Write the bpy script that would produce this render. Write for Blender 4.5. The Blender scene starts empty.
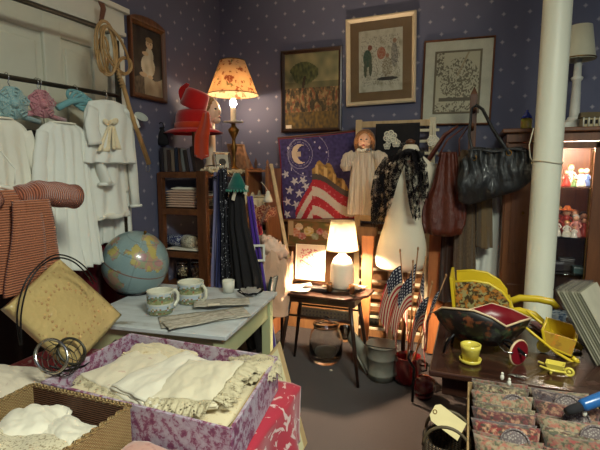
import bpy, bmesh, math, random
from mathutils import Vector, Matrix, noise, Euler
from math import sin, cos, pi, radians, sqrt, atan2
R_ = random.Random(7)
scene = bpy.context.scene
COL = scene.collection
V = Vector
# ---------------------------------------------------------------- camera model
F_PX = 455.0; YAW = radians(20.5); PITCH = radians(7.1); EYE = V((0, 0, 1.5))
FW = V((-sin(YAW)*cos(PITCH), cos(YAW)*cos(PITCH), -sin(PITCH)))
RT = V((cos(YAW), sin(YAW), 0)); UP = RT.cross(FW)
def at(px, py, X=None, Y=None, Z=None):
    d = FW + RT*((px-300)/F_PX) + UP*((225-py)/F_PX)
    if X is not None: t = X/d.x
    elif Y is not None: t = Y/d.y
    else: t = (Z-1.5)/d.z
    return EYE + d*t
def pxr(p, px): return px*(V(p)-EYE).dot(FW)/F_PX
cam_d = bpy.data.cameras.new('camera'); cam = bpy.data.objects.new('camera', cam_d); COL.objects.link(cam)
cam.location = EYE; cam.rotation_euler = FW.to_track_quat('-Z', 'Y').to_euler()
cam_d.sensor_width = 36; cam_d.lens = F_PX*36/600; cam_d.clip_start = .05
scene.camera = cam
vs = scene.view_settings
vs.view_transform = 'Standard'; vs.look = 'None'; vs.gamma = 1; vs.use_curve_mapping = False; vs.exposure = 0
# ---------------------------------------------------------------- materials
def s2l(c): return tuple(((x/12.92) if x <= .04045 else ((x+.055)/1.055)**2.4) for x in c)
def rgb(r, g, b): return s2l((r/255, g/255, b/255))
class NT:
    def __init__(s, name):
        s.m = bpy.data.materials.new(name); s.m.use_nodes = True; s.t = s.m.node_tree
        s.b = s.t.nodes['Principled BSDF']; s.x = 0
    def n(s, ty, **kw):
        o = s.t.nodes.new(ty)
        for k, v in kw.items(): setattr(o, k, v)
        return o
    def l(s, a, b): s.t.links.new(a, b)
    def coord(s, out='Object'): return s.n('ShaderNodeTexCoord').outputs[out]
    def math(s, op, a, b=None, c=None):
        o = s.n('ShaderNodeMath', operation=op)
        for i, v in enumerate((a, b, c)):
            if v is None: continue
            if isinstance(v, (int, float)): o.inputs[i].default_value = v
            else: s.l(v, o.inputs[i])
        return o.outputs[0]
    def map(s, vec, scale=(1, 1, 1), rot=(0, 0, 0), loc=(0, 0, 0)):
        o = s.n('ShaderNodeMapping'); s.l(vec, o.inputs[0])
        o.inputs['Scale'].default_value = scale; o.inputs['Rotation'].default_value = rot; o.inputs['Location'].default_value = loc
        return o.outputs[0]
    def noise(s, vec, scale, detail=3, rough=.5, out=0, dist=0):
        o = s.n('ShaderNodeTexNoise'); s.l(vec, o.inputs['Vector'])
        o.inputs['Scale'].default_value = scale; o.inputs['Detail'].default_value = detail
        o.inputs['Roughness'].default_value = rough; o.inputs['Distortion'].default_value = dist
        return o.outputs[out]
    def vor(s, vec, scale, feature='F1', out=0, rand=1):
        o = s.n('ShaderNodeTexVoronoi', feature=feature); s.l(vec, o.inputs['Vector'])
        o.inputs['Scale'].default_value = scale; o.inputs['Randomness'].default_value = rand
        return o.outputs[out]
    def wave(s, vec, scale, dist=0, axis='X', detail=1, dscale=1):
        o = s.n('ShaderNodeTexWave', wave_type='BANDS', bands_direction=axis); s.l(vec, o.inputs['Vector'])
        o.inputs['Scale'].default_value = scale; o.inputs['Distortion'].default_value = dist
        o.inputs['Detail'].default_value = detail; o.inputs['Detail Scale'].default_value = dscale
        return o.outputs[1]
    def ramp(s, fac, stops, interp='LINEAR'):
        o = s.n('ShaderNodeValToRGB'); s.l(fac, o.inputs[0]); r = o.color_ramp; r.interpolation = interp
        while len(r.elements) < len(stops): r.elements.new(.5)
        for e, (p, c) in zip(r.elements, stops):
            e.position = p; e.color = (c[0], c[1], c[2], 1) if not isinstance(c, (int, float)) else (c, c, c, 1)
        return o.outputs[0]
    def mix(s, fac, a, b, blend='MIX'):
        o = s.n('ShaderNodeMix', data_type='RGBA', blend_type=blend)
        if isinstance(fac, (int, float)): o.inputs[0].default_value = fac
        else: s.l(fac, o.inputs[0])
        for i, v in ((6, a), (7, b)):
            if isinstance(v, tuple): o.inputs[i].default_value = (v[0], v[1], v[2], 1)
            else: s.l(v, o.inputs[i])
        return o.outputs[2]
    def col(s, c):
        if isinstance(c, tuple): s.b.inputs['Base Color'].default_value = (c[0], c[1], c[2], 1)
        else: s.l(c, s.b.inputs['Base Color'])
    def bump(s, h, strength=.3, dist=.01):
        o = s.n('ShaderNodeBump'); o.inputs['Strength'].default_value = strength; o.inputs['Distance'].default_value = dist
        s.l(h, o.inputs['Height']); s.l(o.outputs[0], s.b.inputs['Normal'])
    def set(s, **kw):
        for k, v in kw.items():
            k = {'rough': 'Roughness', 'metal': 'Metallic', 'trans': 'Transmission Weight', 'sheen': 'Sheen Weight', 'coat': 'Coat Weight',
                 'spec': 'Specular IOR Level', 'sss': 'Subsurface Weight', 'ior': 'IOR', 'alpha': 'Alpha'}[k]
            if isinstance(v, (int, float)): s.b.inputs[k].default_value = v
            else: s.l(v, s.b.inputs[k])
        return s
_plain = {}
def plain(name, c, rough=.6, metal=0, var=.18, vs_=14, bump=.12, bs=60, **kw):
    """coloured matter with a little procedural unevenness"""
    if name in _plain: return _plain[name]
    k = NT(name); co = k.coord()
    n = k.noise(co, vs_, 4)
    k.col(k.mix(n, tuple(x*(1-var) for x in c), tuple(min(1, x*(1+var)) for x in c)))
    if bump: k.bump(k.noise(co, bs, 3), bump, .004)
    k.set(rough=rough, metal=metal, **kw); _plain[name] = k.m
    return k.m
def fabric(name, c, var=.14, weave=500, sheen=.3, big=9, c2=None, bump=.25, thresh=(.45, .6)):
    if name in _plain: return _plain[name]
    k = NT(name); co = k.coord(); n = k.noise(co, big, 4)
    base = k.mix(n, tuple(x*(1-var) for x in c), tuple(min(1, x*(1+var)) for x in c))
    if c2:
        base = k.mix(k.ramp(k.noise(co, big*4, 5, .65), [(thresh[0], 0), (thresh[1], 1)]), base, c2)
    k.col(base)
    w = k.math('ADD', k.noise(k.map(co, (1, 1, .15)), weave, 1), k.noise(k.map(co, (.15, .15, 1)), weave, 1))
    k.bump(w, bump, .0015); k.set(rough=.9, sheen=sheen, spec=.15); _plain[name] = k.m
    return k.m
def wood(name, c1, c2, scale=3, axis='Z', rough=.45, grain=26):
    if name in _plain: return _plain[name]
    k = NT(name); co = k.coord()
    sc = {'X': (.12, 1, 1), 'Y': (1, .12, 1), 'Z': (1, 1, .12)}[axis]
    v = k.map(co, sc)
    n = k.noise(v, grain, 5, .6, dist=.6); w = k.noise(v, scale*2, 3, dist=1.5)
    f = k.math('ADD', k.math('MULTIPLY', n, .6), k.math('MULTIPLY', w, .4))
    k.col(k.ramp(f, [(.32, c1), (.66, c2)])); k.bump(n, .15, .003); k.set(rough=rough); _plain[name] = k.m
    return k.m
def lace(name, c, scale=120, lo=.30, hi=.36, rough=.9):
    """knotted openwork: holes through the cloth"""
    if name in _plain: return _plain[name]
    k = NT(name); co = k.coord()
    d = k.vor(co, scale, 'DISTANCE_TO_EDGE'); big = k.noise(co, scale*.22, 2)
    thr = k.math('GREATER_THAN', k.math('ADD', k.math('MULTIPLY', d, -1.0), k.math('MULTIPLY', big, .9)), lo)
    k.col(k.mix(k.noise(co, 20), tuple(x*.85 for x in c), c)); k.set(rough=rough, alpha=thr, spec=.15); _plain[name] = k.m
    return k.m
def painted(name='painted_surface', rough=.7, **kw):
    if name in _plain: return _plain[name]
    k = NT(name); a = k.n('ShaderNodeAttribute', attribute_name='Col'); co = k.coord()
    k.col(k.mix(k.math('MULTIPLY', k.noise(co, 90, 4), .35), a.outputs[0], k.mix(1, a.outputs[0], (.55, .55, .55), 'MULTIPLY')))
    k.bump(k.noise(co, 200, 2), .1, .002); k.set(rough=rough, **kw); _plain[name] = k.m
    return k.m
def glow(name, c, strength):
    if name in _plain: return _plain[name]
    k = NT(name); k.col(c); k.b.inputs['Emission Color'].default_value = (*c, 1); k.b.inputs['Emission Strength'].default_value = strength
    _plain[name] = k.m; return k.m
def glass(name, c=(1, 1, 1), rough=.03):
    if name in _plain: return _plain[name]
    k = NT(name); k.col(c); k.set(rough=rough, trans=1.0, ior=1.35); _plain[name] = k.m
    return k.m
def pane_glass(name='cabinet_glass'):
    if name in _plain: return _plain[name]
    k = NT(name); t = k.t; tr = k.n('ShaderNodeBsdfTransparent'); gl = k.n('ShaderNodeBsdfGlossy'); gl.inputs['Roughness'].default_value = .04
    fr = k.n('ShaderNodeFresnel'); fr.inputs[0].default_value = 1.45; mx = k.n('ShaderNodeMixShader')
    f = k.math('ADD', k.math('MULTIPLY', fr.outputs[0], .8), k.math('MULTIPLY', k.noise(k.coord(), 12), .02))
    k.l(f, mx.inputs[0]); k.l(tr.outputs[0], mx.inputs[1]); k.l(gl.outputs[0], mx.inputs[2])
    k.l(mx.outputs[0], t.nodes['Material Output'].inputs[0]); _plain[name] = k.m
    return k.m
# ---------------------------------------------------------------- geometry
class G:
    def __init__(s): s.v = []; s.f = []; s.mi = []; s.sm = []; s.c = []
    def add(s, vs, fs, mi=0, smooth=False, cols=None, M=None):
        o = len(s.v)
        s.v += [tuple(M @ V(p)) if M else tuple(p) for p in vs]
        for i, f in enumerate(fs):
            s.f.append(tuple(o+q for q in f)); s.mi.append(mi); s.sm.append(smooth); s.c.append(cols[i] if cols else (1, 1, 1))
        return s
    def box(s, c, d, mi=0, M=None, col=None, taper=1):
        x, y, z = c; a, b, e = d[0]/2, d[1]/2, d[2]/2
        vs = [(x+i*a*(taper if k > 0 else 1), y+j*b*(taper if k > 0 else 1), z+k*e) for k in (-1, 1) for j in (-1, 1) for i in (-1, 1)]
        fs = [(0, 2, 3, 1), (4, 5, 7, 6), (0, 1, 5, 4), (2, 6, 7, 3), (0, 4, 6, 2), (1, 3, 7, 5)]
        return s.add(vs, fs, mi, False, [col]*6 if col else None, M)
    def bar(s, p, q, w, d=None, mi=0, up=(0, 0, 1), col=None):
        """rectangular bar from p to q"""
        p, q = V(p), V(q); a = (q-p).normalized(); u = V(up)
        if abs(a.dot(u)) > .95: u = V((1, 0, 0))
        b = a.cross(u).normalized(); c = b.cross(a); d = d or w
        vs = [tuple(e + b*i*w/2 + c*j*d/2) for e in (p, q) for j in (-1, 1) for i in (-1, 1)]
        fs = [(0, 1, 3, 2), (4, 6, 7, 5), (0, 4, 5, 1), (2, 3, 7, 6), (0, 2, 6, 4), (1, 5, 7, 3)]
        return s.add(vs, fs, mi, False, [col]*6 if col else None)
    def loft(s, rings, mi=0, smooth=True, cap=True, closed=False, colf=None, M=None):
        n = len(rings[0]); vs = [p for r in rings for p in r]; fs = []; cols = []
        m = len(rings)
        for i in range(m if closed else m-1):
            for j in range(n):
                k = (j+1) % n; a = i; b = (i+1) % m
                fs.append((a*n+j, a*n+k, b*n+k, b*n+j)); cols.append(colf(i/(m-1), j/n) if colf else (1, 1, 1))
        if cap and not closed:
            fs.append(tuple(range(n-1, -1, -1))); fs.append(tuple((m-1)*n+j for j in range(n)))
            cols += [cols[0], cols[-1]]
        return s.add(vs, fs, mi, smooth, cols, M)
    def tube(s, pts, r, n=8, mi=0, closed=False, M=None, smooth=True, flat=1):
        pts = [V(p) for p in pts]; m = len(pts); rings = []; prev = None
        for i, p in enumerate(pts):
            if closed: t = pts[(i+1) % m]-pts[i-1]
            else: t = pts[min(i+1, m-1)]-pts[max(i-1, 0)]
            t = t.normalized() if t.length > 1e-9 else V((0, 0, 1))
            if prev is None:
                u = V((0, 0, 1)) if abs(t.z) < .9 else V((1, 0, 0)); b = t.cross(u).normalized()
            else:
                b = prev - t*prev.dot(t); b = b.normalized() if b.length > 1e-6 else prev
            prev = b; c = t.cross(b); rr = r[i] if isinstance(r, (list, tuple)) else r
            rings.append([tuple(p + b*cos(2*pi*j/n)*rr + c*sin(2*pi*j/n)*rr*flat) for j in range(n)])
        return s.loft(rings, mi, smooth, True, closed, M=M)
    def lathe(s, prof, n=24, c=(0, 0, 0), mi=0, M=None, smooth=True, colf=None, sq=(1, 1), cap=True):
        rings = [[(c[0]+max(r, 1e-4)*cos(2*pi*j/n)*sq[0], c[1]+max(r, 1e-4)*sin(2*pi*j/n)*sq[1], c[2]+z) for j in range(n)] for r, z in prof]
        return s.loft(rings, mi, smooth, cap, colf=colf, M=M)
    def ball(s, c, r, n=16, mi=0, M=None, colf=None, m=None):
        r = (r, r, r) if isinstance(r, (int, float)) else r; m = m or max(6, n//2)
        rings = [[(c[0]+r[0]*max(sin(pi*i/m), .001)*cos(2*pi*j/n), c[1]+r[1]*max(sin(pi*i/m), .001)*sin(2*pi*j/n), c[2]-r[2]*cos(pi*i/m)) for j in range(n)] for i in range(m+1)]
        return s.loft(rings, mi, True, True, colf=colf, M=M)
    def sheet(s, fn, nu, nv, th=.004, mi=0, colf=None, smooth=True, M=None, mi2=None):
        """cloth / card of real thickness; fn(u,v) -> point"""
        P = [[V(fn(i/nu, j/nv)) for i in range(nu+1)] for j in range(nv+1)]
        top = []; bot = []
        for j in range(nv+1):
            for i in range(nu+1):
                a = P[j][min(i+1, nu)]-P[j][max(i-1, 0)]; b = P[min(j+1, nv)][i]-P[max(j-1, 0)][i]
                n = a.cross(b); n = n.normalized() if n.length > 1e-12 else V((0, 0, 1))
                top.append(tuple(P[j][i]+n*th/2)); bot.append(tuple(P[j][i]-n*th/2))
        w = nu+1; N = w*(nv+1); fs = []; cols = []
        for j in range(nv):
            for i in range(nu):
                a = j*w+i; c = colf((i+.5)/nu, (j+.5)/nv) if colf else (1, 1, 1)
                fs.append((a, a+1, a+w+1, a+w)); cols.append(c)
                fs.append((N+a, N+a+w, N+a+w+1, N+a+1)); cols.append(c)
        def side(a, b, c): fs.append((a, N+a, N+b, b)); cols.append(c)
        cc = lambda u, v: colf(u, v) if colf else (1, 1, 1)
        for i in range(nu):
            side(i, i+1, cc((i+.5)/nu, .001)); side(nv*w+i+1, nv*w+i, cc((i+.5)/nu, .999))
        for j in range(nv):
            side((j+1)*w, j*w, cc(.001, (j+.5)/nv)); side(j*w+nu, (j+1)*w+nu, cc(.999, (j+.5)/nv))
        return s.add(top+bot, fs, mi, smooth, cols, M)
    def prism(s, outline, h, M=None, mi=0, col=None, z0=0):
        """outline in local xy, extruded along local z from z0"""
        n = len(outline)
        vs = [(x, y, z0) for x, y in outline]+[(x, y, z0+h) for x, y in outline]
        fs = [tuple(range(n-1, -1, -1)), tuple(range(n, 2*n))]+[(i, (i+1) % n, n+(i+1) % n, n+i) for i in range(n)]
        return s.add(vs, fs, mi, False, [col]*len(fs) if col else None, M)
    def build(s, name, mats, parent=None, bevel=0, local=False, loc=None, subsurf=0, seg=2):
        me = bpy.data.meshes.new(name); me.from_pydata(s.v, [], s.f)
        mats = mats if isinstance(mats, (list, tuple)) else [mats]
        for m in mats: me.materials.append(m)
        me.polygons.foreach_set('material_index', s.mi); me.polygons.foreach_set('use_smooth', s.sm)
        a = me.color_attributes.new('Col', 'FLOAT_COLOR', 'CORNER'); buf = []
        for f, c in zip(s.f, s.c): buf += [c[0], c[1], c[2], 1.0]*len(f)
        a.data.foreach_set('color', buf)
        bm = bmesh.new(); bm.from_mesh(me); bmesh.ops.recalc_face_normals(bm, faces=bm.faces); bm.to_mesh(me); bm.free()
        me.update(); o = bpy.data.objects.new(name, me); COL.objects.link(o)
        if parent:
            o.parent = parent
            if not local: me.transform(Matrix.Translation(-ROOT[parent.name]))
            ROOT[o.name] = ROOT[parent.name]
        elif loc is not None:
            if not local: me.transform(Matrix.Translation(-V(loc)))
            o.location = loc; ROOT[o.name] = V(loc)
        else: ROOT[o.name] = V((0, 0, 0))
        if bevel:
            b = o.modifiers.new('bevel', 'BEVEL'); b.width = bevel; b.segments = seg; b.limit_method = 'ANGLE'; b.angle_limit = radians(40)
        if subsurf:
            b = o.modifiers.new('sub', 'SUBSURF'); b.levels = b.render_levels = subsurf
        return o
ROOT = {}
def tag(o, label=None, cat=None, group=None, kind=None):
    if label: o['label'] = label
    if cat: o['category'] = cat
    if group: o['group'] = group
    if kind: o['kind'] = kind
    return o
def thing(name, label, cat, loc, group=None, rz=0):
    o = bpy.data.objects.new(name, None); COL.objects.link(o); o.location = loc; o.rotation_euler.z = rz
    o.empty_display_size = .05; ROOT[o.name] = V(loc); return tag(o, label, cat, group)
def copy_tree(o, parent=None):
    c = o.copy(); COL.objects.link(c)
    if parent: c.parent = parent
    for ch in [x for x in COL.objects if x.parent == o]: copy_tree(ch, c)
    return c
def struct(g, name, mat, parent=None, bevel=0):
    o = g.build(name, mat, parent, bevel=bevel); 
    if not parent: o['kind'] = 'structure'
    return o
def nz(x, y=0, z=0, seed=0): return noise.noise(V((x+seed*17.3, y-seed*5.1, z+seed*3.7)))
def frame(o, xd, yd):
    """matrix with local x along xd, local y along yd, z = x cross y"""
    x = V(xd).normalized(); y = V(yd); y = (y-x*y.dot(x)).normalized(); z = x.cross(y)
    M = Matrix.Identity(4)
    for i, a in enumerate((x, y, z)):
        for j in range(3): M[j][i] = a[j]
    M.translation = V(o); return M
def disc(cx, cy, r, n=16, r2=None): 
    return [(cx+r*cos(2*pi*i/n), cy+(r2 or r)*sin(2*pi*i/n)) for i in range(n)]
def starpts(cx, cy, r, a0=pi/2, k=.4, n=5):
    return [(cx+(r if i % 2 == 0 else r*k)*cos(a0+pi*i/n), cy+(r if i % 2 == 0 else r*k)*sin(a0+pi*i/n)) for i in range(2*n)]
# ---------------------------------------------------------------- palette
M_white = plain('white_paint', rgb(212, 210, 196), .5, var=.06)
M_door = plain('door_paint', rgb(205, 203, 184), .55, var=.05)
M_linen = fabric('white_linen', rgb(232, 226, 206))
M_linen2 = fabric('cream_linen', rgb(222, 208, 174), c2=rgb(196, 172, 128), thresh=(.55, .7))
M_linen3 = fabric('ivory_cotton', rgb(226, 220, 200), .1)
M_gown = fabric('white_gown_cotton', rgb(222, 223, 214), .07)
M_gown2 = fabric('ivory_gown_cotton', rgb(222, 219, 204), .07)
M_lace_w = lace('white_lace', rgb(226, 218, 196), 170, .26)
M_lace_c = lace('cream_crochet', rgb(214, 202, 168), 120, .26)
M_lace_b = lace('black_lace', rgb(22, 18, 20), 110, .31)
M_black = plain('black_cloth', rgb(20, 18, 22), .9)
M_blackmetal = plain('black_metal', rgb(28, 28, 30), .4, .7)
M_darkmetal = plain('dark_metal', rgb(70, 68, 60), .45, .8)
M_chrome = plain('polished_metal', rgb(190, 190, 185), .2, 1, var=.05)
M_galv = plain('galvanised_metal', rgb(150, 150, 138), .5, .3, var=.3, vs_=20)
M_brass = plain('brass', rgb(120, 88, 42), .35, .9)
M_wd = wood('brown_wood', rgb(62, 34, 18), rgb(112, 66, 36))
M_wdX = wood('brown_wood_x', rgb(62, 34, 18), rgb(112, 66, 36), axis='X')
M_wdY = wood('brown_wood_y', rgb(70, 40, 22), rgb(120, 74, 42), axis='Y')
M_dark = wood('dark_wood', rgb(30, 18, 14), rgb(58, 34, 24), axis='X', rough=.3)
M_cab = wood('cabinet_wood', rgb(74, 40, 20), rgb(118, 72, 38))
M_orange = wood('orange_wood', rgb(150, 84, 44), rgb(196, 124, 72))
M_tan = wood('tan_wood', rgb(120, 84, 52), rgb(164, 120, 78))
M_paint = painted()
M_paint_gl = painted('glazed_painted_surface', .25)
M_red = fabric('red_felt', rgb(178, 22, 24), .2, sheen=.5)
M_paper = plain('paper', rgb(222, 212, 190), .8, var=.08)
M_greenp = plain('pale_green_paint', rgb(176, 182, 140), .5, var=.12, vs_=8)
M_glass = glass('clear_glass')
M_pane = pane_glass()
M_yel = plain('yellow_paint', rgb(206, 176, 36), .35, var=.15)
# ---------------------------------------------------------------- the room
XL, YB, XR, YF, ZC = -2.29, 3.95, 1.9, -1.6, 3.2
def wallpaper(name, ax):
    k = NT(name); co = k.coord(); sp = k.n('ShaderNodeSeparateXYZ'); k.l(co, sp.inputs[0])
    h = sp.outputs[ax]; z = sp.outputs[2]
    def lat(ou, ov):
        S = .18; T = .205
        u = k.math('SUBTRACT', k.math('FLOORED_MODULO', k.math('ADD', h, ou*S), S), S/2)
        v = k.math('SUBTRACT', k.math('FLOORED_MODULO', k.math('ADD', z, ov*T), T), T/2)
        u = k.math('ABSOLUTE', u); v = k.math('ABSOLUTE', v)
        d = k.math('ADD', k.math('POWER', u, .85), k.math('POWER', v, .85))
        o = k.n('ShaderNodeMapRange'); k.l(d, o.inputs[0]); o.inputs[1].default_value = .016; o.inputs[2].default_value = .040
        o.inputs[3].default_value = 1; o.inputs[4].default_value = 0
        return o.outputs[0]
    f = k.math('MAXIMUM', lat(0, 0), lat(.5, .5))
    base = k.mix(k.noise(co, 3, 5), rgb(80, 84, 108), rgb(96, 98, 122))
    k.col(k.mix(k.math('MULTIPLY', f, .5), base, rgb(196, 190, 196))); k.set(rough=.75)
    k.bump(k.noise(co, 150, 2), .1, .002); return k.m
WPX = wallpaper('star_wallpaper_back', 0); WPY = wallpaper('star_wallpaper_side', 1)
def carpet():
    k = NT('carpet'); co = k.coord()
    n = k.noise(co, 260, 2); b = k.noise(co, 2.2, 3)
    k.col(k.mix(b, rgb(98, 84, 82), rgb(122, 100, 96)) ); 
    k.col(k.mix(n, k.mix(b, rgb(42, 39, 42), rgb(58, 50, 50)), k.mix(b, rgb(66, 61, 62), rgb(84, 73, 71))))
    k.bump(n, .6, .006); k.set(rough=.98, sheen=.2, spec=.1); return k.m
def wallbox(x0, x1, y0, y1, z0, z1): return G().box(((x0+x1)/2, (y0+y1)/2, (z0+z1)/2), (x1-x0, y1-y0, z1-z0))
struct(wallbox(XL-.1, XR+.1, YF-.1, YB+.1, -.1, 0), 'floor', carpet())
struct(wallbox(XL-.1, XR+.1, YF-.1, YB+.1, ZC, ZC+.1), 'ceiling', M_white)
struct(wallbox(XL-.1, XR+.1, YB, YB+.1, 0, ZC), 'wall_back', WPX)
struct(wallbox(XR, XR+.1, YF, YB, 0, ZC), 'wall_right', WPY)
struct(wallbox(XL-.1, XR+.1, YF-.1, YF, 0, ZC), 'wall_front', WPX)
struct(wallbox(XL-.1, XL, YF, YB, 0, ZC), 'wall_left', WPY)
struct(wallbox(XL, XR, YB-.03, YB, .24, .98), 'trim_1', wood('wainscot_wood', rgb(104, 70, 44), rgb(140, 98, 62)))
struct(wallbox(XL, XR, YB-.045, YB, .98, 1.02), 'trim_2', M_wdX)
struct(wallbox(XL, XR, YB-.04, YB, 0, .24), 'baseboard_back', M_tan)
# white panelled door with its casing on the left wall
dy0, dy1, dz = .55, 2.42, 2.36
g = wallbox(XL, XL+.045, dy0, dy1, 0, dz)
g.box((XL+.049, (dy0+dy1)/2, dz-.06), (.028, dy1-dy0-.01, .12)); g.box((XL+.049, (dy0+dy1)/2, 1.35), (.028, dy1-dy0-.01, .2)); g.box((XL+.049, (dy0+dy1)/2, .13), (.028, dy1-dy0-.01, .26))
for y in (dy0+.06, (dy0+dy1)/2-.03, dy1-.42, dy1-.07): g.box((XL+.05, y, dz/2), (.03, .12, dz-.02))
door = struct(g, 'door_1', M_door, bevel=.008)
g = G()
for y0, y1 in ((dy0+.16, (dy0+dy1)/2-.13), ((dy0+dy1)/2+.07, dy1-.52), (dy1-.33, dy1-.16)):
    if y1 > y0:
        for z0, z1 in ((.3, 1.2), (1.5, dz-.17)): g.box((XL+.046, (y0+y1)/2, (z0+z1)/2), (.018, y1-y0, z1-z0))
g.build('door_panel', M_door, door, bevel=.01)
g = G(); g.box((XL+.038, 2.495, dz/2), (.076, .13, dz)); g.box((XL+.043, 2.455, dz/2-.003), (.086, .03, dz-.01))
struct(g, 'trim_3', M_white, bevel=.006)
g = G(); g.box((XL+.04, (dy0+2.56)/2, dz+.085), (.094, 2.56-dy0, .15)); g.box((XL+.055, (dy0+2.58)/2, dz+.175), (.11, 2.60-dy0, .035)); g.box((XL+.05, (dy0+2.56)/2, dz+.02), (.10, 2.56-dy0, .025))
struct(g, 'trim_4', M_white, bevel=.006)
# grille of the heater along the skirting
p0, p1 = at(298, 322, Y=3.88), at(378, 322, Y=3.88)
g = G(); w = p1.x-p0.x; cx = (p0.x+p1.x)/2
t = thing('heating_grille', 'dark punched metal heating grille along the foot of the back wall', 'vent', (cx, 3.89, 0))
g.box((cx, 3.895, .165), (w, .03, .09)); g.build('frame', M_darkmetal, t, bevel=.003)
g = G()
for i in range(22):
    for j in range(2): g.box((p0.x+.02+i*(w-.04)/21, 3.878, .148+j*.034), (.016, .006, .018))
g.build('slots', M_black, t)
# white round column
pc = at(546, 300, Y=3.1); CX = at(543, 225, Y=3.1).x
g = G(); g.lathe([(.092, 0), (.092, .06), (.081, .07), (.080, 1.2), (.077, 2.4), (.075, ZC)], 40, (CX, 3.1, 0))
t = thing('column', 'round white painted column standing in front of the wooden display cabinet', 'column', (CX, 3.1, 0))
g.build('shaft', plain('column_paint', rgb(226, 226, 206), .45, var=.05, vs_=5), t)
g = G(); zs = at(546, 162, Y=3.0).z
g.tube([(CX+.084*cos(a), 3.1+.084*sin(a), zs+.008*sin(a*2)) for a in [2*pi*i/32 for i in range(32)]], .0035, 6, closed=True)
g.tube([V((CX-.08, 3.07, zs)), V((CX-.10, 3.04, zs+.03)), V((CX-.11, 3.03, zs+.10)), V((CX-.09, 3.05, zs+.2))], .0035, 6)
tag(g.build('string', plain('string', rgb(200, 190, 165), .9), t), 'pale string tied round the shaft')
# ---------------------------------------------------------------- pictures
def picture(name, label, c, w, h, fw, fd, frame_mat, art, normal=(0, -1, 0), tilt=0, roll=0, mat_mat=None, matw=0, top_arch=0, lean=0, cat='picture', nres=70, inner=None, group=None, glassy=False, parent=None):
    """framed picture; c = centre of the picture on its back plane"""
    n = V(normal).normalized(); xd = V((0, 0, 1)).cross(n).normalized(); yd = V((0, 0, 1))
    rot = Matrix.Rotation(tilt, 4, xd) @ Matrix.Rotation(roll, 4, n)
    x = rot @ xd; y = rot @ yd; M = frame(c, x, y)
    base = V(c)-y*h/2
    t = thing(name, label, cat, base, group)
    g = G()
    def side(a, b, ww): pass
    prof = [(0, 0), (0, fd), (fw*.35, fd*1.15), (fw*.7, fd*.8), (fw, fd*.55), (fw, 0)]
    cs = [(-1, -1), (1, -1), (1, 1), (-1, 1)]
    rings = []
    for sx, sy in cs: rings.append([(sx*(w/2-a), sy*(h/2-a), b) for a, b in prof])
    g.loft(rings, 0, False, False, True, M=M)
    if top_arch:
        pts = [(-w/2, h/2-.002), (w/2, h/2-.002)]+[(w/2*cos(pi*i/12), h/2+top_arch*(sin(pi*i/12)**1.5)) for i in range(1, 12)]
        g.prism(pts, fd, M)
    g.build('frame', frame_mat, t)
    iw, ih = w-2*fw, h-2*fw
    if mat_mat:
        gg = G(); gg.box((0, 0, fd*.25), (iw+.004, ih+.004, fd*.3), M=M); gg.build('mount', mat_mat, t); 
        iw -= 2*matw; ih -= 2*matw
        zz = fd*.43
    else: zz = fd*.3
    if inner: iw, ih = inner
    gg = G(); ny = max(8, int(nres*ih/iw))
    gg.sheet(lambda u, v: ((u-.5)*iw, (v-.5)*ih, zz), nres, ny, .003, 0, art, False, M)
    gg.build('artwork', M_paint, t)
    if glassy:
        gg = G(); gg.box((0, 0, fd*.52), (w-2*fw+.004, h-2*fw+.004, .002), M=M); gg.build('pane', M_pane, t)
    return t
def blob(u, v, cu, cv, ru, rv): return ((u-cu)/ru)**2+((v-cv)/rv)**2 < 1
def mixc(a, b, t): return tuple(a[i]*(1-t)+b[i]*t for i in range(3))
def art_crowd(u, v):
    n = nz(u*7, v*7, 0, 1); n2 = nz(u*28, v*22, 0, 2)
    c = mixc(rgb(112, 104, 70), rgb(78, 84, 58), .5+n)
    if v > .62: c = mixc(rgb(150, 140, 100), rgb(96, 98, 72), .5+n)
    if blob(u, v, .36+n*.06, .74, .26, .15) : c = mixc(rgb(52, 62, 38), rgb(90, 96, 54), .5+n2)
    if abs(u-.38-.03*sin(v*9)) < .025 and .45 < v < .7: c = rgb(50, 40, 26)
    if .22 < v < .55:
        k = nz(u*16, v*9, 0, 4)+.6*nz(u*34, v*22, 0, 5)
        if k > .12: c = mixc(rgb(124, 66, 38), rgb(150, 126, 84), max(0, min(1, .5+n2*1.5)))
        elif k < -.2: c = mixc(rgb(46, 38, 26), rgb(70, 62, 38), .5+n2)
        else: c = mixc(c, rgb(104, 74, 40), .6)
    if v < .22: c = mixc(rgb(120, 96, 42), rgb(74, 62, 36), .5+n2)
    return c
def art_figures(u, v):
    n = nz(u*9, v*9, 0, 6); n2 = nz(u*40, v*40, 0, 7)
    c = mixc(rgb(214, 208, 186), rgb(190, 182, 156), max(0, n*2))
    if .06 < u < .94 and .1 < v < .9 and n2 > .18: c = mixc(c, rgb(120, 110, 92), .55)
    if blob(u, v, .2, .55, .1, .14): c = mixc(rgb(48, 84, 64), rgb(100, 110, 88), .5+n2)
    if blob(u, v, .26, .72, .05, .045): c = rgb(150, 84, 60)
    if blob(u, v, .27, .4, .04, .14) or blob(u, v, .15, .38, .035, .14): c = rgb(92, 96, 76)
    if blob(u, v, .52, .62, .1, .1): c = mixc(rgb(176, 92, 62), rgb(190, 150, 120), .5+n2)
    if blob(u, v, .66, .38, .12, .16): c = mixc(rgb(206, 200, 176), rgb(130, 110, 80), .5+n2)
    if blob(u, v, .82, .58, .08, .2): c = mixc(rgb(186, 178, 160), rgb(110, 104, 96), .5+n2)
    if blob(u, v, .82, .8, .045, .04) or blob(u, v, .66, .57, .04, .035): c = rgb(170, 128, 100)
    if blob(u, v, .66, .2, .24, .03): c = rgb(70, 64, 54)
    return c
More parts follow.
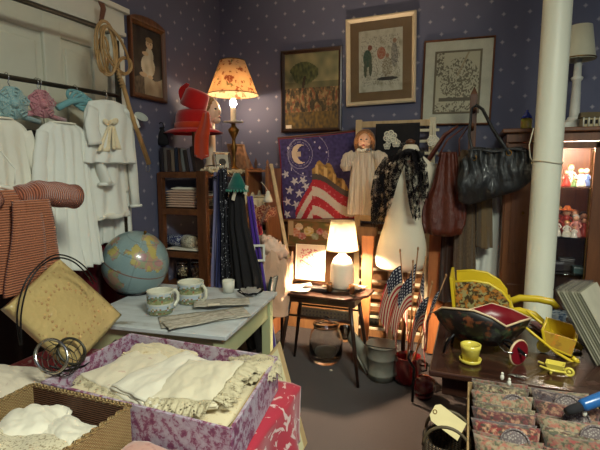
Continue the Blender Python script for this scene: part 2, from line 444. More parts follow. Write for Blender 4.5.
def art_map(u, v):
    n2 = nz(u*34, v*40, 0, 9); c = rgb(196, 188, 160)
    if u < .04 or u > .96 or v < .03 or v > .97: return rgb(120, 108, 84)
    if (u < .2 and v > .6) and n2 > .02: c = rgb(112, 102, 82)
    r = sqrt(((u-.55)/.42)**2+((v-.52)/.36)**2)
    if r < 1 and n2 > -.12+.25*r: c = mixc(rgb(150, 140, 114), rgb(112, 104, 84), .5+n2)
    if .2 < v < .26 and .12 < u < .85: c = rgb(110, 100, 80)
    if v < .17 and n2 > .15: c = rgb(120, 110, 90)
    if abs(u-.5-.6*(v-.6)) < .02 and v > .6: c = rgb(170, 150, 118)
    return c
def art_child(u, v):
    n = nz(u*6, v*6, 0, 11); c = mixc(rgb(36, 28, 24), rgb(60, 48, 38), .5+n)
    if v < .22+.05*sin(u*6): c = mixc(rgb(120, 100, 78), rgb(84, 68, 52), .5+nz(u*15, v*15))
    if u > .35 and v < .32+.08*sin(u*5+1): c = mixc(rgb(176, 160, 132), rgb(140, 118, 92), .5+n)
    if blob(u, v, .5, .44, .24, .17) or blob(u, v, .56, .6, .14, .13): c = mixc(rgb(206, 196, 172), rgb(166, 154, 130), .5+n)
    if blob(u, v, .33, .3, .13, .035) or blob(u, v, .57, .28, .09, .03) or blob(u, v, .42, .62, .11, .03): c = rgb(198, 168, 132)
    if blob(u, v, .57, .78, .12, .075): c = rgb(204, 176, 142)
    if blob(u, v, .57, .84, .12, .04): c = rgb(150, 122, 84)
    if blob(u, v, .53, .78, .015, .01) or blob(u, v, .62, .78, .015, .01): c = rgb(60, 44, 36)
    return c
def onback(x0, y0, x1, y1, Y=3.93):
    a = at(x0, y0, Y=Y); b = at(x1, y1, Y=Y); return V(((a.x+b.x)/2, Y, (a.z+b.z)/2)), abs(b.x-a.x), abs(b.z-a.z)
c, w, h = onback(282, 52, 342, 131, 3.945)
tp = picture('framed_painting', 'dark framed painting of a crowd under a tree, above the moon banner', c, w, h, .032, .03, M_dark, art_crowd, glassy=False)
g = G(); q = c+V((-w/2+.07, -.018, -h/2+.05)); g.box(q, (.055, .003, .03)); tag(g.build('price_label', M_paper, tp), 'small white price label in lower corner')
c, w, h = onback(347.5, 20, 415, 103, 3.945)
picture('framed_print', 'cream framed print of costumed figures, highest in the back wall row', c, w, h, .034, .035, plain('cream_gilt', rgb(196, 180, 150), .5), art_figures, roll=radians(1.2),
        mat_mat=plain('brown_mount', rgb(132, 104, 70), .8), matw=.075, glassy=True, nres=90)
c, w, h = onback(424, 42, 491, 124, 3.945)
picture('framed_engraving', 'thin brown framed engraving with wide cream mount, behind the wooden coat post', c, w, h, .014, .022, M_wd, art_map, roll=radians(-.8),
        mat_mat=plain('cream_mount', rgb(206, 202, 180), .8), matw=.075, glassy=True, nres=90)
a = at(128, 57, X=XL); b = at(163, 66, X=XL); z1 = at(147, 25, X=XL).z; z0 = at(147, 100, X=XL).z
picture('framed_portrait', 'brown framed picture of a seated small child, on the side wall', V((XL+.003, (a.y+b.y)/2, (z0+z1)/2)), b.y-a.y, z1-z0, .035, .03, M_wd, art_child, normal=(1, 0, 0), top_arch=.04, nres=80)
# ---------------------------------------------------------------- cloth helpers
def interp(keys, t):
    for a, b in zip(keys, keys[1:]):
        if t <= b[0] or b is keys[-1]:
            f = 0 if b[0] == a[0] else (t-a[0])/(b[0]-a[0]); f = max(0, min(1, f)); f = f*f*(3-2*f)*.5+f*.5
            return [a[i]*(1-f)+b[i]*f for i in range(1, len(a))]
def garment(g, keys, x, wd=(0, 1), folds=9, amp=.012, ph=0, mi=0, n=72, m=36, seed=0, cap=True):
    """keys: (z_top..z_bottom as t 0..1 , z, centre along width, half width, half depth, depth centre offset)"""
    wx, wy = wd; dx, dy = wy, -wx                     # depth direction
    rings = []
    for i in range(m+1):
        t = i/m; z, c, hw, hd, off = interp(keys, t); r = []
        for j in range(n):
            a = 2*pi*j/n; fa = amp*(t**.8)*(sin(folds*a+ph+1.6*nz(t*2, a, 0, seed))+.6*nz(cos(a)*3, sin(a)*3, t*1.5, seed+3)*2)
            cc = cos(a); ss = sin(a); k = 1+fa/max(hd, .02)*.5
            u = c+hw*cc*(1+fa*1.2); d = off+hd*ss*k+fa*abs(ss)
            r.append((x[0]+wx*u+dx*d, x[1]+wy*u+dy*d, z+.004*sin(folds*a)*(t > .97)))
        rings.append(r)
    return g.loft(rings, mi, True, cap)
def sleeve(g, pts, r, mi=0, n=16, flat=.6, ruff=0):
    m = len(pts); P = []; RR = []
    for i in range(m-1):
        for k in range(5):
            f = k/5; P.append(V(pts[i]).lerp(V(pts[i+1]), f)); RR.append(r[i]*(1-f)+r[i+1]*f)
    P.append(V(pts[-1])); RR.append(r[-1])
    RR = [q*(1+.06*sin(i*1.9)) for i, q in enumerate(RR)]
    return g.tube(P, RR, n, mi, flat=flat)
# ---------------------------------------------------------------- garment rack on the left
RX = -2.05
t = thing('garment_rack', 'dark metal garment rack with two bars in front of the white door', 'clothes rack', (RX, 1.6, 0))
yE = 2.30
g = G(); g.tube([(RX, .75, 1.905), (RX, yE, 1.94)], .012, 10); g.build('hanging_rail', M_darkmetal, t)
g = G(); g.tube([(RX, .75, 2.27), (RX, 2.17, 2.31)], .013, 10); g.build('top_rail', M_darkmetal, t)
for y in (.75, yE):
    g = G(); g.bar((RX, y, .04), (RX, y, 2.27), .035, .02); g.build('upright', M_darkmetal, t, bevel=.003)
    g = G(); g.bar((RX-.2, y, .02), (RX+.16, y, .02), .04, .04); g.build('foot', M_darkmetal, t, bevel=.003)
g = G(); g.bar((RX, .75, .08), (RX, yE, .08), .03); g.build('lower_rail', M_darkmetal, t)
def hook(g, y, x=RX, zt=1.93, zb=1.86, r=.0025):
    g.tube([(x-.018, y, zt), (x-.012, y, zt+.014), (x, y, zt+.02), (x+.012, y, zt+.012), (x+.016, y, zt-.006), (x+.006, y, zt-.025), (x+.02, y, zb)], r, 6)
def yx(px, py, X): return at(px, py, X=X)
# padded baby hangers with crocheted round tops
def baby_hanger(px, py, r, mat, label, X=-2.02, shape=0):
    p = yx(px, py, X); t = thing('baby_hanger', label, 'clothes hanger', p, 'crocheted baby hangers')
    g = G(); hook(g, p.y, zt=1.905+.023*(p.y-.75), zb=p.z+r*.9); g.build('hook', M_chrome, t)
    g = G()
    if shape == 0:
        g.lathe([(.001, -.006), (r*.97, -.005), (r*.97, .005), (.001, .006)], 30, M=Matrix.Translation(p) @ Matrix.Rotation(pi/2, 4, 'Y'))
        for k in range(4):
            rr = r*(1-.24*k)
            g.tube([(p.x+.012*sin(6*a), p.y+rr*cos(a)+.004*sin(9*a+k), p.z+rr*.95*sin(a)) for a in [2*pi*i/28 for i in range(28)]], r*.055, 7, closed=True)
        for k in range(12):
            a = 2*pi*k/12; g.tube([(p.x, p.y, p.z), (p.x+.012, p.y+r*cos(a), p.z+r*.95*sin(a))], .003, 5)
    else:
        for k in range(5):
            g.tube([(p.x+.01*cos(k+a*2), p.y-.03+.02*k+(.06-.006*k)*cos(a), p.z-.012*k+.03+(.026+.004*k)*sin(a)) for a in [2*pi*i/18 for i in range(18)]], .009, 6, closed=True)
        g.tube([(p.x, p.y-.15, p.z-.05), (p.x+.01, p.y-.08, p.z-.01), (p.x, p.y, p.z+.01), (p.x+.01, p.y+.09, p.z-.015), (p.x, p.y+.17, p.z-.06)], .017, 9)
    g.build('crocheted_head' if shape == 0 else 'padded_bar', mat, t)
    if shape == 0:
        g = G(); g.ball((p.x+.01, p.y, p.z), (.02, r*.3, r*.3), 12)
        g.tube([(p.x-.02, p.y-.15, p.z-r*.95), (p.x-.02, p.y, p.z-r*.6), (p.x-.02, p.y+.15, p.z-r*.95)], .014, 8); g.build('padded_bar', mat, t)
    return t
M_bl = fabric('pale_blue_yarn', rgb(130, 168, 172), .2, big=50, c2=rgb(190, 196, 176), thresh=(.5, .62)); M_pk = fabric('dusty_pink_yarn', rgb(176, 112, 122), .2, big=50, c2=rgb(206, 164, 160), thresh=(.5, .62))
M_teal = fabric('turquoise_yarn', rgb(112, 162, 166), .2, big=50)
baby_hanger(13, 103, .076, M_bl, 'round pale blue crocheted baby hanger, leftmost above the white gowns')
baby_hanger(42, 104, .070, M_pk, 'round dusty pink crocheted baby hanger above the white gowns')
baby_hanger(80, 102, .05, M_teal, 'turquoise padded hanger holding the blouse with the bow', shape=1)
# long white christening gowns
def gown(name, label, yc, hw, ztop, zbot, X, mat, flare=1.5, sl=None, seed=0, folds=13, amp=.016, neck=.07, collar=None, extra=None, shoulder=.15, cat='dress'):
    t = thing(name, label, cat, (X, yc, zbot), 'baby clothes hung on the rack'); g = G()
    keys = [(0, ztop, yc, neck, .02, 0), (.04, ztop-.02, yc, shoulder*.8, .028, 0), (.10, ztop-.05, yc, shoulder, .035, 0), (.2, ztop-.13, yc, shoulder*.92, .04, 0), (1, zbot, yc, hw*flare, .05, 0)]
    garment(g, keys, (X, 0), (0, 1), folds, amp, seed, seed=seed); g.build('bodice_and_skirt', mat, t)
    if sl:
        for s in (-1, 1):
            if s not in sl: continue
            L, r0, r1, out = sl[s]; g = G()
            a = (X+.01, yc+s*shoulder*.86, ztop-.055); b = (X+.02, yc+s*(shoulder+out*.5), ztop-.06-L*.5); c = (X+.025, yc+s*(shoulder+out), ztop-.06-L)
            sleeve(g, [a, b, c], [r0*.95, r0, r1]); 
            g.lathe([(r1*1.1, -.012), (r1*1.25, -.004), (r1*1.1, .006)], 14, c, sq=(.65, 1))
            g.build('sleeve', mat, t)
    g = G(); g.tube([(X+.03*sin(a), yc+neck*1.05*cos(a), ztop-.004) for a in [2*pi*i/20 for i in range(20)]], .006, 6, closed=True); g.build('lace_collar', M_linen3, t)
    if extra: extra(t)
    return t
yA = yx(10, 130, -1.99).y; yB = yx(50, 130, -1.98).y
zA = yx(10, 118, -1.99).z
z_hemA = yx(20, 262, -1.99).z; z_hemB = yx(75, 268, -1.98).z
gown('christening_gown', 'long plain white baby gown under the round blue hanger, cut by the left edge', yA-.05, .17, zA, z_hemA, -2.005, M_gown2, 1.1, {1: (.34, .035, .045, .05)}, 1, 11)
gown('christening_gown', 'long white pleated baby gown under the round pink hanger', yB+.075, .17, zA+.005, z_hemB, -1.975, M_gown, 1.22, {1: (.26, .034, .045, .10), -1: (.26, .034, .042, .03)}, 4, 15, .02)
# smocking on the pink-hanger gown shoulder
# blouse with the bow + plain skirt slip
yb = yx(108, 130, -1.97).y; zb0 = yx(104, 104, -1.97).z; zb1 = yx(105, 163, -1.97).z; zs1 = yx(110, 217, -1.97).z
def bow(t):
    c = yx(111, 122, -1.90); g = G()
    for s in (-1, 1): g.ball((0, 0, 0), (.008, .032, .018), 12, M=Matrix.Translation(c+V((0, s*.03, .006*s))) @ Matrix.Rotation(s*.4, 4, 'X'))
    g.ball(c, (.014, .012, .013), 10); g.build('bow', M_linen2, t)
    g = G()
    g.sheet(lambda u, v: (c.x-.003+.01*sin(u*9), c.y-.012-.06*v*(1-.2*u)+(u-.5)*.055*(.4+v), c.z-.02-.145*v), 8, 10, .004)
    g.sheet(lambda u, v: (c.x+.002+.008*sin(u*7), c.y+.01+.02*v+(u-.5)*.05*(.4+v), c.z-.02-.13*v), 8, 10, .004); g.build('bow_tail', M_linen2, t)
t = thing('baby_blouse', 'short white baby blouse with a cream bow on its front', 'blouse', (-1.96, yb, zb1), 'baby clothes hung on the rack')
g = G(); garment(g, [(0, zb0+.02, yb-.0, .05, .02, 0), (.10, zb0-.0, yb, .15, .03, 0), (.3, zb0-.06, yb, .185, .035, 0), (1, zb1, yb-.01, .205, .045, 0)], (-1.95, 0), (0, 1), 9, .012, 2); g.build('body', M_gown, t)
g = G(); sleeve(g, [(-1.95, yb+.10, zb0-.02), (-1.94, yb+.16, zb0-.06), (-1.93, yb+.185, zb0-.12)], [.036, .044, .042], flat=.5); g.build('sleeve', M_gown, t)
g = G(); sleeve(g, [(-1.94, yb-.13, zb0-.04), (-1.92, yb-.17, zb0-.14), (-1.91, yb-.16, zb0-.235)], [.04, .048, .05], flat=.45); g.build('sleeve', M_gown, t)
bow(t)
t = thing('petticoat', 'plain white child slip below the blouse with the bow', 'skirt', (-1.985, yb, zs1), 'baby clothes hung on the rack')
g = G(); garment(g, [(0, zb1+.25, yb, .10, .02, 0), (.3, zb1+.1, yb+.0, .14, .03, 0), (1, zs1, yb+.01, .165, .04, 0)], (-2.01, 0), (0, 1), 7, .013, 5); g.build('skirt', M_gown, t)
g = G(); garment(g, [(0, zs1+.02, yb+.01, .168, .042, 0), (1, zs1-.012, yb+.01, .172, .044, 0)], (-2.01, 0), (0, 1), 7, .013, 5, m=3); g.build('hem', M_gown2, t)
# white jacket sleeve, and a petticoat behind
ys = yx(133, 150, -2.0).y; zt = yx(133, 108, -2.0).z; zb = yx(138, 207, -2.0).z
t = thing('christening_jacket', 'white baby jacket with a long straight sleeve, at the right end of the rack', 'jacket', (-2.03, ys-.05, zb), 'baby clothes hung on the rack')
g = G(); garment(g, [(0, zt+.02, ys-.14, .05, .02, 0), (.2, zt-.05, ys-.13, .12, .03, 0), (1, zb+.1, ys-.13, .12, .035, 0)], (-2.05, 0), (0, 1), 7, .01, 1); g.build('body', M_gown2, t)
g = G(); sleeve(g, [(-2.03, ys-.03, zt-.03), (-2.02, ys+.0, zt-.16), (-2.02, ys+.025, zb)], [.034, .036, .036], flat=.6); g.lathe([(.046, 0), (.05, .008), (.046, .016)], 14, (-2.02, ys+.025, zb), sq=(.7, 1)); g.build('sleeve', M_gown, t)
yp = yx(118, 228, -2.07).y; zp = yx(115, 242, -2.07).z
gown('christening_gown', 'white baby gown hanging farthest back, its hem just above the globe', yp, .12, zp+.75, zp, -2.11, M_gown, 1.15, None, 8, 9)
# dark clothes behind them
def darkgown(label, px, mat, hw, X, zt, zb, seed):
    y = yx(px, 200, X).y; t = thing('hanging_dress', label, 'dress', (X, y, zb), 'dark clothes at the back of the rack'); g = G()
    garment(g, [(0, zt, y, .05, .02, 0), (.08, zt-.05, y, hw*.8, .03, 0), (1, zb, y, hw, .035, 0)], (X, 0), (0, 1), 9, .012, seed, m=24); g.build('body', mat, t)
    g = G(); hook(g, y, x=RX, zt=1.905+.023*(y-.75), zb=zt); g.build('hook', M_chrome, t)
darkgown('dark red dress hanging behind the white baby gowns, beside the globe', 96, fabric('dark_red_velvet', rgb(92, 18, 30)), .26, -2.16, 1.72, .42, 3)
darkgown('black-brown coat hanging behind the gowns, lower left', 30, fabric('brown_black_wool', rgb(44, 30, 28)), .30, -2.17, 1.70, .42, 6)
# rust knitted cardigan
def knit():
    k = NT('rust_knit'); co = k.coord(); w = k.wave(k.map(co, (1, 1, 1)), 32, .8, 'Z'); w2 = k.noise(co, 160, 3)
    f = k.math('ADD', k.math('MULTIPLY', w, .7), k.math('MULTIPLY', w2, .5))
    k.col(k.ramp(f, [(.2, rgb(112, 62, 40)), (.75, rgb(178, 112, 80))])); k.bump(f, .9, .006); k.set(rough=.95, sheen=.3, spec=.1); return k.m
def rib():
    k = NT('rust_rib'); co = k.coord(); w = k.wave(k.map(co, (1, 1, 1)), 38, .4, 'Y'); w2 = k.noise(co, 160, 3)
    f = k.math('ADD', k.math('MULTIPLY', w, .7), k.math('MULTIPLY', w2, .4))
    k.col(k.ramp(f, [(.2, rgb(116, 60, 40)), (.75, rgb(186, 110, 82))])); k.bump(f, 1, .008); k.set(rough=.95, sheen=.3, spec=.1); return k.m
M_knit = knit(); M_rib = rib()
X = -1.72; a = yx(0, 200, X); e = yx(62, 190, X); zb = yx(30, 284, X).z; zt = yx(30, 184, X).z
t = thing('knitted_cardigan', 'rust brown ribbed knitted baby cardigan hanging at the left edge', 'cardigan', (X, a.y, zb))
ycc = yx(4, 230, X).y; yr = yx(44, 200, X).y
g = G(); garment(g, [(0, zt-.02, ycc, .06, .025, 0), (.15, zt-.045, ycc, .15, .04, 0), (.5, zt-.2, ycc, .17, .05, 0), (1, zb, ycc-.01, .20, .055, 0)], (X, 0), (0, 1), 4, .012, 2, m=40); g.build('body', M_knit, t)
g = G(); sleeve(g, [(X+.02, ycc+.05, zt-.05), (X+.05, ycc+.13, zt-.035), (X+.07, e.y, zt-.06)], [.055, .065, .068], flat=.8, n=20); g.build('sleeve', M_rib, t)
g = G(); sleeve(g, [(X+.02, ycc-.05, zt-.05), (X+.04, ycc-.18, zt-.06), (X+.06, ycc-.27, zt-.09)], [.055, .06, .06], flat=.8, n=20); g.build('sleeve', M_rib, t)
g = G(); 
for s in (0, 1):
    g.sheet(lambda u, v: (X+.085+.012*sin(v*5+s)+.01*u, ycc+.03+s*.04+(u-.5)*.10*(1+.8*v)+.05*v*(s-.3), zt-.06-(zt-.06-zb+.01)*v), 8, 24, .016)
g.build('front_panel', M_knit, t)
g = G(); hk = 1.905+.023*(ycc-.75)
g.tube([(RX-.01, ycc+.1, hk+.02), (RX+.02, ycc+.1, hk+.02), (RX+.16, ycc+.09, zt+.2), (X, ycc+.07, zt+.06), (X, ycc+.06, zt-.0)], .003, 6)
g.tube([(X, ycc-.13, zt-.04), (X, ycc, zt-.005), (X, ycc+.13, zt-.04)], .009, 8); g.build('hanger', M_white, t)
# carpet beater of bent cane hanging from a strap
def B(px, py, X=-2.06): return at(px, py, X=X)
t = thing('carpet_beater', 'cane carpet beater with looped head hanging beside the garment rack', 'carpet beater', B(122, 120, -2.0))
g = G(); Xb = -1.91
def loop(c, rx, ry, rot, n=26, ph=0, w=.02):
    r = []
    for i in range(n):
        a = 2*pi*i/n; u = rx*cos(a); v = ry*sin(a); u, v = u*cos(rot)-v*sin(rot), u*sin(rot)+v*cos(rot)
        p = B(c[0]+u, c[1]+v, Xb+w*sin(2*a+ph)); r.append(p)
    return r
for c, rx, ry, rot, ph in (((106, 48), 11, 28, -.12, 0), ((108, 50), 6.5, 25, -.1, 1), ((115, 50), 10, 27, -.45, 2), ((103, 54), 6, 18, .0, 3), ((124, 66), 8, 9, .2, 1)):
    for d in (0, 1.6): g.tube(loop((c[0]+d*.5, c[1]), rx-d, ry-d, rot, ph=ph), .0052, 7, closed=True)
M_cane = wood('cane', rgb(138, 102, 60), rgb(186, 150, 98), rough=.5)
g.build('looped_head', M_cane, t)
g = G(); g.tube([B(116, 66, Xb), B(123, 85, Xb), B(130, 110, Xb), B(149, 164, Xb)], [.010, .013, .013, .015], 10)
for k in range(6): g.tube([B(118+k*.9, 72+k*3, Xb)+V((.013*sin(a), .013*cos(a), 0)) for a in [2*pi*i/10 for i in range(10)]], .003, 5, closed=True)
g.build('handle', M_cane, t)
g = G(); g.tube([B(148.5+2*sin(a)-.5, 168+4*cos(a), Xb) for a in [2*pi*i/14 for i in range(14)]], .002, 6, closed=True); g.build('hanging_loop', M_chrome, t)
g = G()
pp = [B(101, 2, -2.12), B(103.5, 6, -2.11), B(103, 14, -2.02), B(101, 22, -1.92), B(105, 21, -1.92)]
g.sheet(lambda u, v: pp[0].lerp(pp[1], min(1, v*3)).lerp(pp[2].lerp(pp[3], max(0, v*1.5-.5)), v)+V((.0, (u-.5)*.05*(1-.4*v), 0)), 4, 12, .004); g.build('strap', plain('brown_leather', rgb(104, 58, 36), .45), t)
g = G(); e = B(142, 117, -2.1)
g.lathe([(.001, -.006), (.018, -.006), (.03, .004), (.029, .007), (.016, -.001), (.001, -.001)], 20, (0, 0, 0), M=Matrix.Translation(B(141, 117, -2.2)) @ Matrix.Rotation(1.0, 4, 'Y') @ Matrix.Diagonal((1.3, 2.2, 1, 1)))
g.tube([B(141, 117, -2.2)+V((0, 0, .0)), V((XL+.004, B(141, 117, -2.2).y, e.z+.02))], .003, 5)
tag(g.build('porcelain_dish', plain('porcelain', rgb(190, 204, 200), .2), None, loc=V((XL+.01, e.y, e.z))), 'small oval pale porcelain dish mounted on the side wall beside the cane handle', 'dish')
# ---------------------------------------------------------------- wooden shelf unit in the corner
SX0, SX1, SY0, SY1, SH = -2.27, -1.84, 2.92, 3.84, 1.475
t = thing('shelf_unit', 'brown wooden open shelf unit in the corner, crowded with linens', 'shelves', ((SX0+SX1)/2, (SY0+SY1)/2, 0))
for x in (SX0+.02, SX1-.022):
    for y in (SY0+.022, SY1-.022):
        g = G(); hi = SH+.005 if (x > -2 and y < 3) else SH-.01
        pw = .08 if (x > -2 and y < 3) else .045; g.box((x-(pw-.045)/2, y, hi/2), (pw, .045, hi)); g.build('post', M_wd, t, bevel=.004)
for y in (SY1-.02,):
    g = G(); g.lathe([(.018, 0), (.02, .02), (.01, .04), (.016, .07), (.002, .12)], 12, (SX1-.022, y, SH)); g.build('finial', M_wd, t)
shz = [.22, .60, .88, 1.13, 1.30, SH-.03]
shz = [.22, .60, at(175, 252, Y=SY0).z, at(175, 209, Y=SY0).z, at(175, 172, Y=SY0).z]
for z in shz:
    g = G(); g.box(((SX0+SX1)/2, (SY0+SY1)/2, z-.01), (SX1-SX0-.02, SY1-SY0-.01, .02)); g.box(((SX0+SX1)/2, SY0+.008, z-.022), (SX1-SX0-.05, .016, .045)); g.box((SX1-.008, (SY0+SY1)/2, z-.02), (.016, SY1-SY0-.05, .04))
    g.build('shelf_board', M_wdY, t, bevel=.003)
shz3, shz4, shzT = shz[2], shz[3], shz[4]
g = G(); g.box((SX1-.01, (SY0+SY1)/2, shz4+.09), (.012, SY1-SY0-.06, .02)); g.build('rail', M_wdY, t, bevel=.002)
# folded cloth slab
def fold(g, c, w, d, layers, th=.02, seed=0, rz=0, mi=0, droop=0, n=18):
    Mx = Matrix.Translation(c) @ Matrix.Rotation(rz, 4, 'Z')
    for L in range(layers):
        z = L*th+th/2; wx = w*(1-.04*nz(L, seed)); dx = d*(1-.05*nz(L, seed+2)); ox = .01*nz(L*3.1, 1, 0, seed); oy = .01*nz(L*2.3, 2, 0, seed)
        rings = []
        m = 10
        # superellipsoid-like slab with wrinkles
        def P(u, v, top):
            x = (u-.5)*wx; y = (v-.5)*dx; e = min(1, 8*min(u, 1-u))**.5*min(1, 8*min(v, 1-v))**.5
            wr = .16*th*nz(x*22, y*22, L, seed)+.35*th*nz(x*7, y*7, L*.7, seed+1)*(1 if top else .3)
            dr = -droop*(max(0, abs(u-.5)*2-.8)/.2)**2
            return (x+ox, y+oy, z+(1 if top else -1)*th*.47*max(e, .12)+(wr if top and L == layers-1 else wr*.2)+dr)
        vs = []; N = n+1
        for top in (1, 0):
            for j in range(N):
                for i in range(N): vs.append(P(i/n, j/n, top))
        fs = []
        for j in range(n):
            for i in range(n):
                a = j*N+i; fs.append((a, a+1, a+N+1, a+N)); b = a+N*N; fs.append((b, b+N, b+N+1, b+1))
        K = N*N
        for i in range(n):
            fs.append((i, K+i, K+i+1, i+1)); a = n*N+i; fs.append((a, a+1, K+a+1, K+a))
            a = i*N; fs.append((a, a+N, K+a+N, K+a)); a = i*N+n; fs.append((a, K+a, K+a+N, a+N))
        g.add(vs, fs, mi, True, None, Mx)
    return g
def folded(name, label, c, w, d, layers, mat, th=.02, seed=0, rz=0, group=None, cat='linen', droop=0):
    g = G(); fold(g, (0, 0, 0), w, d, layers, th, seed, 0, 0, droop)
    o = g.build(name, mat, None, local=True, loc=c); o.rotation_euler.z = rz; return tag(o, label, cat, group)
GL = 'linens on the corner shelves'
folded('folded_linen', 'pinkish white folded cloth on upper shelf, left of the wooden post', (-2.09, 3.06, shz4+.005), .31, .16, 7, fabric('pinkish_linen', rgb(206, 172, 148)), .019, 3, .1, GL)
folded('folded_linen', 'white crumpled doily pile on upper shelf, lying at the front left', (-2.09, 3.04, shz4+.142), .22, .09, 1, M_linen, .02, 9, .2, GL)
folded('folded_linen', 'cream linen stack on upper shelf just right of the wooden post', (-2.02, 3.32, shz4+.005), .30, .30, 5, M_linen2, .016, 5, -.1, GL)
folded('folded_linen', 'ivory lace linen stack on the upper shelf at its lamp-lit far end', (-2.02, 3.65, shz4+.005), .34, .28, 7, M_linen3, .015, 6, .1, GL)
folded('folded_linen', 'thin stack of table cloths on second shelf, at its front left', (-2.07, 3.03, shz3+.005), .34, .18, 1, M_linen3, .02, 8, .05, GL)
# pleated lace overhang
g = G(); zt = shz4+.13; ya = 3.30
g.sheet(lambda u, v: (SX1+.01+.06*v*(1-v)*2+.012*sin(u*22), ya+u*.50, zt+.01-.17*v+.012*sin(u*17)), 30, 8, .004)
tag(g.build('lace_runner', M_linen2, None, loc=(SX1+.02, 3.6, zt-.1)), 'cream lace runner spilling over the upper shelf edge toward the scarves', 'lace cloth', GL)
# rolled blue patterned fabric with a pale lace end
k = NT('blue_print'); co = k.coord(); d = k.vor(co, 90); k.col(k.ramp(d, [(.25, rgb(196, 200, 206)), (.5, rgb(48, 54, 96))])); k.set(rough=.9); M_bprint = k.m
a = at(160, 231, Y=3.0); b = at(188, 229, Y=3.0)
t = thing('fabric_roll', 'navy fabric roll with white speckles on the middle shelf', 'fabric roll', V(((a.x+b.x)/2, 3.02, shz3+.04)))
zr = shz3+.07
g = G(); g.tube([(a.x, 3.03, zr), ((a.x+b.x)/2, 3.03, zr+.004), (b.x-.01, 3.03, zr)], [.044, .047, .046], 18); g.build('rolled_cloth', M_bprint, t)
g = G(); g.tube([(b.x-.04, 3.015, zr+.003), (b.x+.05, 3.0, zr)], [.051, .048], 18); g.build('lace_band', fabric('cream_lace_band', rgb(206, 200, 176), c2=rgb(120, 112, 96), big=30), t)
t = folded('folded_cloth', 'dark blue-grey folded cloth under the navy speckled fabric roll', (-2.12, 3.19, shz3+.026), .26, .10, 4, fabric('slate_cloth', rgb(60, 64, 84)), .018, 4, 0, None, 'cloth')
# glass jars on the lower shelf
def jar(label, c, r, h, contents=None, group=None, lid=True):
    t = thing('glass_jar', label, 'jar', c, group); g = G(); x, y, z = c
    g.lathe([(.001, .002), (r*.95, .002), (r, .015), (r, h*.72), (r*.86, h*.86), (r*.86, h), (r*.80, h), (r*.80, h*.86), (r*.93, h*.71), (r*.93, .02), (.001, .012)], 26, c, cap=False)
    g.build('glass_body', M_glass, t)
    if contents: 
        g = G(); rr = R_
        for i in range(contents[1]):
            a = rr.random()*6.28; q = rr.random()**.5*r*.74
            g.ball((x+q*cos(a), y+q*sin(a), z+.02+r*.16+(h*.55)*i/contents[1]), r*.16, 7)
        g.build('contents', contents[0], t)
    if lid:
        g = G(); g.lathe([(.001, 0), (r*.9, 0), (r*.92, h*.1), (r*.3, h*.13), (.001, h*.13)], 22, (x, y, z+h*1.002)); g.build('lid', M_chrome, t)
    return t
a = at(189, 280, X=-1.99)
zz = .602
jar('glass jar of buttons on the shelf behind the mugs', (-2.0, 3.03, zz), .055, .16, (fabric('mixed_buttons', rgb(150, 130, 110), c2=rgb(90, 60, 50)), 40), 'glass jars on the low shelf')
jar('glass jar on the low shelf, close to the globe', (-2.15, 3.04, zz), .05, .14, (M_linen2, 24), 'glass jars on the low shelf')
# upright records / books standing on top, left
cols = [rgb(40, 34, 40), rgb(96, 88, 84), rgb(60, 44, 40), rgb(120, 104, 90), rgb(34, 40, 56), rgb(84, 60, 48), rgb(110, 112, 110), rgb(50, 40, 36), rgb(90, 84, 96), rgb(44, 32, 30)]
bl = ['dark slim book standing leftmost on the shelf unit top', 'grey slim book, second from the left on the shelf unit top', 'dark brown book, third from the left on the shelf unit top', 'tan book, fourth from the left on the shelf unit top', 'navy book, fifth from the left on the shelf unit top', 'red-brown book, sixth from the left on the shelf unit top', 'pale grey book, seventh from the left below the felt hat', 'blackish book, eighth from the left below the felt hat', 'grey-violet book, ninth from the left below the felt hat', 'dark book nearest the orange ribbon on the shelf unit top']
pp = 0
for i in range(10):
    x = -2.235+i*.033; hh = .17+.03*nz(i*1.7, 0, 0, 3); lean = .16 if i > 5 else .02
    t = thing('book', bl[i], 'book', (x, 3.0, shzT+.002), 'books standing on top of the shelf unit')
    Mx = Matrix.Translation((x, 3.0, shzT+.005)) @ Matrix.Rotation(-lean, 4, 'Y')
    g = G(); 
    for s in (-1, 1): g.box((s*.0105, 0, hh/2), (.003, .12, hh), M=Mx)
    g.box((0, -.0585, hh/2), (.022, .003, hh), M=Mx); g.build('cover', plain('book_cover_%d' % i, cols[i], .6), t, bevel=.001)
    g = G(); g.box((0, .001, hh/2), (.0175, .112, hh-.008), M=Mx); g.build('pages', M_paper, t)
# black drawstring bag on the books
a = at(161, 116, Y=2.99)
t = thing('drawstring_bag', 'small black pouch with a loop handle on the leftmost books', 'pouch', (a.x, 3.0, shzT+.20))
zb = shzT+.205; g = G()
g.lathe([(.001, 0), (.05, .005), (.055, .03), (.04, .08), (.02, .115), (.013, .125), (.022, .14)], 18, (a.x, 3.0, zb), sq=(1, .6)); g.build('pouch_body', M_black, t)
g = G(); g.tube([(a.x-.01+.022*cos(q), 3.0, zb+.15+.026*sin(q)) for q in [2*pi*i/16 for i in range(16)]], .004, 6, closed=True); g.build('loop_handle', M_black, t)
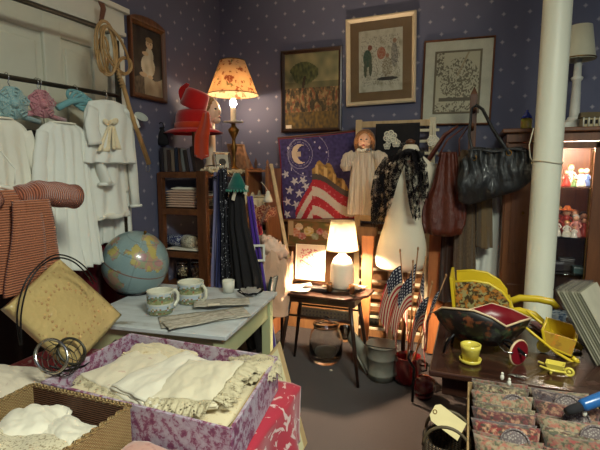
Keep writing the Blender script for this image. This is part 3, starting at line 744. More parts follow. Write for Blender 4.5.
# ---------------- hats
hc = V(at(193, 116, Y=3.12)); hx, hy = hc.x, 3.12
zbrim = at(193, 131, Y=3.12).z
t = thing('hat_stand', 'slim wooden hat stand carrying the red felt hats on the shelf unit', 'hat stand', (hx, hy, shzT))
g = G(); g.lathe([(.06, .002), (.06, .015), (.02, .03), (.012, .05), (.012, zbrim-shzT-.01), (.05, zbrim-shzT), (.06, zbrim-shzT+.03), (.055, zbrim-shzT+.1), (.001, zbrim-shzT+.12)], 20, (hx, hy, shzT)); g.build('stand_body', M_wd, t)
t = thing('wide_brimmed_hat', 'red felt hat with wide brim and orange ribbon, lower of the two', 'hat', (hx, hy, zbrim), 'red felt hats')
g = G(); g.lathe([(.235, -.022), (.242, -.016), (.19, .008), (.152, .018), (.145, .05), (.138, .12), (.125, .150), (.08, .165), (.001, .166), (.001, .156), (.075, .157), (.117, .145), (.13, .12), (.137, .02), (.19, .000)], 40, (hx, hy, zbrim), sq=(1, .85), cap=False); g.build('crown_and_brim', M_red, t)
g = G(); g.lathe([(.150, .018), (.154, .02), (.150, .06), (.145, .062)], 36, (hx, hy, zbrim), sq=(1, .85)); g.build('hat_band', fabric('orange_ribbon', rgb(196, 62, 26), sheen=.5), t)
ra, rb = at(203, 112, Y=2.93), at(200, 160, Y=2.92)
g = G(); g.sheet(lambda u, v: (ra.x+.01+(u-.5)*(.05+.075*min(1, v*2.2))+.004*sin(v*7)-.02*v, 2.955-.045*min(1, v*2)+.008*sin(u*6), ra.z-.0-(ra.z-rb.z)*v+(.025*abs(u-.5)*2 if v > .95 else 0)), 8, 24, .004); g.build('ribbon_tail', _plain['orange_ribbon'], t)
g = G(); Mh = Matrix.Translation((hx+.0, hy, zbrim+.175)) @ Matrix.Rotation(.42, 4, 'Y')
t = thing('small_felt_hat', 'small tilted red felt hat with a curled feather, topmost of the two', 'hat', (hx, hy, zbrim+.17), 'red felt hats')
g.lathe([(.001, .0), (.098, .0), (.104, .01), (.10, .04), (.094, .12), (.08, .14), (.035, .145), (.001, .145)], 32, M=Mh); g.build('crown', M_red, t)
g = G(); g.sheet(lambda u, v: Mh @ V((-.085-.03*sin(v*3)+(u-.5)*.05*sin(pi*(.1+.85*v)), -.03+.03*(u-.5), .02+.14*v)), 6, 14, .006); g.build('felt_feather', M_red, t)
g = G(); 
for i in range(4): g.ball(Mh @ V((-.07+.01*i, -.062, .02+.012*i)), .008, 8)
g.build('bead_trim', M_blackmetal, t)
# painted mannequin head behind the hats
a = at(214, 111, Y=3.36); 
t = thing('mannequin', 'painted pale display head in profile behind the red hats', 'mannequin', (a.x-.02, 3.36, shzT))
hcz = a.z; g = G()
def headcol(i, j): return rgb(226, 196, 168)
g.ball((a.x-.03, 3.36, hcz), (.082, .07, .105), 22)
g.lathe([(.07, 0), (.06, .03), (.042, .08), (.04, hcz-shzT-.06)], 16, (a.x-.04, 3.36, shzT+.002))
g.ball((a.x+.052, 3.36, hcz-.012), (.014, .012, .022), 10); g.ball((a.x+.02, 3.36, hcz-.075), (.035, .035, .03), 12); g.ball((a.x+.046, 3.36, hcz-.05), (.01, .018, .007), 10)
g.build('head', plain('painted_skin', rgb(232, 206, 176), .35, var=.04), t)
g = G(); g.ball((a.x+.036, 3.325, hcz+.012), (.01, .012, .008), 10); g.ball((a.x+.036, 3.395, hcz+.012), (.01, .012, .008), 10); g.build('eyes', plain('painted_eye', rgb(40, 40, 50), .3), t)
g = G(); g.ball((a.x+.052, 3.36, hcz-.05), (.008, .016, .005), 10); g.build('lips', plain('painted_lips', rgb(180, 40, 50), .4), t)
g = G(); g.ball((a.x-.05, 3.36, hcz+.02), (.085, .08, .105), 20); g.build('hair', fabric('blond_hair', rgb(168, 132, 88), c2=rgb(110, 80, 50), big=20), t)
# ---------------- floral shade lamp
lx, ly = at(233, 98, Y=3.6).x, 3.6
zs0, zs1 = at(233, 95, Y=3.6).z, at(232, 61, Y=3.6).z
r0 = pxr((lx, ly, zs0), 25.5); r1 = pxr((lx, ly, zs1), 12.5)
t = thing('table_lamp', 'lit table lamp with orange floral shade and brass base on the shelf unit', 'lamp', (lx, ly, shzT))
k = NT('floral_shade'); co = k.coord(); n = k.noise(co, 22, 4, .6); 
cc = k.mix(k.ramp(n, [(.56, 0), (.62, 1)]), rgb(240, 212, 170), rgb(176, 112, 80)); cc = k.mix(k.ramp(k.noise(co, 16, 3, .5, dist=1), [(.6, 0), (.66, 1)]), cc, rgb(150, 146, 104))
k.col(cc); dif = k.t.nodes['Principled BSDF']; tr = k.n('ShaderNodeBsdfTranslucent'); k.l(cc, tr.inputs[0]); mx = k.n('ShaderNodeMixShader'); mx.inputs[0].default_value = .6
k.l(dif.outputs[0], mx.inputs[1]); k.l(tr.outputs[0], mx.inputs[2]); k.l(mx.outputs[0], k.t.nodes['Material Output'].inputs[0]); k.set(rough=.9); M_shade = k.m
H = zs1-zs0
g = G(); g.lathe([(r0, 0), (r0*.98, .0), (r1, H), (r1-.003, H), (r0*.98-.004, .002), (r0-.003, .0)], 40, (lx, ly, zs0), cap=False); g.build('lamp_shade', M_shade, t)
g = G(); g.tube([(lx+r0*cos(q), ly+r0*sin(q), zs0) for q in [2*pi*i/40 for i in range(40)]], .004, 6, closed=True); g.build('lower_rim', M_brass, t); g = G(); g.tube([(lx+r1*cos(q), ly+r1*sin(q), zs1) for q in [2*pi*i/40 for i in range(40)]], .004, 6, closed=True)
for q in (0, 2.1, 4.2): g.tube([(lx+r1*cos(q), ly+r1*sin(q), zs1-.01), (lx, ly, zs1-.03)], .002, 5)
g.build('shade_carrier', M_brass, t)
zm = at(233, 123, Y=3.6).z
g = G(); g.lathe([(.024, 0), (.024, .13), (.02, .14)], 18, (lx, ly, zm)); g.lathe([(.001, -.004), (.085, .004), (.09, .01), (.001, .004)], 24, (lx, ly, zm)); g.build('candle_sleeve', M_white, t)
g = G(); hb = zm-shzT; g.lathe([(.075, .002), (.078, .012), (.05, .03), (.018, .05), (.014, hb*.35), (.03, hb*.5), (.016, hb*.6), (.016, hb*.68), (.042, hb*.8), (.05, hb*.86), (.02, hb*.93), (.02, hb)], 24, (lx, ly, shzT)); g.build('base', M_brass, t)
g = G(); g.ball((lx, ly, zm+.17), (.03, .03, .038), 16); g.build('bulb', glow('warm_bulb', (1, .72, .46), 240), t)
lamp_a = (lx, ly, zm+.17)
# ---------------- leaning small frames on the shelf top
def art_plain(ca, cb, s):
    return lambda u, v: mixc(ca, cb, max(0, min(1, .5+1.3*nz(u*6, v*6, 0, s))))
GF = 'small frames leaning on top of the shelf unit'
def leaner(label, px, py, w, h, mat, art, X, tilt=.3, nrm=(1, 0, 0), fw=.02):
    c = at(px, py, X=X); c.z = shzT+h/2*cos(tilt)+.012
    t = picture('small_picture_frame', label, c, w, h, fw, .015, mat, art, normal=nrm, tilt=-tilt, nres=24, group=GF); return t
leaner('wooden leaning frame nearest the lamp base', 238, 150, .19, .25, M_tan, art_plain(rgb(120, 84, 56), rgb(170, 120, 84), 3), -2.03, .35, (.9, -.45, 0))
leaner('wooden leaning frame farthest right on the shelf unit top', 253, 150, .19, .25, M_orange, art_plain(rgb(110, 70, 46), rgb(160, 112, 76), 5), -1.98, .4, (.9, -.45, 0))
leaner('small silver frame with dark photograph, before the wooden frames', 222, 152, .14, .15, M_chrome, lambda u, v: rgb(60, 56, 50) if blob(u, v, .5, .45, .3, .25) else rgb(190, 186, 170), -1.93, .25, (.75, -.65, 0), .018)
# lace and trinkets along the top edge
g = G(); g.sheet(lambda u, v: (SX1-.10+.10*v+.015*(v > .9), 2.99+u*.62, shzT+.010+.010*sin(u*31)*sin(v*9)+.006*sin(u*63)-.02*max(0, v-.8)*5), 60, 10, .005)
tag(g.build('lace_trim', M_lace_c, None, loc=(SX1-.05, 3.3, shzT)), 'cream lace edging lying along the shelf unit top by the silver frame', 'lace')
g = G()
for i in range(14):
    a = i*1.1; g.ball((SX1-.06+.03*cos(a), 3.02+i*.012, shzT+.028+.004*sin(a*2)), .009, 8)
tag(g.build('bead_necklace', M_paper, None, loc=(SX1-.06, 3.1, shzT+.02)), 'cream bead necklace heaped on the shelf top beneath the orange ribbon', 'necklace')
# ---------------------------------------------------------------- slatted rack against the back wall
KX0, KX1, KY = -.895, -.30, 3.80
t = thing('slatted_rack', 'pale wooden slatted rack standing against the back wall behind the dress form', 'rack', ((KX0+KX1)/2, KY, 0))
M_pale = wood('pale_wood', rgb(176, 146, 104), rgb(206, 182, 142)); M_slat = plain('slat_paint', rgb(206, 196, 168), .5)
for x in (KX0, -.6, KX1):
    g = G(); zt = 1.9 if x != -.6 else 1.2; g.box((x, KY, zt/2), (.05, .03, zt)); g.build('post', M_pale if x < -.4 else M_slat, t, bevel=.004)
for i in range(9):
    z = .12+i*.105; g = G(); g.box(((KX0+KX1)/2, KY-.006, z), (KX1-KX0+.02, .012, .022)); g.build('slat', M_slat, t, bevel=.002)
for z in (1.50, 1.62, 1.715, 1.80):
    g = G(); g.box((-.42, KY-.006, z), (.34, .012, .022)); g.build('slat', M_slat, t, bevel=.002)
for z in (1.08, 1.44, 1.86):
    g = G(); g.box(((KX0+KX1)/2, KY+.004, z), (KX1-KX0+.04, .022, .05)); g.build('cross_rail', M_pale, t, bevel=.003)
g = G(); g.box((-.80, KY-.03, .93), (.17, .03, .16)); g.build('panel', M_tan, t, bevel=.003)
# ---------------- moon and flag banner
YM = 3.86
pa, pb, pc_, pd = at(271, 139, Y=YM), at(357, 131, Y=YM), at(357, 219, Y=YM), at(284, 219, Y=YM)
pa = V((pd.x-.05, YM, pa.z))
def art_moon(u, v):
    # v from bottom 0 to top 1
    n = nz(u*30, v*30, 0, 3); c = mixc(rgb(44, 38, 88), rgb(70, 60, 120), .5+n)
    du, dv = (u-.27)*1.05, (v-.80)*.95
    r = sqrt(du*du+dv*dv)
    if .165 < r < .175 or .135 < r < .14 or abs(sqrt((u-.38)**2+(v-.78)**2)-.26) < .004: c = rgb(150, 146, 170)
    if r < .115 and sqrt((du-.055)**2+(dv)**2) > .095: c = rgb(226, 204, 172)
    if r < .115 and abs(du+.02) < .03 and abs(dv) < .03 and du < .01: c = rgb(216, 190, 160)
    for sx, sy, q in ((.12, .88, .012), (.53, .86, .014), (.62, .8, .01), (.30, .56, .012), (.55, .58, .01), (.47, .93, .01), (.15, .62, .009)):
        if (abs(u-sx)**.6+abs(v-sy)**.6) < q**.6*1.6: c = rgb(220, 214, 220)
    # big stars lower left
    for sx, sy in ((.07, .56), (.19, .47), (.12, .36), (.25, .32), (.34, .40), (.08, .22), (.20, .18), (.06, .06), (.30, .5-.02)):
        dx, dy = u-sx, (v-sy)*1.0; rr = sqrt(dx*dx+dy*dy); a = abs(((atan2(dy, dx)+sx*9)/(2*pi/5)) % 1-.5)*2
        if rr < .024+.036*a*a: c = rgb(206, 202, 200)
    # flag waving
    bx = .22+.5*(.62-v)
    top = .46-.30*(u-.45)-.05*sin(u*9) if u > .42 else .46-1.5*(.42-u)
    if u > .18 and v < top and u > .16+.30*v:
        s = (top-v)*1.0/.115+.25*sin(u*6)
        c = rgb(176, 24, 40) if int(s) % 2 == 0 else rgb(214, 200, 180)
        if n > .38: c = mixc(c, rgb(240, 150, 150), .4)
    # ark / town in yellow
    if .42 < u < .96:
        y0 = .46-.30*(u-.45)-.05*sin(u*9)+.0; 
        if y0-.02 < v < y0+.05: c = rgb(78, 66, 56)
        if y0+.05 <= v < y0+.24-.5*abs(u-.62)+.03*sin(u*40): c = mixc(rgb(190, 146, 70), rgb(120, 90, 50), .5+nz(u*26, v*26))
        if y0+.05 <= v < y0+.16 and (int(u*26) % 3 == 0): c = rgb(214, 178, 110)
    if u < .015 or v < .012 or u > .99 or v > .985: c = rgb(120, 24, 44)
    return c
g = G()
def mp(u, v):
    b = pd.lerp(pc_, u); tt = pa.lerp(pb, u); p = b.lerp(tt, v); return p+V((0, -.012*sin(u*5+v*3)-.01*sin(v*7), -.008*sin(u*pi)*v))
g.sheet(mp, 110, 100, .012, 0, art_moon, True)
t = thing('moon_banner', 'painted cloth banner with moon, stars and rippling flag on blue', 'banner', ((pd.x+pc_.x)/2, YM, pd.z))
g.build('banner_cloth', painted(), t)
g = G(); g.tube([pa+V((-.01, 0, .005)), pb+V((0, 0, .005))], .008, 8); g.build('top_rod', M_wdX, t)
g = G(); g.tube([pd+V((-.03, -.02, -.012)), pc_+V((-.03, -.02, -.012))], .011, 8); g.build('bottom_rod', M_tan, t)
# pale board leaning at the right of the shelf unit
a, b = at(271, 164, Y=3.55), at(289, 262, Y=3.30)
t = thing('leaning_lath', 'narrow cream lath leaning between the shelf unit and the moon banner', 'lath', (b.x, 3.2, .62))
d = (a-b); bot = b-d*((b.z-.625)/d.z); g = G(); g.bar(bot, a, .03, .016); g.build('lath', M_pale, t, bevel=.003)
# still life and blossom print behind the small table
def art_fruit(u, v):
    n = nz(u*8, v*8, 0, 21); n2 = nz(u*20, v*20, 0, 22); c = mixc(rgb(130, 84, 40), rgb(96, 88, 36), .5+n)
    for cu, cv, r, k in ((.15, .55, .1, rgb(196, 110, 60)), (.28, .4, .08, rgb(170, 60, 40)), (.42, .6, .11, rgb(200, 160, 60)), (.55, .42, .08, rgb(120, 120, 46)), (.65, .62, .07, rgb(180, 60, 50)), (.22, .78, .08, rgb(210, 170, 120)), (.8, .5, .1, rgb(190, 130, 60))):
        if blob(u, v, cu, cv, r, r*1.7): c = mixc(k, mixc(k, (1, 1, 1), .3), max(0, min(1, .5+n2)))
    if u < .1 and v > .4: c = rgb(190, 160, 120)
    return c
c = at(308, 233, Y=3.76); 
picture('fruit_painting', 'small unframed-looking fruit still life on board just under the moon banner', V((c.x+.04, 3.775, c.z-.01)), .47, .24, .008, .012, M_tan, art_fruit, nres=50)
def art_blossom(u, v):
    n = nz(u*16, v*22, 0, 24); c = rgb(226, 206, 184)
    if .12 < u < .9 and .35 < v < .9 and n > .12 and ((u-.45)/.42)**2+((v-.66)/.28)**2 < 1: c = mixc(rgb(170, 80, 86), rgb(206, 130, 130), .5+nz(u*40, v*40))
    if abs(v-.50+.45*(u-.3)) < .015 and .2 < u < .6: c = rgb(130, 90, 60)
    if n < -.28 and v < .5: c = rgb(206, 170, 160)
    return c
c = at(309, 264, Y=3.45)
# small dark table
TX, TY, TZ = -.965, 3.09, .62
t = thing('side_table', 'small dark side table with splayed legs carrying the bright lamp', 'table', (TX, TY, 0))
g = G(); o = [(TX-.33+.02, TY-.17), (TX+.20, TY-.19), (TX+.33, TY-.02), (TX+.34, TY+.14), (TX+.25, TY+.19), (TX-.28, TY+.19), (TX-.35, TY+.02)]
g.prism(o, .02, None, z0=TZ-.02); g.build('tabletop', M_dark, t, bevel=.005)
g = G(); g.box((TX, TY, TZ-.045), (.52, .28, .05)); g.build('apron', M_dark, t, bevel=.004)
for sx, sy in ((-1, -1), (1, -1), (-1, 1), (1, 1)):
    g = G(); p = V((TX+sx*.22, TY+sy*.12, TZ-.03)); q = V((TX+sx*.30-.0, TY+sy*.17, .005)); g.tube([p, p.lerp(q, .5), q], [.015, .014, .010], 10); g.build('leg', M_dark, t)
for sy in (-1, 1):
    g = G(); g.tube([(TX-.245, TY+sy*.135, .45), (TX+.245, TY+sy*.135, .45)], .008, 8); g.build('stretcher', M_dark, t)
def paperitem(name, label, cat, px, py, w, d, rz, z, mat=M_paper, th=.003, group=None, curl=.006, z0=None, seed=0):
    c = at(px, py, Z=z); g = G()
    g.sheet(lambda u, v: ((u-.5)*w, (v-.5)*d, th/2+.0006+curl*abs(nz(u*2, v*2, 0, seed))+curl*.8*((u-.5)*2)**4), 12, 12, th)
    o = g.build(name, mat, None, local=True, loc=(c.x, c.y, z)); o.rotation_euler.z = rz; return tag(o, label, cat, group)
GP = 'papers spread on the small side table'
paperitem('leaflet', 'white leaflet on the side table directly before the lamp', 'paper', 335, 289, .20, .14, .2, TZ+.001, group=GP, seed=1)
paperitem('leaflet', 'white leaflet near the right corner of the side table', 'paper', 354, 287, .16, .12, -.35, TZ+.007, group=GP, seed=2)
paperitem('leaflet', 'leaflet with curled edge at the left end of the side table', 'paper', 300, 287, .18, .13, .5, TZ+.001, group=GP, curl=.012, seed=3)
paperitem('doily', 'small lace doily hanging over the front left of the side table', 'doily', 296, 290, .20, .10, .1, TZ+.012, M_lace_w, .004, seed=5)
g = G(); q = at(318, 291, Z=TZ); g.box((q.x, q.y, TZ+.018), (.22, .07, .022), col=(1, 1, 1)); tag(g.build('notebook', plain('black_cover', rgb(40, 38, 40), .5), None, loc=(q.x, q.y, TZ+.01), bevel=.003), 'black notebook under the leaflets at the side table front edge', 'notebook')
c = at(309, 263, Y=3.17)
t = picture('blossom_print', 'cream card with pink blossom branch propped on the side table', V((c.x-.0, 3.20, c.z-.0)), .235, .27, .006, .006, M_paper, art_blossom, nres=60, tilt=-.06)
# bright lamp
LX = at(342, 250, Y=3.12).x; LY = 3.13
zr, zt = at(342, 250, Y=LY).z, at(342, 221, Y=LY).z
r0 = .115; r1 = .085
t = thing('white_table_lamp', 'blazing white drum-shaded lamp with white jar base on the side table', 'lamp', (LX, LY, TZ))
k = NT('white_shade'); k.col(rgb(250, 240, 216)); k.set(rough=.9); tr = k.n('ShaderNodeBsdfTranslucent'); tr.inputs[0].default_value = (*rgb(255, 246, 226), 1); mx = k.n('ShaderNodeMixShader'); mx.inputs[0].default_value = .85
k.l(k.t.nodes['Principled BSDF'].outputs[0], mx.inputs[1]); k.l(tr.outputs[0], mx.inputs[2]); k.l(mx.outputs[0], k.t.nodes['Material Output'].inputs[0]); k.bump(k.noise(k.coord(), 80), .2)
g = G(); g.lathe([(r0, 0), (r1, zt-zr), (r1-.003, zt-zr), (r0-.003, 0)], 36, (LX, LY, zr), cap=False); g.build('lamp_shade', k.m, t)
g = G(); g.tube([(LX+r0*cos(q), LY+r0*sin(q), zr) for q in [2*pi*i/36 for i in range(36)]], .004, 6, closed=True); g.build('shade_rim', M_brass, t)
hb = zr-TZ; g = G(); g.lathe([(.075, .022), (.085, .03), (.088, hb*.3), (.085, hb*.62), (.06, hb*.80), (.03, hb*.88), (.02, hb*.95), (.018, hb+.01)], 30, (LX, LY, TZ)); g.build('base', plain('white_ceramic', rgb(236, 228, 208), .25, var=.03), t)
g = G(); g.ball((LX, LY, zr+.06), (.028, .028, .034), 14); g.build('bulb', glow('hot_bulb', (1, .74, .48), 5000), t)
lamp_b = (LX, LY, zr+.06)
for px, lb in ((329.5, 'small brown tumbler at the left foot of the bright lamp'), (352, 'small brown tumbler at the right foot of the bright lamp')):
    p = at(px, 276, Y=3.02); g = G(); r = .022
    g.lathe([(.001, 0), (r*.9, 0), (r, .06), (r*.9, .06), (r*.8, .008), (.001, .008)], 16, (0, 0, 0), cap=False)
    tag(g.build('tumbler', plain('brown_glass', rgb(96, 60, 30), .2), None, local=True, loc=(p.x, 3.02, TZ+.016)), lb, 'tumbler', 'brown tumblers by the lamp')
# dark chair left of the side table
t = thing('dark_chair', 'dark chair with slate back panel squeezed in left of the side table', 'chair', (-1.42, 2.92, 0))
cx, cy = -1.44, 2.93; M_dk = wood('black_brown_wood', rgb(26, 20, 18), rgb(46, 34, 28))
g = G(); g.box((cx, cy, .43), (.30, .30, .03)); g.build('seat', M_dk, t, bevel=.006)
bx = cx+.16
g = G(); g.sheet(lambda u, v: (bx+.03*v+.0, cy-.16+u*.32, .58+.17*v), 4, 4, .02); g.build('back_panel', plain('slate_vinyl', rgb(52, 64, 66), .4), t, bevel=.003)
for s in (-1, 1):
    g = G(); g.tube([(bx-.02, cy+s*.14, .0), (bx-.012, cy+s*.14, .4), (bx+.03, cy+s*.14, .76)], .012, 8); g.build('rear_leg', M_dk, t)
    g = G(); g.tube([(cx-.13, cy+s*.13, .0), (cx-.12, cy+s*.13, .43)], .012, 8); g.build('leg', M_dk, t)
# crumpled paper and trinkets on the lath side
p = at(268, 252, Y=3.02)
zc = .447
bagx = at(273, 262, Y=2.95).x
t = thing('paper_bag', 'crumpled pinkish paper bag standing open on the dark chair', 'paper bag', (bagx, 2.95, zc))
M_bag = plain('pinkish_paper', rgb(222, 180, 150), .85, var=.12)
g = G(); rings = []
for i in range(16):
    tt = i/15; z = zc+.42*tt; r = []
    for j in range(40):
        a = 2*pi*j/40; e = (abs(cos(a))**.6*(1 if cos(a) > 0 else -1), abs(sin(a))**.6*(1 if sin(a) > 0 else -1))
        k = 1+.16*nz(e[0]*2, e[1]*2, tt*5, 3)+.10*tt
        r.append((bagx+e[0]*.115*k+.02*tt, 2.95+e[1]*.07*k, z+.05*tt*nz(a*2, 5)*2))
    rings.append(r)
inner = [[(q[0]+(bagx-q[0])*.05, q[1]+(2.95-q[1])*.05, q[2]) for q in r] for r in reversed(rings[1:])]
g.loft(rings+inner, 0, False, False); g.build('bag_body', M_bag, t)
g = G()
for q, (ox, oy, oz, rr) in enumerate(((-.05, -.01, .44, .06), (.045, .0, .46, .065), (-.0, -.03, .50, .06), (-.06, .02, .53, .045))):
    rings = []
    for i in range(13):
        th_ = pi*i/12; r = []
        for j in range(26):
            a = 2*pi*j/26; d = V((sin(th_)*cos(a), sin(th_)*sin(a), -cos(th_))); k_ = rr*(1+.55*nz(d.x*2.3, d.y*2.3, d.z*2.3, q+3)+.25*nz(d.x*7, d.y*7, d.z*7, q))
            r.append((bagx+ox+d.x*k_, 2.95+oy+d.y*k_*.8, zc+oz+d.z*k_))
        rings.append(r)
    g.loft(rings)
g.build('tissue_paper', plain('pink_tissue', rgb(232, 196, 172), .9, var=.1), t)
g = G(); c = at(259, 253, Y=2.84); Mx = frame(c, (1, .5, 0), (-.4, 0, 1))
g2 = G()
def ringrect(g, w, h, b, d, M): 
    cs = [(-1, -1), (1, -1), (1, 1), (-1, 1)]; g.loft([[(sx*(w/2-a), sy*(h/2-a), z) for a, z in ((0, 0), (0, d), (b, d), (b, 0))] for sx, sy in cs], 0, False, False, True, M=M)
t = thing('empty_frame', 'small tilted white empty frame caught at the side of the paper bag', 'frame', c)
ringrect(g2, .085, .12, .016, .01, Mx); g2.build('frame_border', M_white, t)
# dark red doll clothes and a white bell on the shelf right side
for i, (px, py, m, nm, lb, ct) in enumerate(((262, 212, fabric('maroon_print', rgb(120, 40, 34), c2=rgb(196, 150, 110), big=20), 'doll_shawl', 'maroon patterned doll shawl draped by the purple scarf', 'doll clothes'), (256, 227, fabric('wine_cloth', rgb(112, 16, 40)), 'wine_bonnet', 'wine red doll bonnet hanging below the maroon shawl', 'doll clothes'))):
    c = at(px, py, Y=3.25)
    t = thing(nm, lb, ct, c); g = G(); rr = .055-.01*i
    if i == 0:
        g.sheet(lambda u, v: c+V(((u-.5)*.24, -.02+.02*sin(u*12+v*3), .05-.15*v*(1-1.2*abs(u-.5))+.01*sin(u*25))), 24, 12, .006); g.build('shawl', m, t)
        g = G()
        for k2 in range(18): q = c+V(((k2/17-.5)*.19, -.03+.02*sin(k2/17*12), .03-.11*(1-1.2*abs(k2/17-.5)))); g.tube([q, q+V((.004, 0, -.03))], .002, 5)
        tag(g.build('fringe', m, t), kind='stuff')
    else:
        g.lathe([(.001, .06), (.03, .055), (.05, .02), (.055, -.03), (.06, -.06), (.055, -.06), (.048, -.02)], 22, c, sq=(1, .8), cap=False); g.build('bonnet', m, t)
        g = G(); g.tube([c+V((.05, -.01, -.05)), c+V((.06, -.01, -.12))], .003, 6); g.tube([c+V((-.04, -.02, -.05)), c+V((-.03, -.03, -.14))], .003, 6); g.build('ties', M_black, t)
p = at(268, 197, Y=3.33); g = G(); g.lathe([(.001, .05), (.012, .048), (.02, .02), (.036, -.02), (.038, -.04), (.034, -.04), (.018, .015)], 18, p, cap=False)
g.tube([p+V((0, 0, .05)), p+V((-.03, 0, .09)), p+V((-.06, 0, .12))], .0025, 5)
tag(g.build('fabric_bell', M_linen3, None, loc=p), 'small white cloth bell hanging at the right end of the shelf unit', 'ornament')
# ---------------- scarves hanging at the front corner of the shelf unit
def scarf(name, label, cat, top, bot, w0, w1, mat, Y, seed, folds=3, amp=.02, n=30, m=30, th=.004, skew=0, group='scarves hung on the shelf unit', sub=None):
    a = at(*top, Y=Y); b = at(*bot, Y=Y); t = thing(name, label, cat, b, group); g = G()
    g.sheet(lambda u, v: (a.x+(b.x-a.x)*v+(u-.5)*(w0+(w1-w0)*v**.8)+.01*nz(v*3, u, 0, seed), Y-.012+amp*(.4+v)*sin(u*folds*2*pi+seed+1.5*nz(v*2, 0, 0, seed))+skew*(u-.5), a.z+(b.z-a.z)*v+.012*nz(u*5, v*3, 0, seed)), n, m, th)
    g.build('cloth', mat, t); return t
hk = at(222, 163, Y=2.84)
t = thing('scarf_hanger', 'thin metal hanger hooked on the shelf unit carrying the scarves', 'clothes hanger', hk)
g = G(); g.tube([(SX1-.01, 2.99, shzT+.03), (SX1+.01, 2.93, shzT+.045), (hk.x+.01, 2.86, hk.z-.01), (hk.x+.02, 2.83, hk.z-.06)], .004, 8)
a = at(213, 178, Y=2.83); b = at(246, 185, Y=2.83)
g.tube([a, (hk.x+.02, 2.83, hk.z-.06), b, a], .005, 8); g.build('wire', M_chrome, t)
M_lav = fabric('lavender_chiffon', rgb(126, 124, 160)); M_pur = fabric('purple_satin', rgb(70, 34, 140), sheen=.8)
k = NT('dotted_black'); co = k.coord(); k.col(k.ramp(k.vor(co, 55), [(.16, rgb(190, 190, 200)), (.24, rgb(24, 24, 32))])); k.set(rough=.85); M_dot = k.m
scarf('lavender_scarf', 'long pale lavender scarf, leftmost of the hanging scarves', 'scarf', (217, 172), (216, 290), .035, .07, M_lav, 2.87, 1, 2)
scarf('slate_scarf', 'slate blue scarf hanging just right of the lavender one', 'scarf', (222, 170), (222, 300), .04, .07, fabric('slate_blue_silk', rgb(58, 64, 112)), 2.84, 5, 2)
scarf('dotted_scarf', 'black scarf with white dots between the slate and black ones', 'scarf', (224, 168), (228, 280), .06, .07, M_dot, 2.80, 3, 2)
scarf('purple_scarf', 'purple satin scarf showing right of the black cape', 'scarf', (250, 196), (272, 352), .045, .08, M_pur, 2.88, 7, 2)
# black cape
a = at(236, 184, Y=2.78); b = at(254, 350, Y=2.78)
t = thing('black_cape', 'long black cape hanging beside the small green cap', 'cape', b); g = G()
q1, q2, q3 = at(238, 225, Y=2.78), at(247, 275, Y=2.78), at(261, 348, Y=2.78)
keys = [(0, a.z-.01, a.x, .03, .02, 0), (.12, a.z-.06, a.x+.005, .055, .035, 0), (.3, q1.z, q1.x, .075, .04, 0), (.55, q2.z, q2.x, .115, .05, 0), (1, q3.z, q3.x, .095, .05, 0)]
garment(g, keys, (0, 2.78), (1, 0), 9, .02, 1, seed=4); g.build('cape_cloth', M_black, t)
p = at(237, 190, Y=2.73); z = at(237, 173, Y=2.73).z
t = thing('green_capelet', 'small dark green scalloped capelet over the black cape', 'capelet', p); g = G()
H = z-p.z+.0
g.lathe([(.001, H), (.02, H), (.035, H*.75), (.06, H*.35), (.078, 0), (.074, .0), (.05, H*.4)], 26, p, sq=(1, .5), cap=False); g.build('capelet_cloth', fabric('dark_green_satin', rgb(18, 92, 82), sheen=.8), t)
g = G()
for i in range(20):
    q = 2*pi*i/20; g.ball((p.x+.078*cos(q), p.y+.04*sin(q), p.z-.004), (.008, .006, .010), 7)
tag(g.build('bead_edging', fabric('green_edging', rgb(60, 130, 112)), t), kind='stuff')
for i, (px, py) in enumerate(((234, 196), (246, 190))):
    q = at(px, py, Y=2.72); g = G(); Mx = frame(q, (.3, 0, 1), (1, 0, -.3)); g.box((0, 0, 0), (.06, .022, .006), M=Mx)
    tag(g.build('paper_tag', M_paper, None, loc=q), ['small white price tag on the black cape, directly under the green capelet', 'small white price tag nearer the purple scarf'][i], 'price tag')
# ---------------- doll in white gown
c = at(366, 141, Y=3.68); zb = at(366, 214, Y=3.68).z; zh = at(366, 132, Y=3.68).z
dx, dyy = c.x+.0, 3.66; zn = at(366, 150, Y=3.68).z
t = thing('porcelain_doll', 'blond porcelain doll in long pleated white gown hung on the rack', 'doll', (dx, dyy, zb))
g = G(); g.ball((dx, dyy-.01, c.z+.0), (.056, .055, .075), 22); g.ball((dx, dyy-.066, c.z-.012), (.01, .012, .013), 10); g.ball((dx, dyy-.05, c.z-.05), (.022, .018, .016), 10)
for s in (-1, 1): g.ball((dx+s*.032, dyy-.047, c.z-.028), (.018, .014, .016), 10)
g.lathe([(.032, -.03), (.026, .0), (.026, .04)], 14, (dx, dyy, zn-.005))
g.build('head', plain('porcelain_skin', rgb(214, 164, 132), .3, var=.04), t)
g = G()
for s in (-1, 1): g.ball((dx+s*.022, dyy-.062, c.z+.008), (.010, .006, .006), 8)
g.build('eyes', plain('painted_eye', rgb(40, 40, 50), .3), t)
g = G(); g.ball((dx, dyy-.064, c.z-.037), (.012, .007, .005), 8); g.build('lips', plain('painted_lips', rgb(180, 40, 50), .4), t)
g = G(); g.ball((dx, dyy+.008, c.z+.018), (.070, .060, .078), 22)
for i in range(22):
    q = pi*.02+(i/21)*pi*1.0; x0 = dx-.066*cos(q); z0 = c.z+.018+.066*sin(q)
    g.tube([(x0, dyy-.03, z0), (x0-.012*cos(q), dyy-.035, z0-.03), (x0-.006*cos(q)*((-1)**i), dyy-.02, z0-.06-.03*abs(cos(q)))], .012, 7)
g.build('hair', fabric('brown_blond_hair', rgb(150, 104, 66), c2=rgb(100, 62, 38), big=30), t)
k = NT('pleated_white'); k.col(rgb(228, 210, 188)); k.bump(k.wave(k.coord(), 22, .5, 'X'), .8, .01); k.set(rough=.9); M_pl = k.m
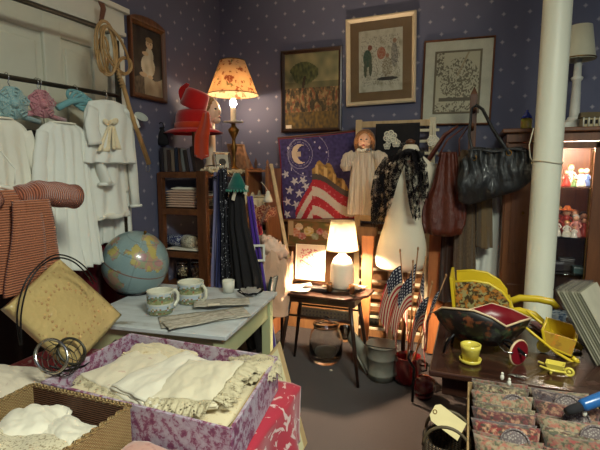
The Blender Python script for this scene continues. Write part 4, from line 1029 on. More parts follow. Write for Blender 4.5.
g = G(); garment(g, [(0, zn+.01, dx, .035, .03, 0), (.06, zn-.02, dx, .10, .045, 0), (.3, zn-.14, dx, .115, .05, 0), (1, zb, dx+.01, .155, .06, 0)], (0, dyy-.0), (1, 0), 15, .022, 1, seed=2); g.build('gown', M_pl, t)
for s in (-1, 1):
    g = G(); sleeve(g, [(dx+s*.085, dyy-.01, zn-.03), (dx+s*.135, dyy-.02, zn-.07), (dx+s*.15, dyy-.03, zn-.13), (dx+s*.145, dyy-.03, zn-.17)], [.045, .066, .062, .035], n=18, flat=.8); g.build('sleeve', M_pl, t)
g = G()
for i in range(16): q = 2*pi*i/16; g.ball((dx+.05*cos(q), dyy-.02+.04*sin(q), zn-.004+.006*sin(q*4)), (.017, .015, .010), 8)
g.build('lace_collar', M_linen, t)
g = G(); g.ball((dx+.035, dyy-.07, zn-.005), .012, 10); g.ball((dx+.06, dyy-.068, zn+.0), .010, 8); g.build('collar_flower', plain('grey_ribbon', rgb(110, 104, 104)), t)
# ---------------- black felt cloth with crocheted flower
a, b = at(376, 124, Y=3.74), at(419, 158, Y=3.74)
t = thing('black_wrap', 'black cloth square hung on the rack with crocheted flowers pinned on it', 'wrap', ((a.x+b.x)/2, 3.74, b.z))
g = G(); g.sheet(lambda u, v: (a.x+(b.x-a.x)*u, 3.74-.01*sin(u*9+v*3), a.z-(a.z-b.z+.1)*v), 20, 16, .006); g.build('cloth', M_black, t)
def rosette(g, c, r, k=5, Y=None):
    for i in range(k):
        q = 2*pi*i/k+.3; cc = c+V((r*.62*cos(q), 0, r*.62*sin(q)))
        g.tube([cc+V((r*.36*cos(x), -.003*sin(3*x), r*.36*sin(x))) for x in [2*pi*j/14 for j in range(14)]], r*.12, 6, closed=True)
        g.ball(cc, (r*.16, .004, r*.16), 8)
    g.ball(c, (r*.22, .006, r*.22), 10)
g = G(); rosette(g, at(390, 137, Y=3.725), .052, 6); rosette(g, at(396, 143, Y=3.724), .034, 5); rosette(g, at(387, 146, Y=3.724), .028, 5); g.build('crocheted_flower', M_linen3, t)
g = G(); c0 = at(404, 145, Y=3.725)
for j in range(3): g.tube([c0+V((-.02+.018*j+.010*cos(x), 0, .010*sin(x)+.006*j)) for x in [2*pi*i/12 for i in range(12)]], .0022, 5, closed=True)
g.build('wire_scroll', M_chrome, t)
# ---------------- dress form with black lace shawl
FX = -.425; FY = 3.36
def fz(py): return at(405, py, Y=FY).z
def fx(px, py): return at(px, py, Y=FY).x
t = thing('dress_form', 'cream torso dress form on a wooden stand with black lace shawl', 'mannequin', (FX, FY, 0))
M_form = plain('form_cloth', rgb(222, 212, 188), .7, var=.04)
prof = [(fz(272), 377.5, 424, .12), (fz(262), 376, 426.5, .125), (fz(250), 377, 428, .13), (fz(236), 380.5, 426, .115), (fz(222), 385, 421, .09), (fz(210), 387, 421, .088), (fz(198), 385.5, 425, .10), (fz(186), 383, 428.5, .12), (fz(176), 383.5, 431, .12), (fz(166), 385, 431, .095), (fz(160), 390, 427, .075), (fz(156), 398, 420, .055), (fz(148), 401, 416, .048), (fz(144), 402, 415, .046)]
rings = []
zz_ = [p[0] for p in prof]
for (z, a, b, d) in prof:
    xa, xb = fx(a, 225), fx(b, 225); cx_ = (xa+xb)/2; hw = (xb-xa)/2; r = []
    for j in range(40):
        q = 2*pi*j/40; bu = 0
        if fz(190) < z < fz(168): bu = .02*max(0, -sin(q))*(abs(cos(q))**.5)
        r.append((cx_+hw*cos(q), FY+d*sin(q)-bu, z))
    rings.append(r)
g = G(); g.loft(rings); o = g.build('torso', M_form, t, subsurf=1)
g = G(); g.lathe([(.03, 0), (.035, .02), (.01, .035), (.001, .035)], 16, (FX+.01, FY, prof[-1][0])); g.build('neck_cap', M_wd, t)
g = G(); g.tube([(FX, FY, .04), (FX, FY, prof[0][0]+.02)], .016, 12); g.build('pole', M_wd, t)
for k2 in range(3):
    q = 2*pi*k2/3+.5; g = G(); g.tube([(FX, FY, .09), (FX+.12*cos(q), FY+.12*sin(q), .07), (FX+.2*cos(q), FY+.2*sin(q), .012)], [.014, .012, .010], 10); g.build('foot', M_wd, t)
# lace shawl
t = thing('lace_shawl', 'black lace shawl draped round the neck of the dress form', 'shawl', (FX, FY-.12, fz(225)))
def shawlside(pts, w, seed, Yf, n=26, m=44):
    P = [at(x, y, Y=Yf) for x, y in pts]
    def f(u, v):
        s = v*(len(P)-1); i = min(int(s), len(P)-2); p = P[i].lerp(P[i+1], s-i); ww = w[i]*(1-s+i)+w[i+1]*(s-i)
        return (p.x+(u-.5)*ww, p.y-.012+.022*sin(u*14+seed+2*v)+.012*nz(u*4, v*6, 0, seed), p.z+.02*nz(u*6, v*2, 0, seed)+(.03*nz(u*16, 0, 0, seed) if v > .93 else 0))
    return f
FYs = FY-.155
g = G(); g.sheet(shawlside([(401, 152), (393, 165), (386, 182), (383, 200), (377, 222)], [.08, .15, .16, .14, .09], 1, FYs), 26, 44, .003); g.build('left_fall', M_lace_b, t)
g = G(); g.sheet(shawlside([(411, 152), (414, 165), (414, 185), (415, 205), (417, 218)], [.10, .12, .10, .07, .05], 3, FYs), 22, 44, .003); g.build('right_fall', M_lace_b, t)
g = G(); g.sheet(shawlside([(388, 158), (381, 172), (376, 195), (374, 226)], [.05, .08, .07, .05], 5, FYs+.03), 14, 30, .003); g.sheet(shawlside([(415, 150), (421, 165), (424, 185), (425, 202)], [.05, .08, .07, .05], 7, FYs+.04), 14, 30, .003); g.build('back_fall', M_lace_b, t)
g = G(); g.tube([(FX+.012+.075*cos(q), FY-.01+.085*sin(q), fz(154)+.012*sin(q*3)) for q in [2*pi*i/24 for i in range(24)]], [.024]*24, 9, closed=True); g.build('neck_gather', M_black, t)
# white rolled cloth and crocheted drop
a, b = at(434, 163, Y=3.6), at(424, 198, Y=3.6)
g = G(); g.tube([a, a.lerp(b, .3), a.lerp(b, .7)+V((.01, 0, 0)), b], [.036, .045, .042, .03], 16)
t = thing('rolled_white_cloth', 'rolled white cloth tucked upright between dress form and maroon bag', 'cloth', b); g.build('roll', M_linen3, t)
g = G(); g.tube([a.lerp(b, .62)+V((.005+.047*cos(q), .047*sin(q), .012*cos(q))) for q in [2*pi*i/20 for i in range(20)]], .004, 6, closed=True); g.build('tie', M_linen2, t)
p = at(433, 141, Y=3.74)
t = thing('crochet_drop', 'round cream crocheted ornament hanging on the right rack post', 'ornament', p)
g = G(); rosette(g, p, .045, 7); g.build('rosette', M_linen3, t)
g = G(); g.tube([p+V((0, 0, .04)), p+V((0, .03, .12)), (p.x, KY-.02, p.z+.15)], .003, 5); g.build('cord', M_linen3, t)
# tapering plank
a, b = at(368, 236, Y=3.5), at(376, 330, Y=3.42)
t = thing('tapered_board', 'reddish tapered wooden board leaning on the rack left of the dress form', 'board', (b.x, 3.42, 0))
g = G(); d = (b-a); bot = b+d*((b.z)/(a.z-b.z)); Mx = frame(a, (1, 0, 0), (bot-a)); L = (bot-a).length-.012
g.prism([(-.05, 0), (.05, 0), (.03, L), (-.022, L)], .022, Mx); g.build('blade', M_orange, t, bevel=.004)
# ---------------- glass jar, bits and bucket on the floor
p = at(325, 362, Z=0)
t = thing('glass_canister', 'big round glass canister on the floor under the side table', 'jar', (p.x, p.y+.0, 0))
g = G(); R0 = .13; x, y = p.x, p.y+.02
g.lathe([(.001, .004), (R0*.75, .004), (R0*.96, .04), (R0, .10), (R0, .18), (R0*.9, .24), (R0*.72, .27), (R0*.74, .29), (R0*.70, .29), (R0*.68, .27), (R0*.85, .235), (R0*.95, .18), (R0*.95, .06), (.001, .02)], 32, (x, y, 0), cap=False); g.build('glass_body', glass('smoky_glass', (.95, .97, .96)), t)
g = G(); g.lathe([(R0*.76, .0), (R0*.8, .012), (R0*.4, .03), (R0*.12, .04), (R0*.18, .065), (.001, .075)], 28, (x, y, .292)); g.build('lid', _plain['smoky_glass'], t)
g = G(); g.lathe([(.001, 0), (.09, 0), (.1, .02), (.08, .07), (.001, .09)], 24, (x, y, .03)); g.build('contents', fabric('grey_brown_potpourri', rgb(110, 96, 82), c2=rgb(60, 46, 40), big=40), t)
p = at(342, 345, Z=0)
t = thing('glass_mug', 'small clear glass mug on the floor between canister and bucket', 'mug', (p.x, p.y+.1, 0)); x, y = p.x, p.y+.1
g = G(); g.lathe([(.001, .003), (.045, .003), (.05, .05), (.05, .13), (.046, .13), (.045, .03), (.001, .02)], 24, (x, y, 0), cap=False); g.build('glass_body', M_glass, t)
g = G(); g.tube([(x-.048, y, .11), (x-.085, y, .10), (x-.085, y, .05), (x-.048, y, .035)], .007, 8); g.build('handle', M_glass, t)
# galvanised pail
bx_, by_ = -.545, 3.13; r0 = .092; r1 = .104; H = .25
t = thing('galvanised_pail', 'dull galvanised metal pail on the carpet in front of the flags', 'pail', (bx_, by_, 0))
g = G(); g.lathe([(.001, .006), (r0-.006, .006), (r0-.004, 0), (r0, 0), (r0+.003, .04), (r0+.008, .045), (r0+.004, .05), (r1-.005, H*.62), (r1+.002, H*.64), (r1-.003, H*.67), (r1, H), (r1+.006, H+.004), (r1-.004, H), (r0-.002, .02), (.001, .018)], 40, (bx_, by_, 0), cap=False); g.build('bucket_body', M_galv, t)
g = G(); g.tube([(bx_+(r1+.006)*cos(q), by_+(r1+.006)*sin(q), H+.003) for q in [2*pi*i/40 for i in range(40)]], .005, 8, closed=True); g.build('rolled_rim', M_galv, t)
g = G(); g.tube([(bx_-r1-.006, by_, H-.02)]+[(bx_-(r1+.012)*cos(pi*i/14), by_-.105*sin(pi*i/14), H-.012+.03*sin(pi*i/14)) for i in range(15)]+[(bx_+r1+.006, by_, H-.02)], .003, 6); g.build('bail_handle', M_darkmetal, t)
g = G(); a, b = at(350, 338, Y=3.22), at(368, 364, Y=3.12)
Mx = frame((a.x+.02, 3.26, .02), (1, -.35, 0), (0, .1, 1))
g.prism([(-.03, .22), (.10, .14), (.16, .08), (.135, -.005), (.10, -.01), (.02, .12)], .006, Mx)
g2 = G(); Lp, Lq = at(349, 340, Y=3.3), at(367, 369, Y=3.14)
g2.sheet(lambda u, v: V(Lp).lerp(V(Lq), v)+V((-.0+(u-.5)*.02+.085*u*(1-abs(v-.55)*1.6), -.03*sin(u*3), .10*u*(1-v)*(1)))-V((0, 0, 0)), 8, 16, .004)
t = thing('metal_chute', 'grey sheet metal scoop leaning against the left of the pail', 'scoop', (Lq.x, Lq.y, 0)); g2.build('scoop_plate', M_galv, t)
g = G(); g.tube([Lp, Lp.lerp(Lq, .5)+V((-.012, -.005, 0)), (Lq.x, Lq.y, .01)], .008, 8); g.build('scoop_rim', M_galv, t)
g = G(); p = at(331, 371, Z=0); g.ball((p.x, p.y, .006), (.012, .01, .006), 8); tag(g.build('paper_scrap', M_paper, None, loc=(p.x, p.y, 0)), 'tiny white paper scrap on the carpet below the glass canister', 'scrap')
# ---------------- red pot with flags
FP = V((-.36, 3.12, 0))
t = thing('red_enamel_pot', 'glossy dark red enamel pot on the floor holding the small flags', 'pot', FP); M_renam = plain('dark_red_enamel', rgb(92, 16, 18), .12, coat=.6)
g = G(); g.lathe([(.001, .005), (.07, .005), (.09, .03), (.10, .10), (.095, .16), (.085, .19), (.09, .20), (.084, .20), (.085, .16), (.09, .1), (.07, .03), (.001, .02)], 32, FP, cap=False); g.build('pot_body', M_renam, t)
for s in (-1, 1): g = G(); g.tube([FP+V((s*.096, 0, .14)), FP+V((s*.13, 0, .15)), FP+V((s*.13, 0, .11)), FP+V((s*.1, 0, .10))], .006, 8); g.build('handle', M_blackmetal, t)
def flagcol(u, v):
    if u < .42 and v < .5385:
        q = (u/.42*6) % 1-.5; w_ = (v/.5385*5) % 1-.5
        return rgb(206, 204, 206) if (q*q+w_*w_ < .055) else rgb(14, 16, 46)
    return rgb(168, 16, 28) if int(v*13) % 2 == 0 else rgb(214, 196, 170)
M_stick = wood('flag_stick', rgb(140, 96, 56), rgb(176, 128, 80))
flabels = ['leftmost small American flag, its striped end trailing low to the left', 'second small American flag from the left, striped part facing out', 'middle small American flag with the tallest stick', 'small American flag leaning right with folded star field', 'rightmost small American flag, nearest the dark table', 'small American flag hanging in front, low between the others']
fl = [((400, 251), 3.02, (-.85, -.15, -1), 0), ((413, 262), 2.98, (-.75, -.2, -1), 1.2), ((418, 249), 3.1, (-.3, -.25, -1), 2), ((426, 258), 3.06, (.1, -.2, -1), 3.1), ((446, 276), 3.0, (-.35, -.2, -1), 4.4), ((432, 283), 2.90, (-.55, -.2, -1), 5)]
for i, (tip, Yt, fd, sd) in enumerate(fl):
    T = at(*tip, Y=Yt); base = FP+V((.03*cos(i*1.1), .03*sin(i*1.1), .03)); ax = (base-T).normalized()
    t = thing('small_flag', flabels[i], 'flag', base, 'small flags on sticks')
    g = G(); g.tube([base, T], .0045, 8); g.lathe([(.001, .016), (.006, .01), (.007, 0), (.0045, -.01)], 10, T); g.build('stick', M_stick, t)
    hoist = .22; fly = .36; f0 = T+ax*.10; side = V(fd).normalized()
    def F(u, v, f0=f0, ax=ax, side=side, sd=sd):
        wv = .020*u**.7*sin(v*8+sd+u*2.5)
        drop = V((side.x*1.15, side.y, 0)).lerp(V((side.x*.7, side.y*.6, -1.05)), u**.5)
        p = f0+ax*hoist*v*(1-.12*u)+V((.05*v*u, 0, 0))+drop.normalized()*fly*u
        return p+V((wv*.5, -.012-wv, 0))
    g = G(); g.sheet(F, 54, 52, .002, 0, flagcol, True); g.build('flag_cloth', M_paint, t)
# black iron rocker
a, b = at(408, 348, Y=3.0), at(420, 373, Z=0)
t = thing('iron_stand', 'black curved iron stand beside the dark red pot', 'stand', (b.x, b.y, 0))
g = G(); g.tube([at(413, 352, Y=2.90), at(410, 351, Y=2.86), at(408, 358, Y=2.86), at(414, 368, Y=2.84), (at(420, 373, Z=0).x, 2.84, .012)], .009, 10); g.build('curved_frame', M_blackmetal, t)
g = G(); p = at(425, 358, Y=2.95); g.lathe([(.001, .0), (.06, .002), (.075, .04), (.07, .09), (.03, .115), (.001, .12)], 28, (p.x, 2.95, .03)); g.lathe([(.05, -.03), (.06, -.0), (.05, .005)], 20, (p.x, 2.95, .03)); g.build('red_kettle_bowl', M_renam, t)

# ---------------- narrow open bookcase between the corner unit and the banner
bx0_, bx1_, by0_, by1_ = -1.825, -1.61, 3.53, 3.82
t = thing('narrow_bookcase', 'narrow orange-brown open bookcase of linens, between corner shelves and moon banner', 'bookcase', ((bx0_+bx1_)/2, (by0_+by1_)/2, 0))
M_bc = wood('bookcase_wood', rgb(128, 76, 44), rgb(176, 118, 76)); M_bcx = wood('bookcase_board', rgb(128, 76, 44), rgb(176, 118, 76), axis='X')
for x in (bx0_+.012, bx1_-.012):
    g = G(); g.box((x, (by0_+by1_)/2, .75), (.024, by1_-by0_, 1.5)); g.build('side_panel', M_bc, t, bevel=.003)
bz_ = [.10, .45, .80, 1.10, at(262, 208, Y=by0_).z, at(262, 170, Y=by0_).z]
for z in bz_:
    g = G(); g.box(((bx0_+bx1_)/2, (by0_+by1_)/2, z-.009), (bx1_-bx0_-.05, by1_-by0_-.004, .018)); g.build('shelf_board', M_bcx, t, bevel=.002)
g = G(); g.lathe([(.012, 0), (.016, .015), (.008, .03), (.013, .05), (.001, .075)], 12, (bx1_-.012, by0_+.02, 1.5)); g.build('finial', M_bc, t)
GB = 'linens in the narrow bookcase'; xm_ = (bx0_+bx1_)/2
folded('folded_linen', 'cream lace linens on the upper shelf of the narrow bookcase', (xm_, 3.66, bz_[4]+.001), .145, .24, 6, fabric('warm_cream_lace', rgb(232, 214, 172), c2=rgb(200, 172, 120), big=22, thresh=(.5, .62)), .017, 61, 0, GB)
folded('folded_linen', 'folded red and tan cloths on the shelf below the cream lace linens', (xm_, 3.66, bz_[3]+.001), .145, .24, 5, fabric('red_tan_cloth', rgb(150, 60, 48), c2=rgb(206, 160, 120), big=16, thresh=(.45, .55)), .022, 62, 0, GB)
folded('folded_linen', 'cream cloths on the middle shelf of the narrow bookcase, above the paper bag', (xm_, 3.66, bz_[2]+.001), .145, .24, 6, M_linen2, .024, 63, 0, GB)
g = G(); g.sheet(lambda u, v: (bx0_+.03+u*.15, by0_-.008-.02*v*(1-v)-.012*sin(u*20)*v, bz_[4]+.085-.16*v*(1-.35*abs(sin(u*9)))), 30, 10, .004); tag(g.build('lace_runner', M_linen2, None, loc=(xm_, by0_-.02, bz_[4]-.05)), 'scalloped cream runner hanging over the upper shelf front of the narrow bookcase', 'lace cloth')
# ---------------------------------------------------------------- coat post with clothes and bags
PY = 3.58
p = at(474.5, 86, Y=PY); PX, PZ = p.x, p.z
t = thing('coat_post', 'brown wooden coat post with pointed top carrying the black handbag', 'coat stand', (PX, PY, 0))
g = G(); g.box((PX, PY, PZ/2-.03), (.05, .05, PZ-.06)); g.add([(PX-.025, PY-.025, PZ-.06), (PX+.025, PY-.025, PZ-.06), (PX+.025, PY+.025, PZ-.06), (PX-.025, PY+.025, PZ-.06), (PX, PY, PZ+.0)], [(0, 1, 4), (1, 2, 4), (2, 3, 4), (3, 0, 4), (3, 2, 1, 0)]); g.build('post', M_wd, t, bevel=.003)
for a in range(4):
    g = G(); q = pi/4+a*pi/2; g.bar((PX+.02*cos(q), PY+.02*sin(q), .10), (PX+.24*cos(q), PY+.24*sin(q), .022), .03, .04); g.build('foot', M_wd, t, bevel=.003)
pegz = PZ-.19
for dxx, dz_ in ((.0, 0), (-.0, -.12)):
    g = G(); g.tube([(PX, PY-.02, pegz+dz_), (PX, PY-.10, pegz+dz_+.03)], [.010, .012], 10); g.build('peg', M_wd, t)
g = G(); g.tube([(PX-.14, PY, 1.56), (PX+.20, PY, 1.56)], .010, 8); g.build('cross_bar', M_wdX, t)
# maroon leather shoulder bag
def leather(name, c, spec=.5):
    k = NT(name); co = k.coord(); n = k.noise(co, 12, 5, .6); k.col(k.mix(n, tuple(x*.6 for x in c), tuple(x*1.5 for x in c)))
    k.bump(k.math('ADD', k.noise(k.map(co, (1, 1, .5)), 26, 4, .6, dist=1.5), k.math('MULTIPLY', k.noise(co, 250, 2), .15)), .55, .02); k.set(rough=.38, coat=.15); return k.m
M_mar = leather('maroon_leather', rgb(86, 36, 22)); M_blk = leather('black_leather', rgb(30, 32, 34))
BY = 3.42
a, b = at(423, 222, Y=BY), at(464, 222, Y=BY); zt, zb = at(443, 152, Y=BY).z, at(443, 236, Y=BY).z
bx0 = (a.x+b.x)/2; hw = (b.x-a.x)/2
t = thing('maroon_shoulder_bag', 'slouchy maroon leather shoulder bag hanging left of the coat post', 'bag', (bx0, BY, zb)); g = G(); rings = []
for i in range(34):
    v = i/33; z = zb+(zt-zb)*v; w = hw*(.80+.28*sin(pi*min(1, v*1.5+.12))-.62*max(0, v-.45)**1.0*1.2); d = .065*(1-.75*v)*(min(1, v*8+.5)); r = []
    for j in range(56):
        q = 2*pi*j/56; pl = 1+.08*sin(9*q+3*nz(v*3, 0))*v+.08*nz(cos(q)*3, sin(q)*3, v*5)
        r.append((bx0+(.02*v)+w*cos(q), BY+d*sin(q)*pl+.012*sin(q*7+v*3), z+.02*cos(q)**2*(1 if v < .1 else 0)))
    rings.append(r)
g.loft(rings); g.build('bag_body', M_mar, t)
g = G(); top = at(452, 128, Y=3.5)
for s in (-1, 1): g.tube([(bx0+.02+s*hw*.5, BY, zt-.03), (bx0+.045+s*hw*.28, BY+.03, (zt+top.z)/2), (PX-.04+s*.012, PY-.07, pegz-.10)], [.012, .010, .009], 8, flat=.5)
g.build('shoulder_strap', M_mar, t)
g = G(); g.tube([at(418, 175, Y=3.55), at(430, 158, Y=3.55), at(445, 135, Y=3.53), at(458, 126, Y=3.52)], [.03, .045, .04, .02], 12, flat=.4); tag(g.build('leather_sling', M_mar, None, loc=at(430, 165, Y=3.55)), 'folded dark brown leather sling behind the maroon bag, running up to the coat post', 'sling')
# black handbag
HY = 3.30
c0, c1 = at(458, 200, Y=HY), at(531, 185, Y=HY)
zt = at(490, 150, Y=HY).z; zbL = at(465, 209, Y=HY).z; zbR = at(525, 187, Y=HY).z
t = thing('black_handbag', 'wide gathered black leather handbag hanging from the coat post', 'bag', ((c0.x+c1.x)/2, HY, zbL)); g = G(); nu_ = 60
rings = []
for i in range(nu_+1):
    u = i/nu_; x = c0.x+(c1.x-c0.x)*u; e = min(1, 5*u+.25, 5*(1-u)+.25)**.6
    z1 = zt+.012*sin(u*9)+.025*(1-abs(2*u-1)) - .03*(u < .12); z0 = zbL+(zbR-zbL)*u+.02*(1-e); r = []
    for j in range(32):
        q = 2*pi*j/32; cz = cos(q); sy = sin(q)
        z = (z0+z1)/2-(z1-z0)/2*cz*(.55+.45*e)
        gather = .012*sin(u*46+z*8)*max(0, -cz)+.022*nz(u*9, z*10, 0, 4)
        d = .075*e*(abs(sy)**.8)*(1 if sy > 0 else -1)*(1-.35*(z-z0)/(z1-z0))
        r.append((x+.01*sin(z*30+u*5)*abs(sy), HY+d-gather*(sy < 0)*1.3, z))
    rings.append(r)
g.loft(rings); g.build('bag_body', M_blk, t)
g = G(); g.tube([(c0.x+.05+(c1.x-c0.x-.1)*i/10, HY-.045+.01*sin(i*1.3), zt-.005+.008*sin(i)) for i in range(11)], .009, 8); g.build('zip_seam', M_blk, t)
hl, hr = at(474, 158, Y=HY-.05), at(509, 153, Y=HY-.05)
for s in (0, 1):
    yy = -.06 if s == 0 else .05
    g = G(); g.tube([(hl.x+.0, HY+yy, hl.z), (PX-.02, HY+.06+yy*.5, hl.z+.15), (PX-.012, PY-.12+s*.03, pegz+.02), (PX+.02, PY-.10+s*.03, pegz+.045), (PX+.06, PY-.13+s*.03, pegz+.01), (PX+.13, HY+.08+yy*.5, hl.z+.19), (hr.x, HY+yy, hr.z)], .0095, 10); g.build('handle', M_blk, t)
for q in (hl, hr):
    g = G(); g.tube([q+V((.016*cos(a), -.004, .016*sin(a))) for a in [2*pi*i/14 for i in range(14)]], .004, 6, closed=True); g.build('ring', M_brass, t)
# hanging clothes under the handbag
def hung(name, label, cat, px0, px1, zt_py, zb_py, mat, Y, folds, seed, mids=None, d=.04, grp='clothes hung by the coat post'):
    a, b = at(px0, zb_py, Y=Y), at(px1, zb_py, Y=Y); cx_ = (a.x+b.x)/2; hw = (b.x-a.x)/2; zt = at(px0, zt_py, Y=Y).z
    t = thing(name, label, cat, (cx_, Y, a.z), grp); g = G(); m0 = mids or (cx_, .08)
    garment(g, [(0, zt, m0[0], m0[1]*.6, .02, 0), (.12, zt-.04, m0[0], m0[1], d*.8, 0), (1, a.z, cx_, hw, d, 0)], (0, Y), (1, 0), folds, .014, seed, seed=seed, m=30); g.build('cloth', mat, t); return t
M_olive = fabric('olive_brown_wool', rgb(104, 86, 62)); M_olive2 = fabric('brown_tweed', rgb(84, 66, 50), c2=rgb(110, 92, 70), big=40)
t = hung('white_dress', 'long white dress hanging between the coat post and the display cabinet', 'dress', 472, 514, 150, 277, M_gown, 3.62, 9, 2, (at(492, 170, Y=3.62).x, .07), .05)
t = hung('brown_trousers', 'olive brown trouser leg hanging in front of the white dress', 'trousers', 476, 493, 160, 247, M_olive, 3.47, 3, 3, (at(484, 170, Y=3.47).x, .05), .035)
t = hung('brown_coat', 'dark brown coat hanging between the maroon bag and the trousers', 'coat', 452, 476, 150, 290, M_olive2, 3.50, 6, 7, (at(466, 170, Y=3.5).x, .06), .04)
t = hung('brown_skirt', 'very dark brown skirt hanging below the maroon bag', 'skirt', 438, 458, 215, 300, fabric('dark_brown_skirt', rgb(58, 38, 30)), 3.60, 5, 5, (at(449, 225, Y=3.6).x, .05), .035)
# orange-brown tall board behind the flags
a, b = at(431, 232, Y=3.62), at(441, 300, Y=3.62)
g = G(); g.box(((a.x+b.x)/2-.0, 3.66, .62), (.12, .02, 1.2)); t = thing('wooden_plank', 'upright reddish plank standing between the dress form and brown skirt', 'plank', ((a.x+b.x)/2, 3.66, .02)); g.build('plank', M_orange, t, bevel=.003)
# ---------------------------------------------------------------- display cabinet
cx0, cx1, cy0, cy1 = .215, .83, 3.44, 3.90; ch = 1.735
xs = at(559, 200, Y=cy0).x; xr = at(591, 200, Y=cy0).x
t = thing('display_cabinet', 'tall wooden display cabinet with lit glass door behind the white column', 'cabinet', ((cx0+cx1)/2, (cy0+cy1)/2, 0))
def cb(nm, c, d, mat=M_cab, bev=.003): g = G(); g.box(c, d); return g.build(nm, mat, t, bevel=bev)
cm = (cx0+cx1)/2; W = cx1-cx0; D = cy1-cy0; cyc = (cy0+cy1)/2
cb('side_panel', (cx0+.01, cyc, ch/2), (.02, D, ch)); cb('side_panel', (cx1-.01, cyc, ch/2), (.02, D, ch))
cb('back_panel', (cm, cy1-.008, ch/2), (W-.04, .016, ch-.02)); cb('base_panel', (cm, cyc, .06), (W-.04, D-.03, .12))
cb('top_board', (cm, cyc-.01, ch+.015), (W+.06, D+.06, .03), bev=.008); cb('cornice', (cm, cy0+.005, ch-.03), (W-.0, .03, .06))
cb('divider', (.43, cyc, ch/2), (.02, D-.04, ch-.06))
d_ = cb('solid_door', (cx0+.11, cy0-.004, (ch-.06)/2+.04), (.20, .02, ch-.16))
g = G(); g.box((cx0+.11, cy0-.017, 1.2), (.12, .008, .7)); g.box((cx0+.11, cy0-.017, .45), (.12, .008, .5)); g.build('raised_panel', M_cab, d_, bevel=.004)
g = G(); q = at(523, 213, Y=cy0-.02); g.ball((q.x, cy0-.028, q.z), .012, 12); g.build('knob', M_brass, d_)
dx0, dx1 = .44, cx1-.0; z0, z1 = .14, ch-.065
g = G()
for x, w in ((dx0+.03, .06), ): g.box((x, cy0-.004, (z0+z1)/2), (w, .022, z1-z0))
g.box(((xr+dx1)/2, cy0-.004, (z0+z1)/2), (dx1-xr, .022, z1-z0)); g.box(((dx0+dx1)/2, cy0-.004, z1-.02), (dx1-dx0, .022, .04)); g.box(((dx0+dx1)/2, cy0-.004, z0+.03), (dx1-dx0, .022, .06))
gd = g.build('glass_door', M_cab, t, bevel=.003)
g = G(); g.box(((dx0+xr)/2+.02, cy0-.004, (z0+z1)/2), (xr-dx0-.03, .003, z1-z0-.06)); g.build('pane', M_pane, gd)
g = G(); g.box((xr-.012, cy0-.018, (z0+z1)/2), (.006, .004, z1-z0-.1)); g.build('door_bead', M_brass, gd)
sz = [at(580, 187.5, Y=cy0+.05).z, at(580, 238, Y=cy0+.05).z, at(580, 275, Y=cy0+.05).z, .42]
ix0, ix1 = .445, cx1-.022
for i, z in enumerate(sz):
    g = G(); g.box(((ix0+ix1)/2, cyc+.01, z-.005), (ix1-ix0, D-.07, .008)); g.build('glass_shelf', glass('shelf_glass', (.86, .94, .9)), t, bevel=.001)
g = G(); g.tube([(ix0+.03, cy0+.07, ch-.09), (ix1-.03, cy0+.07, ch-.09)], .011, 10); g.build('light_tube', glow('cabinet_tube', (1, .84, .66), 420), t)
g = G(); g.box(((ix0+ix1)/2, cy0+.07, ch-.07), (ix1-ix0-.02, .04, .012)); g.build('light_fitting', M_white, t)
# small things behind the glass
def figurine(lb, x, y, z, h, skin, dress, hair, name='figurine', cat='figurine', grp='figurines behind the cabinet glass', hat=None):
    t = thing(name, lb, cat, (x, y, z), grp)
    g = G(); g.lathe([(.001, 0), (h*.26, .0), (h*.28, h*.05), (h*.2, h*.3), (h*.11, h*.56), (h*.14, h*.66), (h*.06, h*.74), (.001, h*.75)], 14, (x, y, z)); 
    for s in (-1, 1): g.tube([(x+s*h*.12, y, z+h*.65), (x+s*h*.22, y-h*.06, z+h*.5), (x+s*h*.12, y-h*.15, z+h*.42)], h*.045, 6)
    g.build('body', dress, t)
    g = G(); g.ball((x, y, z+h*.85), (h*.14, h*.14, h*.155), 12); g.ball((x, y-h*.14, z+h*.83), h*.022, 6); g.build('head', skin, t)
    g = G(); g.ball((x, y+h*.03, z+h*.90), (h*.155, h*.15, h*.13), 12); g.build('hair', hair, t)
    if hat: g = G(); g.lathe([(.001, .16*h), (.08*h, .15*h), (.12*h, .05*h), (.24*h, .0), (.24*h, -.02*h), (.001, .0)], 14, (x, y, z+h*.93)); g.build('hat', hat, t)
SK = plain('doll_skin', rgb(222, 168, 134), .4); 
FC = [(plain('china_white', rgb(232, 222, 206), .25), plain('hair_blond', rgb(190, 146, 84))), (plain('china_red', rgb(170, 60, 48), .3), plain('hair_brown', rgb(92, 54, 34))), (plain('china_blue', rgb(84, 110, 160), .3), plain('hair_grey', rgb(180, 170, 160))), (plain('china_pink', rgb(220, 150, 140), .3), plain('hair_auburn', rgb(150, 80, 40))), (plain('china_green', rgb(110, 140, 90), .3), plain('hair_black', rgb(40, 30, 28)))]
OR = plain('orange_felt', rgb(208, 104, 44), .8)
z = sz[0]
spots = [(.56, .12, .13, 0, 'white china figurine on the top shelf next to the column'), (.612, .05, .11, 1, 'red china figurine on the top shelf, second from the column'), (.655, .15, .15, 3, 'tall pink china figurine at the back of the top shelf'), (.70, .06, .12, 0, 'white china figurine with blond hair, right of centre on the top shelf'), (.745, .12, .12, 2, 'blue china figurine at the right end of the top shelf'), (.652, .03, .07, 4, 'tiny green china figurine at the front of the top shelf')]
for x, y, h, c, lb in spots: figurine(lb, x, cy0+.06+y*1.2, z+.001, h, SK, FC[c][0], FC[c][1])
z = sz[1]
